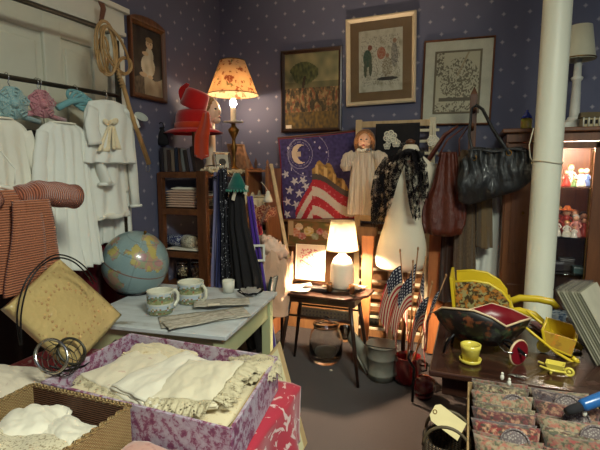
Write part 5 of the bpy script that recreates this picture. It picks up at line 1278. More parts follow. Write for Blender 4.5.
spots = [(.565, .03, .13, 0, 1, None, 'white-dressed doll on the second shelf next to the column'), (.585, .13, .20, 1, 0, None, 'tall red-dressed doll at the back left of the second shelf'), (.64, .10, .19, 1, 3, OR, 'doll in a big orange hat on the second shelf'), (.625, .01, .11, 0, 0, None, 'small blond doll in white at the front of the second shelf'), (.68, .03, .15, 3, 2, None, 'grey-haired doll in pink on the second shelf'), (.70, .15, .17, 4, 3, None, 'auburn doll in green at the back of the second shelf'), (.735, .05, .13, 1, 1, None, 'brown-haired doll in red toward the right of the second shelf'), (.665, -.01, .08, 0, 3, None, 'tiny auburn doll in white sitting lowest on the second shelf'), (.75, .13, .16, 3, 4, None, 'black-haired doll in pink at the right end of the second shelf')]
for x, y, h, c, hr_, hat, lb in spots: figurine(lb, x, cy0+.055+y*1.3, z+.001, h, SK, FC[c][0], FC[hr_][1], 'doll', 'doll', 'dolls behind the cabinet glass', hat)
z = sz[2]
g = G(); g.box((0, 0, .035), (.09, .06, .07)); 
for i, (x, y, w, h, col_, lb) in enumerate([(.585, .1, .10, .07, rgb(46, 40, 44), 'dark box on the third cabinet shelf beside the column'), (.66, .14, .09, .09, rgb(60, 54, 50), 'brown-black box at the back of the third cabinet shelf'), (.72, .05, .07, .05, rgb(70, 90, 90), 'grey-green box at the front of the third cabinet shelf')]):
    tt = thing('trinket_box', lb, 'box', (x, cy0+.06+y, z+.001), 'boxes on the third cabinet shelf'); g = G(); g.box((x, cy0+.06+y, z+.001+h*.4), (w, .07, h*.8)); m = plain('box_col_%d' % i, col_, .35); g.build('box_body', m, tt, bevel=.003)
    g = G(); g.box((x, cy0+.06+y, z+.001+h*.87), (w+.006, .076, h*.14)); g.build('lid', m, tt, bevel=.003)
g = G(); q = at(568, 232, Y=cy0+.03); g.box((q.x, cy0+.045, sz[1]+.022), (.055, .004, .035)); tag(g.build('price_card', M_paper, None, loc=(q.x, cy0+.045, sz[1]+.002)), 'white price card at the front of the second cabinet shelf', 'card')
k = NT('blue_plate'); co = k.coord(); k.col(k.ramp(k.noise(co, 40, 4), [(.45, rgb(200, 206, 210)), (.6, rgb(70, 100, 130))])); k.set(rough=.2); M_plate = k.m
zp = sz[3]
for i in range(5):
    lbp = ['lowest plate', 'second plate from the bottom', 'middle plate', 'fourth plate from the bottom', 'topmost plate'][i]
    x, y = .63, cyc-.05; g = G(); g.lathe([(.001, .0), (.05, .0), (.085, .010), (.086, .014), (.05, .005), (.001, .004)], 28, (0, 0, 0))
    tag(g.build('plate', M_plate, None, local=True, loc=(x, y, zp+.001+i*.0095)), lbp+' of the blue and white stack in the cabinet', 'plate', 'blue and white plates in the cabinet')
t2 = thing('glass_bowl', 'pale blue glass bowl low in the cabinet, right of the plates', 'bowl', (.75, cy0+.1, zp)); g = G(); g.lathe([(.001, .003), (.03, .003), (.055, .05), (.052, .05), (.028, .01), (.001, .008)], 24, (.75, cy0+.1, zp+.001), cap=False); g.build('bowl_body', glass('blue_glass', (.7, .86, .95)), t2)
# on top of the cabinet
ct = ch+.031
q = at(526, 131, Y=3.50)
t = thing('candle_lantern', 'small lantern jar with blue lid and yellow candle on the cabinet top', 'lantern', (q.x, 3.50, ct)); x = q.x; y = 3.50
g = G(); g.lathe([(.001, 0), (.034, 0), (.036, .01), (.036, .06), (.03, .065)], 20, (x, y, ct)); g.build('candle', plain('yellow_wax', rgb(200, 190, 60), .4, sss=.3), t)
g = G(); g.lathe([(.038, .005), (.04, .06), (.03, .075), (.028, .075), (.037, .058), (.036, .005)], 20, (x, y, ct), cap=False); g.build('glass_jar', M_glass, t)
g = G(); g.lathe([(.032, .072), (.034, .078), (.02, .10), (.008, .115), (.010, .125), (.001, .13)], 20, (x, y, ct)); g.build('lid', plain('cobalt_blue', rgb(40, 60, 150), .2), t)
lx, ly = at(574, 110, Y=3.66).x, 3.66
zs0, zs1 = at(580, 60, Y=ly).z, at(580, 26, Y=ly).z
c_ = at(582, 45, Y=ly).x; lx = c_-.015
t = thing('white_column_lamp', 'unlit white column table lamp with cream shade on the cabinet top', 'lamp', (lx, ly, ct))
M_lw = plain('lamp_white', rgb(206, 206, 196), .4)
g = G(); g.box((lx, ly, ct+.012), (.16, .16, .024)); g.box((lx, ly, ct+.035), (.13, .13, .022)); g.lathe([(.055, .046), (.055, .06), (.045, .07), (.04, .085)], 24, (lx, ly, ct)); g.build('stepped_base', M_lw, t, bevel=.003)
g = G(); H = zs0-ct
g.lathe([(.034, .08), (.032, .1), (.026, H*.7), (.035, H*.72), (.038, H*.75), (.025, H*.77), (.022, H+.01)], 24, (lx, ly, ct)); g.build('column_stem', M_lw, t)
r0 = (at(597, 58, Y=ly)-at(569, 58, Y=ly)).length*.5+.02; g = G()
g.lathe([(r0, 0), (r0*.68, zs1-zs0), (r0*.68-.003, zs1-zs0), (r0-.003, 0)], 32, (lx, ly, zs0), cap=False); g.build('lamp_shade', fabric('cream_shade', rgb(196, 192, 168)), t)
g = G(); g.tube([(lx+(r0+.001)*cos(a), ly+(r0+.001)*sin(a), zs0+.008) for a in [2*pi*i/32 for i in range(32)]], .0045, 6, closed=True); g.tube([(lx, ly, zs0), (lx, ly, zs1-.02)], .005, 6)
g.build('lower_rim', M_brass, t); g = G()
for a in (0, 2.1, 4.2): g.tube([(lx+r0*.68*cos(a), ly+r0*.68*sin(a), zs1-.012), (lx, ly, zs1-.02)], .002, 5)
g.build('shade_carrier', M_brass, t)
q = at(590, 128, Y=3.5); hx, hy = q.x+.01, 3.50
t = thing('toy_house', 'small cream model house with dark roof on the cabinet top', 'model house', (hx, hy, ct)); M_hs = plain('house_cream', rgb(176, 160, 120), .6); M_rf = plain('house_roof', rgb(96, 84, 60), .7)
g = G(); g.box((hx, hy, ct+.03), (.13, .09, .06)); g.build('walls', M_hs, t, bevel=.002)
g = G(); Mx = Matrix.Translation((hx-.075, hy, ct+.06)) @ Matrix(((0, 0, 1, 0), (1, 0, 0, 0), (0, 1, 0, 0), (0, 0, 0, 1)))
g.prism([(-.06, 0), (.06, 0), (.03, .035), (-.03, .035)], .15, Mx); g.build('roof', M_rf, t, bevel=.002)
for i in range(4):
    g = G(); xx = hx-.045+i*.03; g.box((xx, hy-.047, ct+.032), (.014, .004, .026)); g.build('window', M_black, t)
for i in range(5):
    g = G(); g.tube([(hx-.06+i*.03, hy-.055, ct+.002), (hx-.06+i*.03, hy-.055, ct+.06)], .004, 6); g.build('porch_post', M_white, t)
# ---------------------------------------------------------------- dark table on the right
DZ = .70; tx0, tx1 = -.125, 1.05; ty0, ty1 = 1.80, 2.62
k = NT('dark_tabletop'); co = k.coord(); n = k.noise(k.map(co, (.15, 1, 1)), 24, 5); k.col(k.ramp(n, [(.3, rgb(38, 22, 18)), (.65, rgb(66, 40, 30))])); k.set(rough=k.math('ADD', k.math('MULTIPLY', k.noise(co, 6), .25), .12), coat=.3); M_dt = k.m
t = thing('dark_table', 'dark polished wooden table on the right holding the yellow wheelbarrows', 'table', ((tx0+tx1)/2, (ty0+ty1)/2, 0))
g = G(); g.box(((tx0+tx1)/2, (ty0+ty1)/2, DZ-.0125), (tx1-tx0, ty1-ty0, .025)); g.build('tabletop', M_dt, t, bevel=.006)
g = G(); g.box(((tx0+tx1)/2, (ty0+ty1)/2, DZ-.07), (tx1-tx0-.1, ty1-ty0-.1, .09)); g.build('apron', M_dark, t, bevel=.003)
for x in (tx0+.30, tx1-.06):
    for y in (ty0+.16, ty1-.06):
        g = G(); g.lathe([(.022, 0), (.028, .05), (.02, .1), (.026, .3), (.02, .35), (.03, .45), (.03, DZ-.03)], 14, (x, y, 0)); g.build('leg', M_dark, t)
T0 = DZ+.001
def onT(px, py, h=0): return at(px, py, Z=T0+h)
# big yellow wheelbarrow
def floralmat(name, base, a, b, sc=14, th=.56):
    k = NT(name); co = k.coord(); n = k.noise(co, sc, 4, .6); m = k.noise(co, sc*1.4, 3, .5, dist=.8)
    c = k.mix(k.ramp(n, [(th-.03, 0), (th+.06, 1)]), base, a); c = k.mix(k.ramp(m, [(th, 0), (th+.08, 1)]), c, b); k.col(c); k.set(rough=.4); return k.m
M_fy = floralmat('painted_flowers_dark', rgb(66, 50, 26), rgb(176, 112, 44), rgb(150, 140, 90), 36, .5)
t = thing('yellow_wheelbarrow', 'large yellow wooden toy wheelbarrow with painted flowers and curved handles', 'toy wheelbarrow', onT(500, 325))
# tub: long axis roughly X. corner points
A = at(458, 281, Y=2.20); hz = T0
L0 = at(459, 283, Y=2.3); 
yb0, yb1 = 2.29, 2.53      # front and back sides
xl = at(457, 290, Y=yb0).x; xm = at(513, 300, Y=yb0).x
ztopL = at(457, 282, Y=yb0).z; ztopM = at(488, 284, Y=yb0).z; zbot = T0+.10
def sidecurve(yy):
    o = [(xl, zbot), (xl-.01, ztopL), (xl+.07, ztopL+.012), (xl+.14, ztopL+.005), (xl+.20, ztopL-.03), (xl+.235, ztopL-.075), (xl+.245, zbot)]
    return o
def zxprism(g, o, y, th, mi=0): return g.prism(o, th, frame((0, y, 0), (1, 0, 0), (0, 0, 1)), mi)   # z axis = -Y
g = G(); zxprism(g, sidecurve(0), yb0+.008, .014); g.build('front_side', M_fy, t, bevel=.002)
g = G(); zxprism(g, sidecurve(0), yb1+.008, .014); g.build('back_side', M_yel, t, bevel=.002)
g = G(); g.tube([(x, yb0, z) for x, z in sidecurve(0)[1:]], .007, 8); g.build('side_edging', M_yel, t); g = G(); g.tube([(x, yb1, z) for x, z in sidecurve(0)[1:]], .007, 8); g.build('side_edging', M_yel, t)
g = G(); g.bar((xl-.008, (yb0+yb1)/2, zbot), (xl-.03, (yb0+yb1)/2, ztopL+.02), yb1-yb0+.02, .014, up=(1, 0, 0)); 
g.build('end_board', M_yel, t, bevel=.002)
g = G(); g.box(((xl*2+.245)/2, (yb0+yb1)/2, zbot+.0), (.25, yb1-yb0, .014)); g.box((xl+.215, (yb0+yb1)/2, zbot+.045), (.08, yb1-yb0-.01, .012)); g.build('floor_board', M_yel, t, bevel=.002)
hA, hB = at(510, 300, Y=yb1-.01), at(558, 303, Y=yb1-.05)
def handle(y0, pts, nm='handle'):
    g = G(); P = [at(px, py, Y=y) for px, py, y in pts]; g.tube(P, [.014]*(len(P)-1)+[.010], 10, flat=1.3); g.build(nm, M_yel, t)
handle(0, [(506, 303, yb1-.03), (520, 298, yb1-.03), (538, 299, yb1-.04), (552, 302, yb1-.05), (558, 308, yb1-.06)])
handle(0, [(504, 312, yb0+.03), (520, 311, yb0+.02), (534, 315, yb0+.0), (543, 322, yb0-.01)])
for yy in (yb0+.05, yb1-.05):
    g = G(); g.bar((xl+.19, yy, zbot), (xl+.20, yy, T0+.001), .02, .02); g.build('leg', M_yel, t, bevel=.002)
g = G(); Mw = frame((xl+.05, (yb0+yb1)/2+.01, T0+.051), (1, 0, 0), (0, 0, 1)); g.prism(disc(0, 0, .05, 28), .02, Mw); wh = g.build('wheel', M_yel, t, bevel=.002)
# dark tole wheelbarrow with burgundy inside
M_ft = floralmat('tole_flowers', rgb(24, 20, 18), rgb(112, 62, 34), rgb(52, 62, 40), 20, .56); M_burg = plain('burgundy_paint', rgb(112, 12, 26), .35)
Yn = 1.97
t = thing('tole_wheelbarrow', 'black floral metal toy wheelbarrow with burgundy inside and cream rim', 'toy wheelbarrow', onT(500, 350))
rim = [at(434, 313, Y=2.06), at(452, 311, Y=2.10), at(470, 310, Y=2.14), at(492, 304, Y=2.20), at(512, 310, Y=2.18), at(531, 319, Y=2.10), at(520, 322, Y=2.02), at(506, 327, Y=1.97), at(492, 318, Y=1.96), at(474, 311, Y=1.965), at(455, 309, Y=1.98), at(442, 308, Y=2.0)]
cxr = sum(p.x for p in rim)/12; cyr = sum(p.y for p in rim)/12
bot = [V((cxr+(p.x-cxr)*.55+.01, cyr+(p.y-cyr)*.55, T0+.055)) for p in rim]
def midr(f, bulge=0): return [tuple(b.lerp(r, f)+V(((r.x-cxr)*bulge, (r.y-cyr)*bulge, 0))) for b, r in zip(bot, rim)]
g = G(); g.loft([midr(0), midr(.25, .06), midr(.6, .07), midr(1)], cap=False); g.add([tuple(b) for b in bot], [tuple(range(12))]); 
o = g.build('tub_outside', M_ft, t); m = o.modifiers.new('s', 'SOLIDIFY'); m.thickness = .003
g = G(); cc = V((cxr, cyr, 0))
def inr(r): return [tuple(V(p)+ (cc-V((p[0], p[1], 0)))*.035+V((0, 0, .004))) for p in r]
g.loft([inr(midr(0)), inr(midr(.25, .05)), inr(midr(.6, .06)), inr(midr(1))], cap=False); g.add(inr(midr(0)), [tuple(range(12))]); o = g.build('tub_inside', M_burg, t); m = o.modifiers.new('s', 'SOLIDIFY'); m.thickness = .002
M_cr = plain('cream_edge', rgb(204, 178, 140), .4); g = G(); g.tube([p+V((0, 0, .002)) for p in rim], .0045, 8, closed=True); g.build('rim_edging', M_cr, t)
wc = at(517, 352, Y=1.99); wr = .050; wc.z = T0+wr+.001
Mw = frame(wc, (.68, .73, 0), (0, 0, 1))
g = G(); g.prism(disc(0, 0, wr, 30), .014, Mw); w_ = g.build('wheel', M_burg, t, bevel=.002)
g = G(); g.tube([Mw @ V((wr*cos(a), wr*sin(a), .007)) for a in [2*pi*i/30 for i in range(30)]], .005, 8, closed=True); g.build('tyre_edging', M_cr, w_)
g = G(); g.tube([Mw @ V((0, 0, -.03)), Mw @ V((0, 0, .045))], .006, 8); g.build('axle', M_chrome, w_)
for s in (-.025, .04):
    g = G(); q = Mw @ V((0, 0, s)); g.tube([q, q+V((-.06, .02, .045)), V((cxr-.02, cyr+s, T0+.058))], .006, 8); g.build('fork', M_blackmetal, t)
for p_ in ((at(447, 330, Y=2.0)), (at(455, 322, Y=2.12))):
    g = G(); g.tube([(p_.x+.03, p_.y, T0+.09), (p_.x+.0, p_.y, T0+.05), (p_.x-.01, p_.y, T0+.003)], .006, 8); g.build('leg', M_blackmetal, t)
g = G(); g.tube([at(497, 343, Y=1.98), at(505, 352, Y=1.95), at(513, 353, Y=1.94)], .004, 8); g.build('brace', M_chrome, t)
# small yellow box wheelbarrow
def slabq(g, a, b, c, d, th, mi=0):
    a, b, c, d = map(V, (a, b, c, d)); n = (b-a).cross(d-a).normalized()*th
    return g.add([tuple(x) for x in (a, b, c, d)]+[tuple(x+n) for x in (a, b, c, d)], [(0, 1, 2, 3), (7, 6, 5, 4), (0, 4, 5, 1), (1, 5, 6, 2), (2, 6, 7, 3), (3, 7, 4, 0)], mi)
t = thing('box_wheelbarrow', 'mid-sized yellow boxy toy wheelbarrow tilted right behind the tiny ceramic one', 'toy wheelbarrow', onT(565, 360))
y0_, y1_ = 2.10, 2.24
P1 = at(541, 330, Y=y0_); P2 = at(577, 341, Y=y0_); P3 = at(571, 357, Y=y0_-.0); P4 = at(544, 346, Y=y0_)
Q1 = at(556, 330, Y=y1_); Q2 = at(582, 338, Y=y1_)
off = V((.035, .13, .02))
M_fy2 = floralmat('yellow_flower_paint', rgb(176, 136, 40), rgb(190, 120, 40), rgb(150, 110, 40), 20, .56)
g = G(); slabq(g, P1, P2, P3, P4, .010); g.build('front_side', M_fy2, t, bevel=.0015)
g = G(); slabq(g, P1+off, P2+off, P3+off, P4+off, .010); g.build('back_side', M_yel, t, bevel=.0015)
g = G(); slabq(g, P2, P2+off, P3+off, P3, .010); g.build('right_end', M_yel, t, bevel=.0015)
g = G(); slabq(g, P1, P4, P4+off, P1+off, .010); g.build('left_end', M_yel, t, bevel=.0015)
g = G(); slabq(g, P4, P3, P3+off, P4+off, .008); g.build('floor_board', M_yel, t, bevel=.0015)
for s, o in ((0, V((0, 0, 0))), (1, off)):
    g = G(); A0 = P4.lerp(P3, .1)+o; pts = [P1+o+V((-.08, .0, .02)), P1.lerp(P4, .75)+o, P4.lerp(P3, .45)+o+V((0, .006, -.008)), P3+o+V((.0, 0, -.018)), P3+o+V((.03, 0, -.03))]
    g.tube(pts, [.005, .006, .0065, .007, .006], 8); g.build('handle', M_yel, t)
    g = G(); q = P3+o; g.tube([q+V((.005, 0, .0)), q+V((.030, 0, -.02)), V((q.x+.022, q.y, T0+.008))], .009, 8); g.build('curved_leg', M_yel, t)
q = P4+off*.5; g = G(); Mw = frame((q.x-.01, q.y, T0+.029), (1, 0, 0), (0, 0, 1)); g.prism(disc(0, 0, .028, 22), .014, Mw); g.build('wheel', M_yel, t, bevel=.001)
g = G(); g.bar((q.x-.01, q.y-.007, T0+.03), q+V((.01, -.007, 0)), .012, .012); g.build('wheel_fork', M_yel, t)
# tiny ceramic wheelbarrow
c = onT(556, 374); M_yc = plain('yellow_glaze', rgb(214, 196, 84), .18, var=.1)
t = thing('ceramic_wheelbarrow', 'tiny pale yellow ceramic wheelbarrow at the table front edge', 'ornament', c); x, y, z = c
g = G(); Mx = Matrix.Translation((x-.005, y, z+.014)) @ Matrix.Rotation(-.25, 4, 'Z')
rg = lambda w, d, zz: [(-w, -d, zz), (w, -d, zz), (w, d, zz), (-w, d, zz)]
g.loft([rg(.022, .016, 0), rg(.034, .024, .032), rg(.030, .020, .032), rg(.018, .012, .006)], 0, False, True, M=Mx); g.build('tub', M_yc, t, bevel=.002)
g = G(); q = V((x+.042, y-.010, z+.019)); g.tube([q+V((.014*cos(a), -.003*cos(a), .014*sin(a))) for a in [2*pi*i/18 for i in range(18)]], .005, 8, closed=True); g.ball(q, (.008, .006, .008), 8); g.build('wheel', M_yc, t)
for s in (-1, 1):
    g = G(); g.tube([V((x+.03, y+s*.015-.006, z+.02)), V((x-.02, y+s*.02, z+.02)), V((x-.06, y+s*.022+.012, z+.028))], .0045, 8); g.build('handle', M_yc, t)
    g = G(); g.tube([V((x-.02, y+s*.018, z+.02)), V((x-.022, y+s*.018, z+.003))], .005, 8); g.build('foot', M_yc, t)
# yellow pot with saucer
c = onT(470, 362); x, y, z = c; x += .002
r1 = (at(480, 345, Y=y)-at(460, 345, Y=y)).length/2
t = thing('flower_pot', 'small yellow ceramic flower pot with attached saucer on the table front left', 'flower pot', c)
g = G(); H = .078; g.lathe([(.001, .006), (r1*.78, .006), (r1, H-.018), (r1+.001, H-.016), (r1+.002, H), (r1-.004, H), (r1*.85, H-.02), (r1*.7, .012), (.001, .012)], 32, c, cap=False); g.build('pot_body', M_yc, t)
g = G(); g.lathe([(.001, 0), (r1*.9, 0), (r1*1.1, .006), (r1*1.14, .018), (r1*1.06, .018), (r1*.9, .008), (.001, .007)], 32, c, cap=False); g.build('saucer', M_yc, t)
g = G(); g.lathe([(.001, 0), (r1*.83, 0), (r1*.8, .008), (.001, .01)], 20, (x, y, z+.045)); g.build('soil', plain('dark_soil', rgb(70, 56, 30), 1), t)
# pale bird-like leaf ornament at the table edge
c = onT(517, 377); g = G()
for s in (-1, 1): g.sheet(lambda u, v: (c.x+s*(.004+.032*u), c.y+.012*(v-.5)*(1-u)*2-.006*u, T0+.004+.004*sin(u*3)), 8, 6, .0025)
g.ball((c.x, c.y, T0+.005), (.006, .014, .004), 10); 
t = thing('leaf_ornament', 'pale grey winged ornament lying flat at the table front edge', 'ornament', c); g.build('wings', plain('pewter', rgb(130, 128, 120), .3, .7), t)
# stack of sleeved prints leaning at the right
for i in range(9):
    b0 = at(597, 366, Z=T0+.004)+V((.011*i, .002*i, 0)); tl_ = at(557, 292, Y=at(597, 366, Z=T0).y+.05); lean = tl_-at(597, 366, Z=T0+.004); wv = V((.11, .24, 0))
    lb = ['frontmost sleeved print in the leaning row at the table right', 'second sleeved print in the leaning row', 'third sleeved print in the leaning row', 'fourth sleeved print in the leaning row', 'fifth sleeved print in the leaning row', 'sixth sleeved print in the leaning row', 'seventh sleeved print in the leaning row', 'eighth sleeved print in the leaning row', 'hindmost sleeved print in the leaning row by the right edge'][i]
    t = thing('sleeved_print', lb, 'print', b0, 'prints in plastic sleeves'); g = G()
    slabq(g, b0, b0+wv, b0+wv+lean, b0+lean, .003); 
    g.build('print_card', plain('print_card_%d' % (i % 3), [rgb(150, 144, 122), rgb(120, 116, 98), rgb(170, 164, 144)][i % 3], .6, var=.2, vs_=16), t)
    e = V((-.004, -.004, -.0)); g = G(); g.sheet(lambda u, v: b0+V((-.008, -.006, .0))+wv*u*1.03+lean*v*1.04+V((-.002-.0012*nz(u*6, v*6, i), 0, 0)), 10, 10, .0006); g.build('plastic_sleeve', M_pane, t)
# lumpy plastic bag behind them
c = V((.60, 2.50, T0)); g = G(); rings = []
for i in range(18):
    v = i/17; r = []
    for j in range(30):
        q = 2*pi*j/30; rad = (.10*sin(pi*min(.97, .25+v*.72))+.008)*(1+.22*nz(cos(q)*2, sin(q)*2, v*4, 6)+.08*nz(cos(q)*8, sin(q)*8, v*9, 1))
        r.append((c.x-.01+rad*cos(q), c.y+rad*.7*sin(q), T0+.002+.20*v))
    rings.append(r)
g.loft(rings); k = NT('crinkled_plastic'); co = k.coord(); k.col(rgb(170, 172, 166)); k.bump(k.vor(co, 40), .8, .01); k.set(rough=.15, trans=.5, coat=.5); 
tag(g.build('plastic_bag', k.m, None, loc=c), 'crinkled clear plastic bag behind the leaning prints', 'plastic bag')
c = onT(556, 318); t = thing('pink_cloth', 'dull mauve folded cloth on the table behind the boxy wheelbarrow', 'cloth', (c.x, 2.44, T0)); g = G(); fold(g, (.40, 2.47, T0), .16, .12, 2, .018, 5, .3); g.build('cloth_folds', fabric('mauve_cloth', rgb(120, 76, 78)), t)
# ---------------------------------------------------------------- box of sachets in front
BZ = .705   # rim height
xa, xb_, ya, yb2 = at(462, 386, Z=BZ).x+.0, at(572, 400, Z=BZ).x+.03, 1.25, 1.74
xa = .025; xb_ = .43
sb = .525
t = thing('round_stool', 'low dark stool carrying the box of sachets', 'stool', ((xa+xb_)/2, 1.46, 0))
g = G(); g.lathe([(.30, sb-.035), (.31, sb-.03), (.31, sb-.008), (.30, sb-.001), (.001, sb-.001)], 36, ((xa+xb_)/2, 1.48, 0)); g.build('seat', M_dark, t)
for i in range(4):
    q = pi/4+i*pi/2; g = G(); g.tube([((xa+xb_)/2+.2*cos(q), 1.48+.2*sin(q), sb-.03), ((xa+xb_)/2+.26*cos(q), 1.48+.26*sin(q), .005)], [.018, .014], 10); g.build('leg', M_dark, t)
M_card = plain('brown_card', rgb(150, 122, 82), .8)
t = thing('sachet_box', 'open cardboard box packed with rows of floral sachets, front right', 'box', ((xa+xb_)/2, (ya+yb2)/2, sb))
mx_, my_ = (xa+xb_)/2, (ya+yb2)/2; hh = BZ-sb; zc = sb+hh/2
for nm, c, d in (('long_side', (xa, my_, zc), (.006, yb2-ya, hh)), ('long_side', (xb_, my_, zc), (.006, yb2-ya, hh)), ('short_side', (mx_, ya, zc), (xb_-xa, .006, hh)), ('short_side', (mx_, yb2, zc), (xb_-xa, .006, hh))):
    g = G(); g.box(c, d); g.build(nm, M_card, t, bevel=.001)
g = G(); g.box((mx_, my_, sb+.004), (xb_-xa-.004, yb2-ya-.004, .006)); g.build('base', M_card, t)
SM = []
for nm, b_, a_, c_ in (('sachet_rose', (150, 128, 100), (132, 60, 56), (84, 88, 60)), ('sachet_wine', (112, 46, 48), (150, 110, 86), (60, 56, 44)), ('sachet_green', (104, 102, 76), (160, 140, 110), (110, 60, 50)), ('sachet_dusk', (92, 78, 82), (140, 120, 110), (70, 40, 44)), ('sachet_cream', (182, 162, 128), (150, 90, 74), (110, 112, 80)), ('sachet_red', (146, 30, 36), (170, 130, 100), (80, 70, 50))):
    k = NT(nm); co = k.coord('Object'); oi = k.n('ShaderNodeObjectInfo'); mp_ = k.n('ShaderNodeVectorMath', operation='ADD'); k.l(co, mp_.inputs[0]); k.l(oi.outputs['Location'], mp_.inputs[1]); cc = mp_.outputs[0]
    q = k.mix(k.ramp(k.noise(cc, 70, 4, .6), [(.46, 0), (.6, 1)]), rgb(*[x*.76 for x in b_]), rgb(*[min(255, x*.98) for x in a_])); q = k.mix(k.ramp(k.noise(k.map(cc, loc=(3, 3, 3)), 80, 4, .6), [(.48, 0), (.62, 1)]), q, rgb(*[x*.66 for x in c_])); k.col(q); k.bump(k.noise(co, 500, 1), .3, .001); k.set(rough=.85, sheen=.3); SM.append(k.m)
def sachet(g, w, h, th, seed):
    n = 12; N = n+1; vs = []
    for s in (1, -1):
        for j in range(N):
            for i in range(N):
                u = i/n; v = j/n; e = (max(0, 1-abs(2*u-1)**3)*max(0, 1-abs(2*v-1)**3))
                pinch = 1-.10*sin(pi*v)
                vs.append(((u-.5)*w*pinch, s*th*.5*e**.6+.004*nz(u*4, v*4, s, seed)+.002*s, (v-.5)*h*(1-.05*sin(pi*u))))
    fs = []
    for j in range(n):
        for i in range(n):
            a = j*N+i; fs.append((a, a+1, a+N+1, a+N)); b = a+N*N; fs.append((b, b+N, b+N+1, b+1))
    K = N*N
    for i in range(n): fs += [(i, K+i, K+i+1, i+1), (n*N+i, n*N+i+1, K+n*N+i+1, K+n*N+i), (i*N, (i+1)*N, K+(i+1)*N, K+i*N), (i*N+n, K+i*N+n, K+(i+1)*N+n, (i+1)*N+n)]
    g.add(vs, fs, 0, True); return g
names = ['rose', 'wine', 'green', 'dusky', 'cream', 'red']
rowsy = 10; colw = ['left', 'middle', 'right']
ordn = ['back', 'second', 'third', 'fourth', 'fifth', 'sixth', 'seventh', 'eighth', 'ninth', 'front']
pat = [[0, 4], [2, 3], [5, 0], [4, 1], [2, 0, ], [1, 4], [3, 2], [5, 0], [0, 1], [4, 5]]
protos = {}
for r in range(rowsy):
    yy = yb2-.035-r*.046
    for cidx in range(2):
        mi = pat[r][cidx]; w = (xb_-xa)/2-.012
        key = (mi, (r*3+cidx) % 4)
        g = None
        if key not in protos:
            g = G(); sachet(g, w, .13, .05, key[1]+mi); o = g.build('floral_sachet', SM[mi], None, local=True, loc=(0, 0, 0)); protos[key] = o
        else: o = protos[key].copy(); COL.objects.link(o)
        o.location = (xa+.008+w*(cidx+.5)+.003+.004*nz(r, cidx), yy, sb+.145+.012*nz(r*1.7, cidx*2.2, 0, 2)+.014*(r % 2))
        o.rotation_euler = (radians(-38+6*nz(r*2.1, cidx)), radians(5*nz(r*1.3, cidx*3.1, 0, 1)), radians(5*nz(r, cidx, 0, 5)))
        tag(o, '%s floral sachet in the %s column, %s row of the sachet box' % (names[mi], ['left', 'right'][cidx], ordn[r]), 'sachet', 'floral sachets in the open box')
# round lace-topped sachets showing between rows
k = NT('grey_lace_round'); co = k.coord(); k.col(k.ramp(k.vor(co, 160), [(.2, rgb(150, 140, 132)), (.5, rgb(96, 84, 84))])); k.set(rough=.9); M_rl = k.m
rpos = [(.165, yb2-.16, 'left'), (.33, yb2-.10, 'back right'), (.34, yb2-.19, 'middle right'), (.37, yb2-.28, 'front right'), (.15, yb2-.38, 'front left')]
for x, y, w_ in rpos:
    g = G(); g.ball((0, 0, 0), (.040, .014, .040), 18); g.tube([(.038*cos(a), -.008, .038*sin(a)) for a in [2*pi*i/24 for i in range(24)]], .0035, 6, closed=True)
    o = g.build('lace_disc', M_rl, None, local=True, loc=(x, y, sb+.19)); o.rotation_euler = (radians(-24), 0, .1); tag(o, 'round grey lace pincushion peeking up in the %s of the sachet box' % w_, 'pincushion', 'lace pincushions in the sachet box')
for x, y, lb in ((.135, yb2-.03, 'at the back'), (.155, yb2-.07, 'second row'), (.355, yb2-.205, 'centre right'), (.41, yb2-.305, 'front right corner')):
    g = G(); g.ball((0, 0, 0), (.007, .005, .012), 10); g.ball((0, 0, .013), (.005, .004, .006), 8)
    tag(g.build('white_charm', M_white, None, local=True, loc=(x, y-.01, sb+.235)), 'little white charm pinned to a sachet, %s of the box' % lb, 'charm', 'white charms on the sachets')
# tag, bags at the left of the box
M_tag = plain('cream_tag', rgb(206, 190, 140), .7)
c = at(447, 421, Y=1.42)
Mx = frame(c, (.80, .1, -.55), (.4, .5, .55)); z_ = at(447, 420, Y=1.5)
g = G(); g.prism([(-.055, -.018), (-.042, -.030), (.055, -.030), (.055, .030), (-.042, .030), (-.055, .018)], .002, Mx); 
t = thing('cardboard_tag', 'large cream cardboard tag hanging out beside the sachet box', 'tag', c); g.build('card', M_tag, t)
g = G(); g.tube([Mx @ V((-.046+.006*cos(a), .006*sin(a), .001)) for a in [2*pi*i/12 for i in range(12)]], .0022, 6, closed=True); g.build('eyelet', M_brass, t)
c = V((-.035, 1.42, .44))
BKH = .66; BKX = at(447, 440, Y=1.40).x
t = thing('handled_basket', 'dark handled basket standing on the carpet left of the sachet box', 'basket', (BKX, 1.40, 0))
g = G(); k = NT('dark_wicker'); co = k.coord(); f = k.math('ADD', k.wave(co, 45, .6, 'Z'), k.wave(co, 30, .6, 'X')); k.col(k.ramp(f, [(.3, rgb(34, 26, 20)), (1.4, rgb(84, 66, 44))])); k.bump(f, .8, .01); k.set(rough=.7)
g.lathe([(.001, .004), (.075, .004), (.066, .2), (.075, .67), (.068, .67), (.078, .2), (.001, .02)], 30, (BKX, 1.40, 0), cap=False); g.build('basket_body', k.m, t)
for s in (-1, 1):
    g = G(); g.tube([(BKX+.068*cos(pi*i/14), 1.40+s*.05, BKH+.07*sin(pi*i/14)) for i in range(15)], .005, 8); g.build('handle', plain('olive_handle', rgb(78, 66, 44), .6), t)
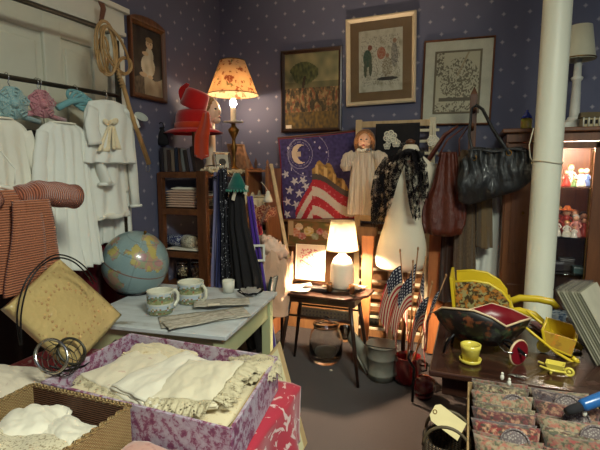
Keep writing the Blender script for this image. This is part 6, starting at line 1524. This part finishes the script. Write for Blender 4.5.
# right of the box: blue bottle, pale cloths
t = thing('blue_bottle', 'dark bottle with bright blue cap lying right of the sachet box', 'bottle', (.52, 1.52, .72))
BX = .47
g = G(); ax0, ax1 = at(566, 412, Y=1.50), at(592, 402, Y=1.54); dd = (ax1-ax0).normalized()
g.tube([ax0-dd*.0, ax0+dd*.02, ax0+dd*.055], [.011, .014, .014], 16); g.build('neck_cap', M_black, t)
g = G(); g.tube([ax0+dd*.05, ax0+dd*.06, ax0+dd*.13, ax0+dd*.16], [.015, .019, .020, .015], 18); g.build('bottle_body', plain('bright_blue', rgb(36, 90, 150), .25), t)
t = thing('side_crate', 'dark low crate carrying the cloths right of the sachet box', 'crate', (.60, 1.55, 0)); g = G(); g.box((.62, 1.50, .27), (.32, .56, .54)); g.build('crate_body', M_dark, t, bevel=.006)
g = G(); g.box((.62, 1.216, .27), (.28, .01, .06)); g.build('hand_slot_rail', M_wdX, t, bevel=.003)
folded('folded_cloth', 'pale green folded cloth behind the blue-capped bottle', (.535, 1.68, .542), .12, .12, 3, fabric('pale_sea_green', rgb(126, 150, 130)), .02, 2, .2, 'cloths on the crate', 'cloth')
folded('folded_cloth', 'cream folded cloth stack at the right frame edge, beside the bottle', (.66, 1.62, .542), .16, .20, 5, fabric('straw_cream', rgb(196, 184, 140)), .022, 4, .3, 'cloths on the crate', 'cloth')
folded('folded_cloth', 'olive-grey folded cloth in front of the blue-capped bottle', (.55, 1.36, .542), .16, .22, 2, fabric('olive_grey', rgb(112, 104, 80)), .02, 6, .1, 'cloths on the crate', 'cloth')
# ---------------------------------------------------------------- pale green work table with globe and mugs
GZ = .75; gx0, gx1, gy0, gy1 = -1.83, -1.0, 1.725, 2.50
t = thing('painted_table', 'pale green painted table with whitish top carrying globe and mugs', 'table', (gx1, gy0, 0)); t.rotation_euler.z = radians(6)
k = NT('worn_white_top'); co = k.coord(); n = k.noise(k.map(co, (.4, 1, 1)), 12, 5, .6); k.col(k.ramp(n, [(.4, rgb(206, 212, 214)), (.62, rgb(186, 190, 190)), (.70, rgb(140, 134, 120))])); k.set(rough=.35); M_top = k.m
g = G(); g.box(((gx0+gx1)/2, (gy0+gy1)/2, GZ-.011), (gx1-gx0, gy1-gy0, .022)); g.build('tabletop', M_top, t, bevel=.004)
for c, d in ((((gx0+gx1)/2, gy0+.045, GZ-.085), (gx1-gx0-.12, .02, .125)), (((gx0+gx1)/2, gy1-.045, GZ-.085), (gx1-gx0-.12, .02, .125)), ((gx0+.045, (gy0+gy1)/2, GZ-.085), (.02, gy1-gy0-.12, .125)), ((gx1-.045, (gy0+gy1)/2, GZ-.085), (.02, gy1-gy0-.12, .125))):
    g = G(); g.box(c, d); g.build('apron', M_greenp, t, bevel=.003)
for x in (gx0+.05, gx1-.05):
    for y in (gy0+.05, gy1-.05):
        g = G(); g.box((x, y, (GZ-.022)/2), (.055, .055, GZ-.022), taper=1); g.build('leg', M_greenp, t, bevel=.004)
# globe
gc = at(135.5, 263, Y=2.20); GR = pxr(gc, 32.3); gx, gy, gz = gc
GR0 = GR; T1 = GZ+.001
t = thing('desk_globe', 'pale blue desk globe on a dark metal stand on the painted table', 'globe', (gx, gy, T1))
def globecol(i, j):
    lat = (i-.5)*pi; lon = j*2*pi; p = V((cos(lat)*cos(lon), cos(lat)*sin(lon), sin(lat)))
    n = noise.noise(p*1.6+V((3.3, 1.2, 7.7)))+.5*noise.noise(p*4+V((1, 5, 2)))+.2*noise.noise(p*9)
    c = rgb(132, 156, 158)
    if n > .16:
        m = noise.noise(p*3.2+V((9, 2, 4)))
        c = rgb(184, 170, 100) if m > .15 else rgb(178, 142, 122) if m > -.1 else rgb(150, 158, 124) if m > -.3 else rgb(170, 128, 130)
        if n < .20: c = mixc(c, rgb(120, 110, 80), .5)
    elif n > .13: c = rgb(140, 172, 176)
    if abs((lon/(pi/6)) % 1-.5) > .485 or abs((lat/(pi/6)) % 1-.5) > .485: c = mixc(c, rgb(80, 100, 110), .35)
    if abs(lat) < .012: c = rgb(130, 90, 80)
    return c
g = G(); m = 90; n = 160
rot = Matrix.Translation(gc) @ Matrix.Rotation(radians(23), 4, 'Y') @ Matrix.Rotation(.6, 4, 'Z')
rings = [[(GR*max(sin(pi*i/m), .0005)*cos(2*pi*j/n), GR*max(sin(pi*i/m), .0005)*sin(2*pi*j/n), -GR*cos(pi*i/m)) for j in range(n)] for i in range(m+1)]
g.loft(rings, 0, True, True, colf=globecol, M=rot); g.build('globe_ball', painted('globe_print', .28, coat=.3), t)
g = G(); ax = (rot.to_3x3() @ V((0, 0, 1)))
g.tube([gc+ax*(GR+.012), gc+ax*(GR-.01)], .006, 8); g.ball(gc+ax*(GR+.014), .010, 10); g.build('axis_cap', M_brass, t)
g = G(); 
arc = []
for i in range(15):
    a = -radians(90)-radians(20)+radians(128)*i/14; side_ = V((1, 0, 0))
    arc.append(gc+V((-(GR+.012)*cos(a+pi/2*0)*0, 0, 0))+V((-(GR+.014)*sin(radians(23)+radians(180)-pi*i/14)*-1*.0, 0, 0)))
arcp = [gc+V(((GR+.014)*sin(q), 0, -(GR+.014)*cos(q))) for q in [radians(-23)+radians(-5+190*0)*0+radians(-(i)*9) for i in range(0, 8)]]
g.tube(arcp, .006, 8); g.build('meridian_arm', M_blackmetal, t)
g = G(); bz = gz-GR-.014; g.tube([(gx, gy, T1+.01), (gx, gy, bz)], .010, 10); g.lathe([(.001, .002), (.115, .002), (.118, .008), (.09, .018), (.03, .026), (.014, .045), (.001, .05)], 36, (gx, gy, T1)); g.build('stand_foot', M_blackmetal, t)
g = G(); Rr = .125
g.build
# mugs in two stacks
def mugcol(i, j):
    c = rgb(206, 208, 196)
    if .46 < i < .53 or i < .06 or i > .94: return c
    k = (i % .5)*2; n = nz(cos(j*6.28)*4, sin(j*6.28)*4, i*9, 31); n2 = nz(cos(j*6.28)*9, sin(j*6.28)*9, i*22, 33)
    c = rgb(176, 190, 200)
    if k < .34+.2*n: c = mixc(rgb(112, 128, 78), rgb(176, 176, 132), .5+n2)
    elif k < .6+.5*n: c = mixc(rgb(84, 104, 74), rgb(140, 150, 120), .5+n2)
    elif n2 > .2: c = rgb(206, 200, 180)
    if n2 < -.3 and k < .7: c = rgb(150, 110, 80)
    return c
def mug(lb, x, y, z, r, h, ha=None):
    t = thing('mug', lb, 'mug', (x, y, z), 'landscape mugs'); g = G()
    g.lathe([(r*.8, 0), (r*.82, .004)]+[(r*(.9+.10*min(1, i/3)), .004+(h-.006)*i/16) for i in range(17)], 44, (x, y, z), colf=lambda i, j: mugcol(i, j), cap=False); g.build('painted_wall', painted('mug_glaze', .2), t)
    g = G(); g.lathe([(r, h-.003), (r+.001, h), (r-.004, h+.001), (r-.005, h-.006), (r*.86, .012), (.001, .008)], 40, (x, y, z), cap=False); g.lathe([(.001, 0), (r*.8, 0), (r*.8, .004), (.001, .004)], 30, (x, y, z), cap=False); g.build('rim_and_inside', plain('mug_cream', rgb(214, 212, 192), .2, var=.03), t)
    if ha is not None:
        d = V((cos(ha), sin(ha), 0)); g = G()
        g.tube([V((x, y, z+h*.82))+d*(r*.97), V((x, y, z+h*.88))+d*(r+.02), V((x, y, z+h*.70))+d*(r+.038), V((x, y, z+h*.42))+d*(r+.038), V((x, y, z+h*.2))+d*(r+.018), V((x, y, z+h*.2))+d*(r*.93)], .0075, 10, flat=1.3)
        g.build('handle', plain('mug_cream', rgb(214, 212, 192), .2), t)
c1 = at(160.5, 317, Z=T1); c2 = at(191, 306, Z=T1)
r1 = pxr(c1, 13.3); r2 = pxr(c2, 13.2)
y1 = c1.y+r1*.8; y2 = c2.y+r2*.8
mug('large landscape mug on the painted table, nearest the globe', at(160.5, 305, Y=y1).x, y1, T1, r1, .122, 1.2)
mug('large landscape mug with its round handle standing out right, on the painted table', at(191, 296, Y=y2).x, y2, T1, r2, .122, -.15)
# old newspapers
k = NT('old_newsprint'); co = k.coord(); n = k.noise(k.map(co, (1, 4, 1)), 40, 3); k.col(k.ramp(n, [(.4, rgb(150, 142, 126)), (.6, rgb(196, 190, 176))])); k.set(rough=.85); M_news = k.m
for i, (px, py, w, d, rz_, lb) in enumerate(((205, 318, .44, .17, .75, 'long yellowed newspaper strip lying right of the mug stacks, lowest of the papers'), (200, 322, .34, .12, .95, 'grey newspaper fold on top of the longer strip'), (222, 306, .30, .13, .55, 'newspaper fold reaching toward the table right edge'))):
    c = at(px, py, Z=T1); g = G(); g.sheet(lambda u, v: ((u-.5)*w, (v-.5)*d, .004+.004*abs(nz(u*6, v*3, i, 3))+.003*sin(u*5+i)**2), 20, 8, .003)
    o = g.build('newspaper', M_news, None, local=True, loc=(c.x, c.y, T1+i*.008)); o.rotation_euler.z = rz_; tag(o, lb, 'newspaper', 'old newspapers on the painted table')
c = at(214, 311, Z=T1); g = G(); g.box((0, 0, .002), (.06, .03, .003)); o = g.build('paper_label', M_paper, None, local=True, loc=(c.x, c.y, T1+.034)); o.rotation_euler.z = .6; tag(o, 'small whitish slip on the newspapers beside the mugs', 'paper')
c = at(227, 293, Z=T1); t = thing('white_cup', 'plain white straight-sided cup near the back right of the painted table', 'cup', c)
g = G(); g.lathe([(.001, .002), (.034, .002), (.038, .075), (.035, .075), (.031, .01), (.001, .008)], 28, (c.x, c.y+.02, T1), cap=False); g.build('cup_body', M_white, t)
c = at(252, 296, Z=T1)
t = thing('scalloped_dish', 'clear scalloped glass dish at the right end of the painted table', 'dish', c); g = G()
rings = []
for r_, z_ in ((.01, .003), (.04, .003), (.06, .02), (.075, .035), (.072, .035), (.056, .022), (.036, .008), (.01, .008)): rings.append([(c.x-.01+r_*(1+.08*sin(9*q)*(r_ > .05))*cos(q), c.y+.0+r_*(1+.08*sin(9*q)*(r_ > .05))*sin(q), T1+z_) for q in [2*pi*i/54 for i in range(54)]])
g.loft(rings); g.build('dish_body', M_glass, t)
# ---------------------------------------------------------------- foreground table with cloth
FZ = .60; fx0, fx1, fy0, fy1 = -1.95, -.655, .55, 1.64
t = thing('trestle_table', 'low table hidden under the red and white cloth, bottom left', 'table', ((fx0+fx1)/2, 1.1, 0))
g = G(); g.box(((fx0+fx1)/2, (fy0+fy1)/2, FZ-.02), (fx1-fx0-.01, fy1-fy0-.01, .03)); g.build('tabletop', M_wdX, t, bevel=.003)
for x in (fx0+.06, fx1-.06):
    for y in (fy0+.06, fy1-.06):
        g = G(); g.box((x, y, (FZ-.03)/2), (.05, .05, FZ-.03)); g.build('leg', M_wd, t, bevel=.003)
def clothcol(u, v):
    n = nz(u*14, v*14, 0, 41); n2 = nz(u*40, v*40, 0, 42)
    return rgb(214, 190, 184) if (n > .22 and n2 > -.3) or (abs(n) < .03 and n2 > .1) else rgb(176, 34, 58)
g = G()
def tc(u, v):   # across u: drop - top - drop
    W = (fx1-fx0); L = W+.5; s = u*L-.25
    y = fy0-.0+(fy1-fy0+.05)*v; 
    if s < 0: x = fx0-.012; z = FZ+s
    elif s > W: 
        dz_ = s-W; x = fx1+.012+.03*sin(v*24)*min(1, dz_*5)+.015+.10*dz_; z = FZ-dz_
    else: x = fx0+s; z = FZ+.003
    if z > FZ-.0: z = FZ+.004
    return (x, y, z)
g.sheet(tc, 110, 70, .003, 0, clothcol)
g.sheet(lambda u, v: (fx0+(fx1-fx0)*u, fy1+.012+.012*sin(u*40)*v, FZ+.002-.45*v), 90, 20, .003, 0, clothcol)
t = thing('red_tablecloth', 'red tablecloth with white pattern hanging off the front left table', 'tablecloth', ((fx0+fx1)/2, 1.1, .15)); k = NT('printed_cotton'); co = k.coord(); n = k.noise(co, 16, 4, .6, dist=1.2); k.col(k.ramp(n, [(.585, rgb(176, 34, 58)), (.61, rgb(216, 186, 182))])); k.set(rough=.85, sheen=.3); g.build('cloth', k.m, t)
# toile box
k = NT('toile_paper'); co = k.coord(); n = k.noise(co, 38, 6, .75, dist=.3); n2 = k.noise(co, 7, 3)
k.col(k.ramp(k.math('ADD', k.math('MULTIPLY', n, .8), k.math('MULTIPLY', n2, .25)), [(.44, rgb(188, 178, 190)), (.535, rgb(176, 156, 172)), (.575, rgb(142, 84, 112)), (.68, rgb(110, 54, 90))])); k.set(rough=.55); M_toile = k.m
bz0 = FZ+.008; bz1 = .75; q0x, q1x, q0y, q1y = -1.385, -.665, 1.10, 1.605
t = thing('toile_box', 'large open box papered in purple and white toile, full of linens', 'box', ((q0x+q1x)/2, (q0y+q1y)/2, bz0))
hz_ = bz1-bz0; zc = (bz0+bz1)/2; mx_, my_ = (q0x+q1x)/2, (q0y+q1y)/2
M_in = plain('kraft_board', rgb(176, 146, 98), .8)
QC = [V((-1.392, 1.118, zc)), V((-.622, 1.09, zc)), V((-.700, 1.603, zc)), V((-1.43, 1.607, zc))]
for nm, i in (('front_wall', 0), ('right_wall', 1), ('back_wall', 2), ('left_wall', 3)):
    a_, b_ = QC[i], QC[(i+1) % 4]; dd_ = (b_-a_).normalized()*.005; g = G(); g.bar(a_-dd_, b_+dd_, .011, hz_); g.build(nm, M_toile, t, bevel=.002)
g = G(); g.prism([(q.x*.985+mx_*.015, q.y*.985+my_*.015) for q in QC], .008, None, z0=bz0); g.build('base', M_in, t)
g = G(); g.bar(QC[1]+V((-.010, .01, 0)), QC[2]+V((-.010, -.01, 0)), .004, hz_-.01); g.build('right_lining', M_in, t)
# linens in the box
def drape(name, label, x0, x1, y0, y1, z, mat, seed, rz=0, th=.006, amp=.012, hump=.03, lace_m=None, edge=.03, group='linens in the toile box', nu=46, nv=36, tilt=(0, 0), cat='linen', layers=1, dirx=1):
    cx_, cy_ = (x0+x1)/2, (y0+y1)/2; t = thing(name, label, cat, (cx_, cy_, z), group); w, d = x1-x0, y1-y0
    Rm = Matrix.Rotation(rz, 4, 'Z')
    def hf(u, v, L):
        e = (1-abs(2*u-1)**4)*(1-abs(2*v-1)**4)
        return hump*e+amp*(nz(u*2.2+L, v*2.0, 0, seed)+.5*nz(u*6+v*3, v*4-u*2, L, seed+1)+.4*nz(u*11+v*5, v*9, L, seed+2)+.3*sin((u*.9+v*.5)*14+seed+2*nz(u*2, v*2, 0, seed)))*.9+tilt[0]*(u-.5)+tilt[1]*(v-.5)
    for L in range(layers):
        g = G()
        def f(u, v):
            p = Rm @ V(((u-.5)*w*(1-.03*L)+.012*nz(v*5, L, 0, seed), (v-.5)*d*(1-.02*L)+.012*nz(u*5, L, 0, seed+4), 0)); return (cx_+p.x, cy_+p.y, z+.004+L*th*1.3+hf(u, v, 0))
        g.sheet(f, nu, nv, th); g.build('cloth' if L == layers-1 else 'under_fold', mat, t)
    if lace_m:
        g = G()
        for side_ in (0, 1):
            def f2(u, v):
                if side_ == 0: uu, vv = 1.0, u; ex, ey = edge*v*(1+.25*abs(sin(u*26))), 0
                else: uu, vv = u, 0.0; ex, ey = 0, -edge*v*(1+.25*abs(sin(u*30)))
                L = layers-1
                p = Rm @ V(((uu-.5)*w*(1-.03*L)+ex+.012*nz(vv*5, L, 0, seed), (vv-.5)*d*(1-.02*L)+ey+.012*nz(uu*5, L, 0, seed+4), 0))
                return (cx_+p.x, cy_+p.y, z+.005+L*th*1.3+hf(uu, vv, 0)-.022*v*v+.004*sin(u*60)*v)
            g.sheet(f2, 60, 6, .003)
        g.build('lace_edging', lace_m, t)
    return t
# hidden filler stack so the visible linens lie on something
folded('folded_linen', 'cream folded linens filling the left half of the toile box underneath', (-1.20, 1.36, bz0+.009), .32, .44, 4, M_linen2, .022, 11, 0, 'linens in the toile box')
folded('folded_linen', 'cream folded linens filling the right half of the toile box underneath', (-.86, 1.36, bz0+.009), .34, .44, 4, M_linen2, .022, 12, 0, 'linens in the toile box')
zt_ = bz0+.092
drape('folded_linen', 'ivory linen with faint rose embroidery at the left of the toile box', -1.33, -1.0, 1.20, 1.54, zt_+.0, fabric('embroidered_ivory', rgb(226, 216, 190), c2=rgb(206, 176, 156), big=7, thresh=(.6, .68)), 3, -.25, .010, .010, .012, M_lace_c, .03, layers=2, tilt=(-.01, .01))
drape('folded_linen', 'smooth white cloth folded across the middle of the toile box', -1.14, -.87, 1.155, 1.50, zt_+.014, M_linen, 5, -.30, .008, .007, .012, None, layers=3, tilt=(0, .01))
drape('tablecloth_stack', 'cream tablecloth stack with wide crocheted lace edge, right end of the toile box', -1.00, -.75, 1.18, 1.46, zt_+.028, fabric('cream_table_linen', rgb(222, 212, 184)), 8, .12, .006, .008, .012, M_lace_c, .05, layers=4, tilt=(.015, .02))
drape('lace_doily', 'crumpled round lace doily at the far right corner of the toile box', -.86, -.68, 1.44, 1.60, bz1-.012, M_lace_c, 12, .5, .004, .012, .02, M_lace_c, .02, layers=1)
drape('folded_linen', 'wrinkled cream cloth tucked along the back left wall of the toile box', -1.35, -1.05, 1.46, 1.585, zt_+.01, M_linen2, 15, 0, .006, .012, .02, None, layers=2)
# wicker basket
k = NT('wicker'); co = k.coord(); sp = k.n('ShaderNodeSeparateXYZ'); k.l(co, sp.inputs[0]); s_ = k.math('ADD', sp.outputs[0], sp.outputs[1])
cv = k.n('ShaderNodeCombineXYZ'); k.l(s_, cv.inputs[0]); k.l(sp.outputs[2], cv.inputs[2])
w1 = k.wave(cv.outputs[0], 60, 0, 'Z'); w2 = k.math('SINE', k.math('MULTIPLY', s_, 420)); par = k.math('SINE', k.math('MULTIPLY', sp.outputs[2], 600)); f = k.math('ADD', w1, k.math('MULTIPLY', k.math('MULTIPLY', w2, par), .6)); f = k.math('ADD', f, k.math('MULTIPLY', k.noise(co, 30, 3), .6))
k.col(k.ramp(k.math('MULTIPLY', f, .6), [(.05, rgb(140, 102, 58)), (.35, rgb(186, 148, 94)), (.75, rgb(214, 184, 130))])); k.bump(f, 1, .008); k.set(rough=.65); M_wick = k.m
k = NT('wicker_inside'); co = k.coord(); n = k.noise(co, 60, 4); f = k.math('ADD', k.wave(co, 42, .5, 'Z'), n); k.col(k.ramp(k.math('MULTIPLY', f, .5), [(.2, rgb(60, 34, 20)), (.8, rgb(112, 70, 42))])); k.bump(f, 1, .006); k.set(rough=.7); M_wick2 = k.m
wx0, wx1, wy0, wy1 = -1.40, -.985, .62, 1.085; wz0, wz1 = FZ+.008, .75
t = thing('wicker_basket', 'rectangular brown wicker basket of lace linens at the bottom left', 'basket', ((wx0+wx1)/2, (wy0+wy1)/2, wz0))
mx_, my_ = (wx0+wx1)/2, (wy0+wy1)/2; zc = (wz0+wz1)/2; hz_ = wz1-wz0
for nm, c, d in (('front_wall', (mx_, wy0, zc), (wx1-wx0, .014, hz_)), ('back_wall', (mx_, wy1, zc), (wx1-wx0, .014, hz_)), ('left_wall', (wx0, my_, zc), (.014, wy1-wy0, hz_)), ('right_wall', (wx1, my_, zc), (.014, wy1-wy0, hz_))):
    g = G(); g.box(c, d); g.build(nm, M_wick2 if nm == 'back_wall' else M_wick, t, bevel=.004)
g = G(); g.box((mx_, my_, wz0+.005), (wx1-wx0-.02, wy1-wy0-.02, .008)); g.build('base', M_wick2, t)
g = G(); cs = [(wx0, wy0), (wx1, wy0), (wx1, wy1), (wx0, wy1)]
for i in range(4):
    a, b = V((*cs[i], wz1)), V((*cs[(i+1) % 4], wz1)); 
    for ph in (0, pi): g.tube([a.lerp(b, j/40)+V((0, 0, .004*sin(j*1.1+ph)))+V((.004*cos(j*1.1+ph), .004*cos(j*1.1+ph), 0)) for j in range(41)], .006, 6)
g.build('plaited_rim', M_wick, t)
zt_ = wz0+.065
folded('folded_linen', 'white folded linens at the bottom of the wicker basket', (mx_, my_, wz0+.010), .37, .42, 3, M_linen, .02, 14, 0, 'linens in the wicker basket')
GW = 'linens in the wicker basket'
drape('folded_linen', 'white rounded fold of cloth at the back left of the wicker basket', -1.36, -1.17, .86, 1.05, zt_+.01, M_linen, 21, .5, .008, .010, .035, None, group=GW, layers=2)
drape('folded_linen', 'plain white napkin at the back right of the wicker basket', -1.22, -1.02, .90, 1.03, zt_+.01, M_linen3, 23, -.12, .006, .010, .025, None, group=GW, layers=2)
drape('lace_cloth', 'cream needle-lace cloth spread across the front of the wicker basket', -1.37, -1.02, .66, .93, zt_+.028, fabric('tufted_lace_cloth', rgb(216, 206, 176), c2=rgb(150, 132, 100), big=34, thresh=(.52, .6)), 25, .15, .006, .014, .022, M_lace_c, .03, group=GW, cat='lace')
# pile of linen left
drape('linen_heap', 'soft heap of whitish linen at the left edge behind the wicker basket', -1.78, -1.42, 1.0, 1.24, .665, fabric('heap_linen', rgb(216, 204, 182), c2=rgb(190, 160, 150), big=6, thresh=(.6, .7)), 31, .2, .012, .018, .06, None, group='linens on the front left table', layers=2)
folded('folded_linen', 'white folded linen below the heap at the left edge', (-1.61, 1.12, FZ+.009), .32, .24, 3, M_linen3, .02, 33, .2, 'linens on the front left table')
# pink cloth in front of the toile box
drape('pink_cloth', 'dusty pink cloth lying between the wicker basket and the toile box front', -.965, -.70, .72, 1.07, FZ+.03, fabric('dusty_pink', rgb(206, 158, 142), c2=rgb(186, 130, 120), thresh=(.5, .65)), 41, .0, .010, .010, .03, None, group=None, cat='cloth', layers=2)
# ---------------------------------------------------------------- cream square bag with wire handles
C = [at(5, 306, Y=1.24), at(56, 260, X=-1.62), at(118, 315, Y=1.66), at(70, 365, Y=1.44)]
pl, ptop, pr, pb = at(5, 308, X=-1.55), at(56, 261, X=-1.63), at(118, 316, X=-1.55), at(70, 368, X=-1.47)
M_purse = None; k = NT('embroidered_cream'); co = k.coord(); n = k.vor(co, 42); k.col(k.mix(k.ramp(n, [(.12, 1), (.2, 0)]), k.mix(k.noise(co, 8), rgb(196, 172, 116), rgb(176, 152, 100)), rgb(160, 124, 80))); k.bump(n, .5, .006); k.set(rough=.32, coat=.3); M_purse = k.m
t = thing('cream_square_bag', 'flat cream square bag with beaded pattern standing on its corner', 'bag', pb)
nrm = (pr-pl).cross(ptop-pb).normalized(); 
if nrm.x < 0: nrm = -nrm
g = G(); m = 24; rings = []
def sq(u, v): return (pb.lerp(pr, u)).lerp(pl.lerp(ptop, u), v)
g.sheet(lambda u, v: sq(u, v)+nrm*(.012*sin(pi*u)*sin(pi*v)), m, m, .045)
g.build('bag_body', M_purse, t)
g = G(); 
for k2 in range(26):
    for r_ in (.30, .36) if k2 % 2 else (.30,):
        q = 2*pi*k2/26; p_ = sq(.5+r_*cos(q), .5+r_*sin(q))+nrm*(.0225+.012*sin(pi*(.5+r_*cos(q)))*sin(pi*(.5+r_*sin(q)))); g.ball(p_, .006, 7)
tag(g.build('bead_ring', plain('tan_beads', rgb(176, 140, 90), .3), t), kind='stuff')
for s in (0, 1):
    g = G(); off_ = nrm*(.03+.03*s); P_ = [at(*q, X=-1.50+.03*s) for q in ((20+2*s, 345), (17+4*s, 315), (24+4*s, 285), (38+3*s, 266), (55+2*s, 255+s*3), (72, 258+s*3), (86-2*s, 268+3*s), (96-3*s, 282+2*s))]
    Q_ = []
    for i in range(len(P_)-1):
        for j in range(4):
            f = j/4; p0_ = P_[max(i-1, 0)]; p1_ = P_[i]; p2_ = P_[i+1]; p3_ = P_[min(i+2, len(P_)-1)]
            Q_.append(.5*((2*p1_)+(p2_-p0_)*f+(2*p0_-5*p1_+4*p2_-p3_)*f*f+(3*p1_-p0_-3*p2_+p3_)*f**3))
    g.tube(Q_+[P_[-1]], .0032, 6); g.build('wire_handle', M_blackmetal, t)
# wire strainer with metal rims
c = at(58, 352, X=-1.42)
t = thing('wire_basket', 'small wire basket with two bright metal hoops below the cream bag', 'wire basket', (c.x, c.y, FZ+.01))
g = G()
def ringp(px, py, r, X, tilt, n=30):
    c = at(px, py, X=X); M_ = Matrix.Translation(c) @ Matrix.Rotation(tilt, 4, 'Y') @ Matrix.Rotation(.5, 4, 'Z'); return c, M_, [M_ @ V((r*cos(2*pi*i/n), r*sin(2*pi*i/n), 0)) for i in range(n)]
c1_, M1, P1_ = ringp(52, 356, .062, -1.40, 1.1); g.tube(P1_, .006, 8, closed=True); g.build('near_hoop', M_chrome, t)
g = G(); c2_, M2, P2_ = ringp(72, 351, .055, -1.42, .9); g.tube(P2_, .005, 8, closed=True); g.tube([M2 @ V((.05*cos(2*pi*i/30), .065*sin(2*pi*i/30), -.01)) for i in range(30)], .003, 6, closed=True); g.build('far_hoop', M_darkmetal, t)
g = G()
for i in range(0, 30, 3): g.tube([P1_[i], P1_[i].lerp(P2_[i], .5)+V((0, 0, -.03)), P2_[i]], .0018, 5)
for j in range(1, 4): g.tube([P1_[i].lerp(P2_[i], j/4)+V((0, 0, -.03*sin(pi*j/4))) for i in range(30)], .0016, 5, closed=True)
tag(g.build('wire_mesh', M_darkmetal, t), kind='stuff')
g = G(); g.tube([at(50, 366, X=-1.40), at(64, 371, X=-1.39), at(84, 366, X=-1.40), at(105, 350, X=-1.43), at(116, 340, X=-1.46)], .004, 6); g.build('wire_handle', M_blackmetal, t)
# leaning botanical board on the floor at the right of the cloth
def art_bot(u, v):
    n = nz(u*18, v*26, 0, 51); c = rgb(186, 192, 160)
    if .45 < u < .95 and .10 < v < .55 and n > .05: c = rgb(48, 60, 44)
    if .6 < u < .9 and .5 < v < .75 and nz(u*30, v*40, 0, 5) > .25: c = rgb(90, 100, 70)
    if u < .03 or u > .985 or v < .02 or v > .98: c = rgb(176, 162, 120)
    return c
bl_, br_, tr_, tl_ = at(281, 452, X=-.62), at(303, 452, Z=.05), at(277, 345, X=-.80), at(262, 370, X=-.72)
A0 = V((-.60, 1.72, .004)); B0 = V((-.72, 2.28, .004)); up_ = V((-.16, .06, .0)); H_ = at(277, 346, Y=2.3).z
B0 = at(304, 448, Z=.004)+V((0, .0, 0)); B1 = at(277, 347, Y=2.20); d_ = B1-B0
A0 = B0+V((.03, -.42, 0)); 
g = G(); g.sheet(lambda u, v: A0.lerp(B0, u)+d_*v, 60, 70, .008, 0, art_bot, False)
t = thing('botanical_board', 'pale board with dark green plant print leaning by the red tablecloth', 'print', (A0+B0)/2); g.build('print_board', M_paint, t)
g = G(); Bp = B0+V((.002, .05, 0)); slabq(g, Bp, Bp+V((.01, -.3, 0)), Bp+V((.01, -.3, 0))+d_*.99, Bp+d_*1.03, .004); 
tag(g.build('tan_board', plain('tan_board', rgb(150, 136, 100), .8), None, loc=Bp), 'plain tan board leaning just behind the plant print', 'board')
# ---------------------------------------------------------------- light
def lamp(name, kind, loc, energy, color, size=.1, rot=None, size_y=None):
    d = bpy.data.lights.new(name, kind); d.energy = energy; d.color = color
    if kind == 'AREA':
        d.shape = 'RECTANGLE'; d.size = size; d.size_y = size_y or size
    else: d.shadow_soft_size = size
    o = bpy.data.objects.new(name, d); COL.objects.link(o); o.location = loc
    if rot: o.rotation_euler = rot
    return o
lamp('ceiling_light', 'AREA', (1.0, .1, 3.1), 150, (.95, 1, .84), 1.2, size_y=.5)
w = bpy.data.worlds.new('world'); scene.world = w; w.use_nodes = True
w.node_tree.nodes['Background'].inputs[0].default_value = (.5, .5, .6, 1); w.node_tree.nodes['Background'].inputs[1].default_value = .02
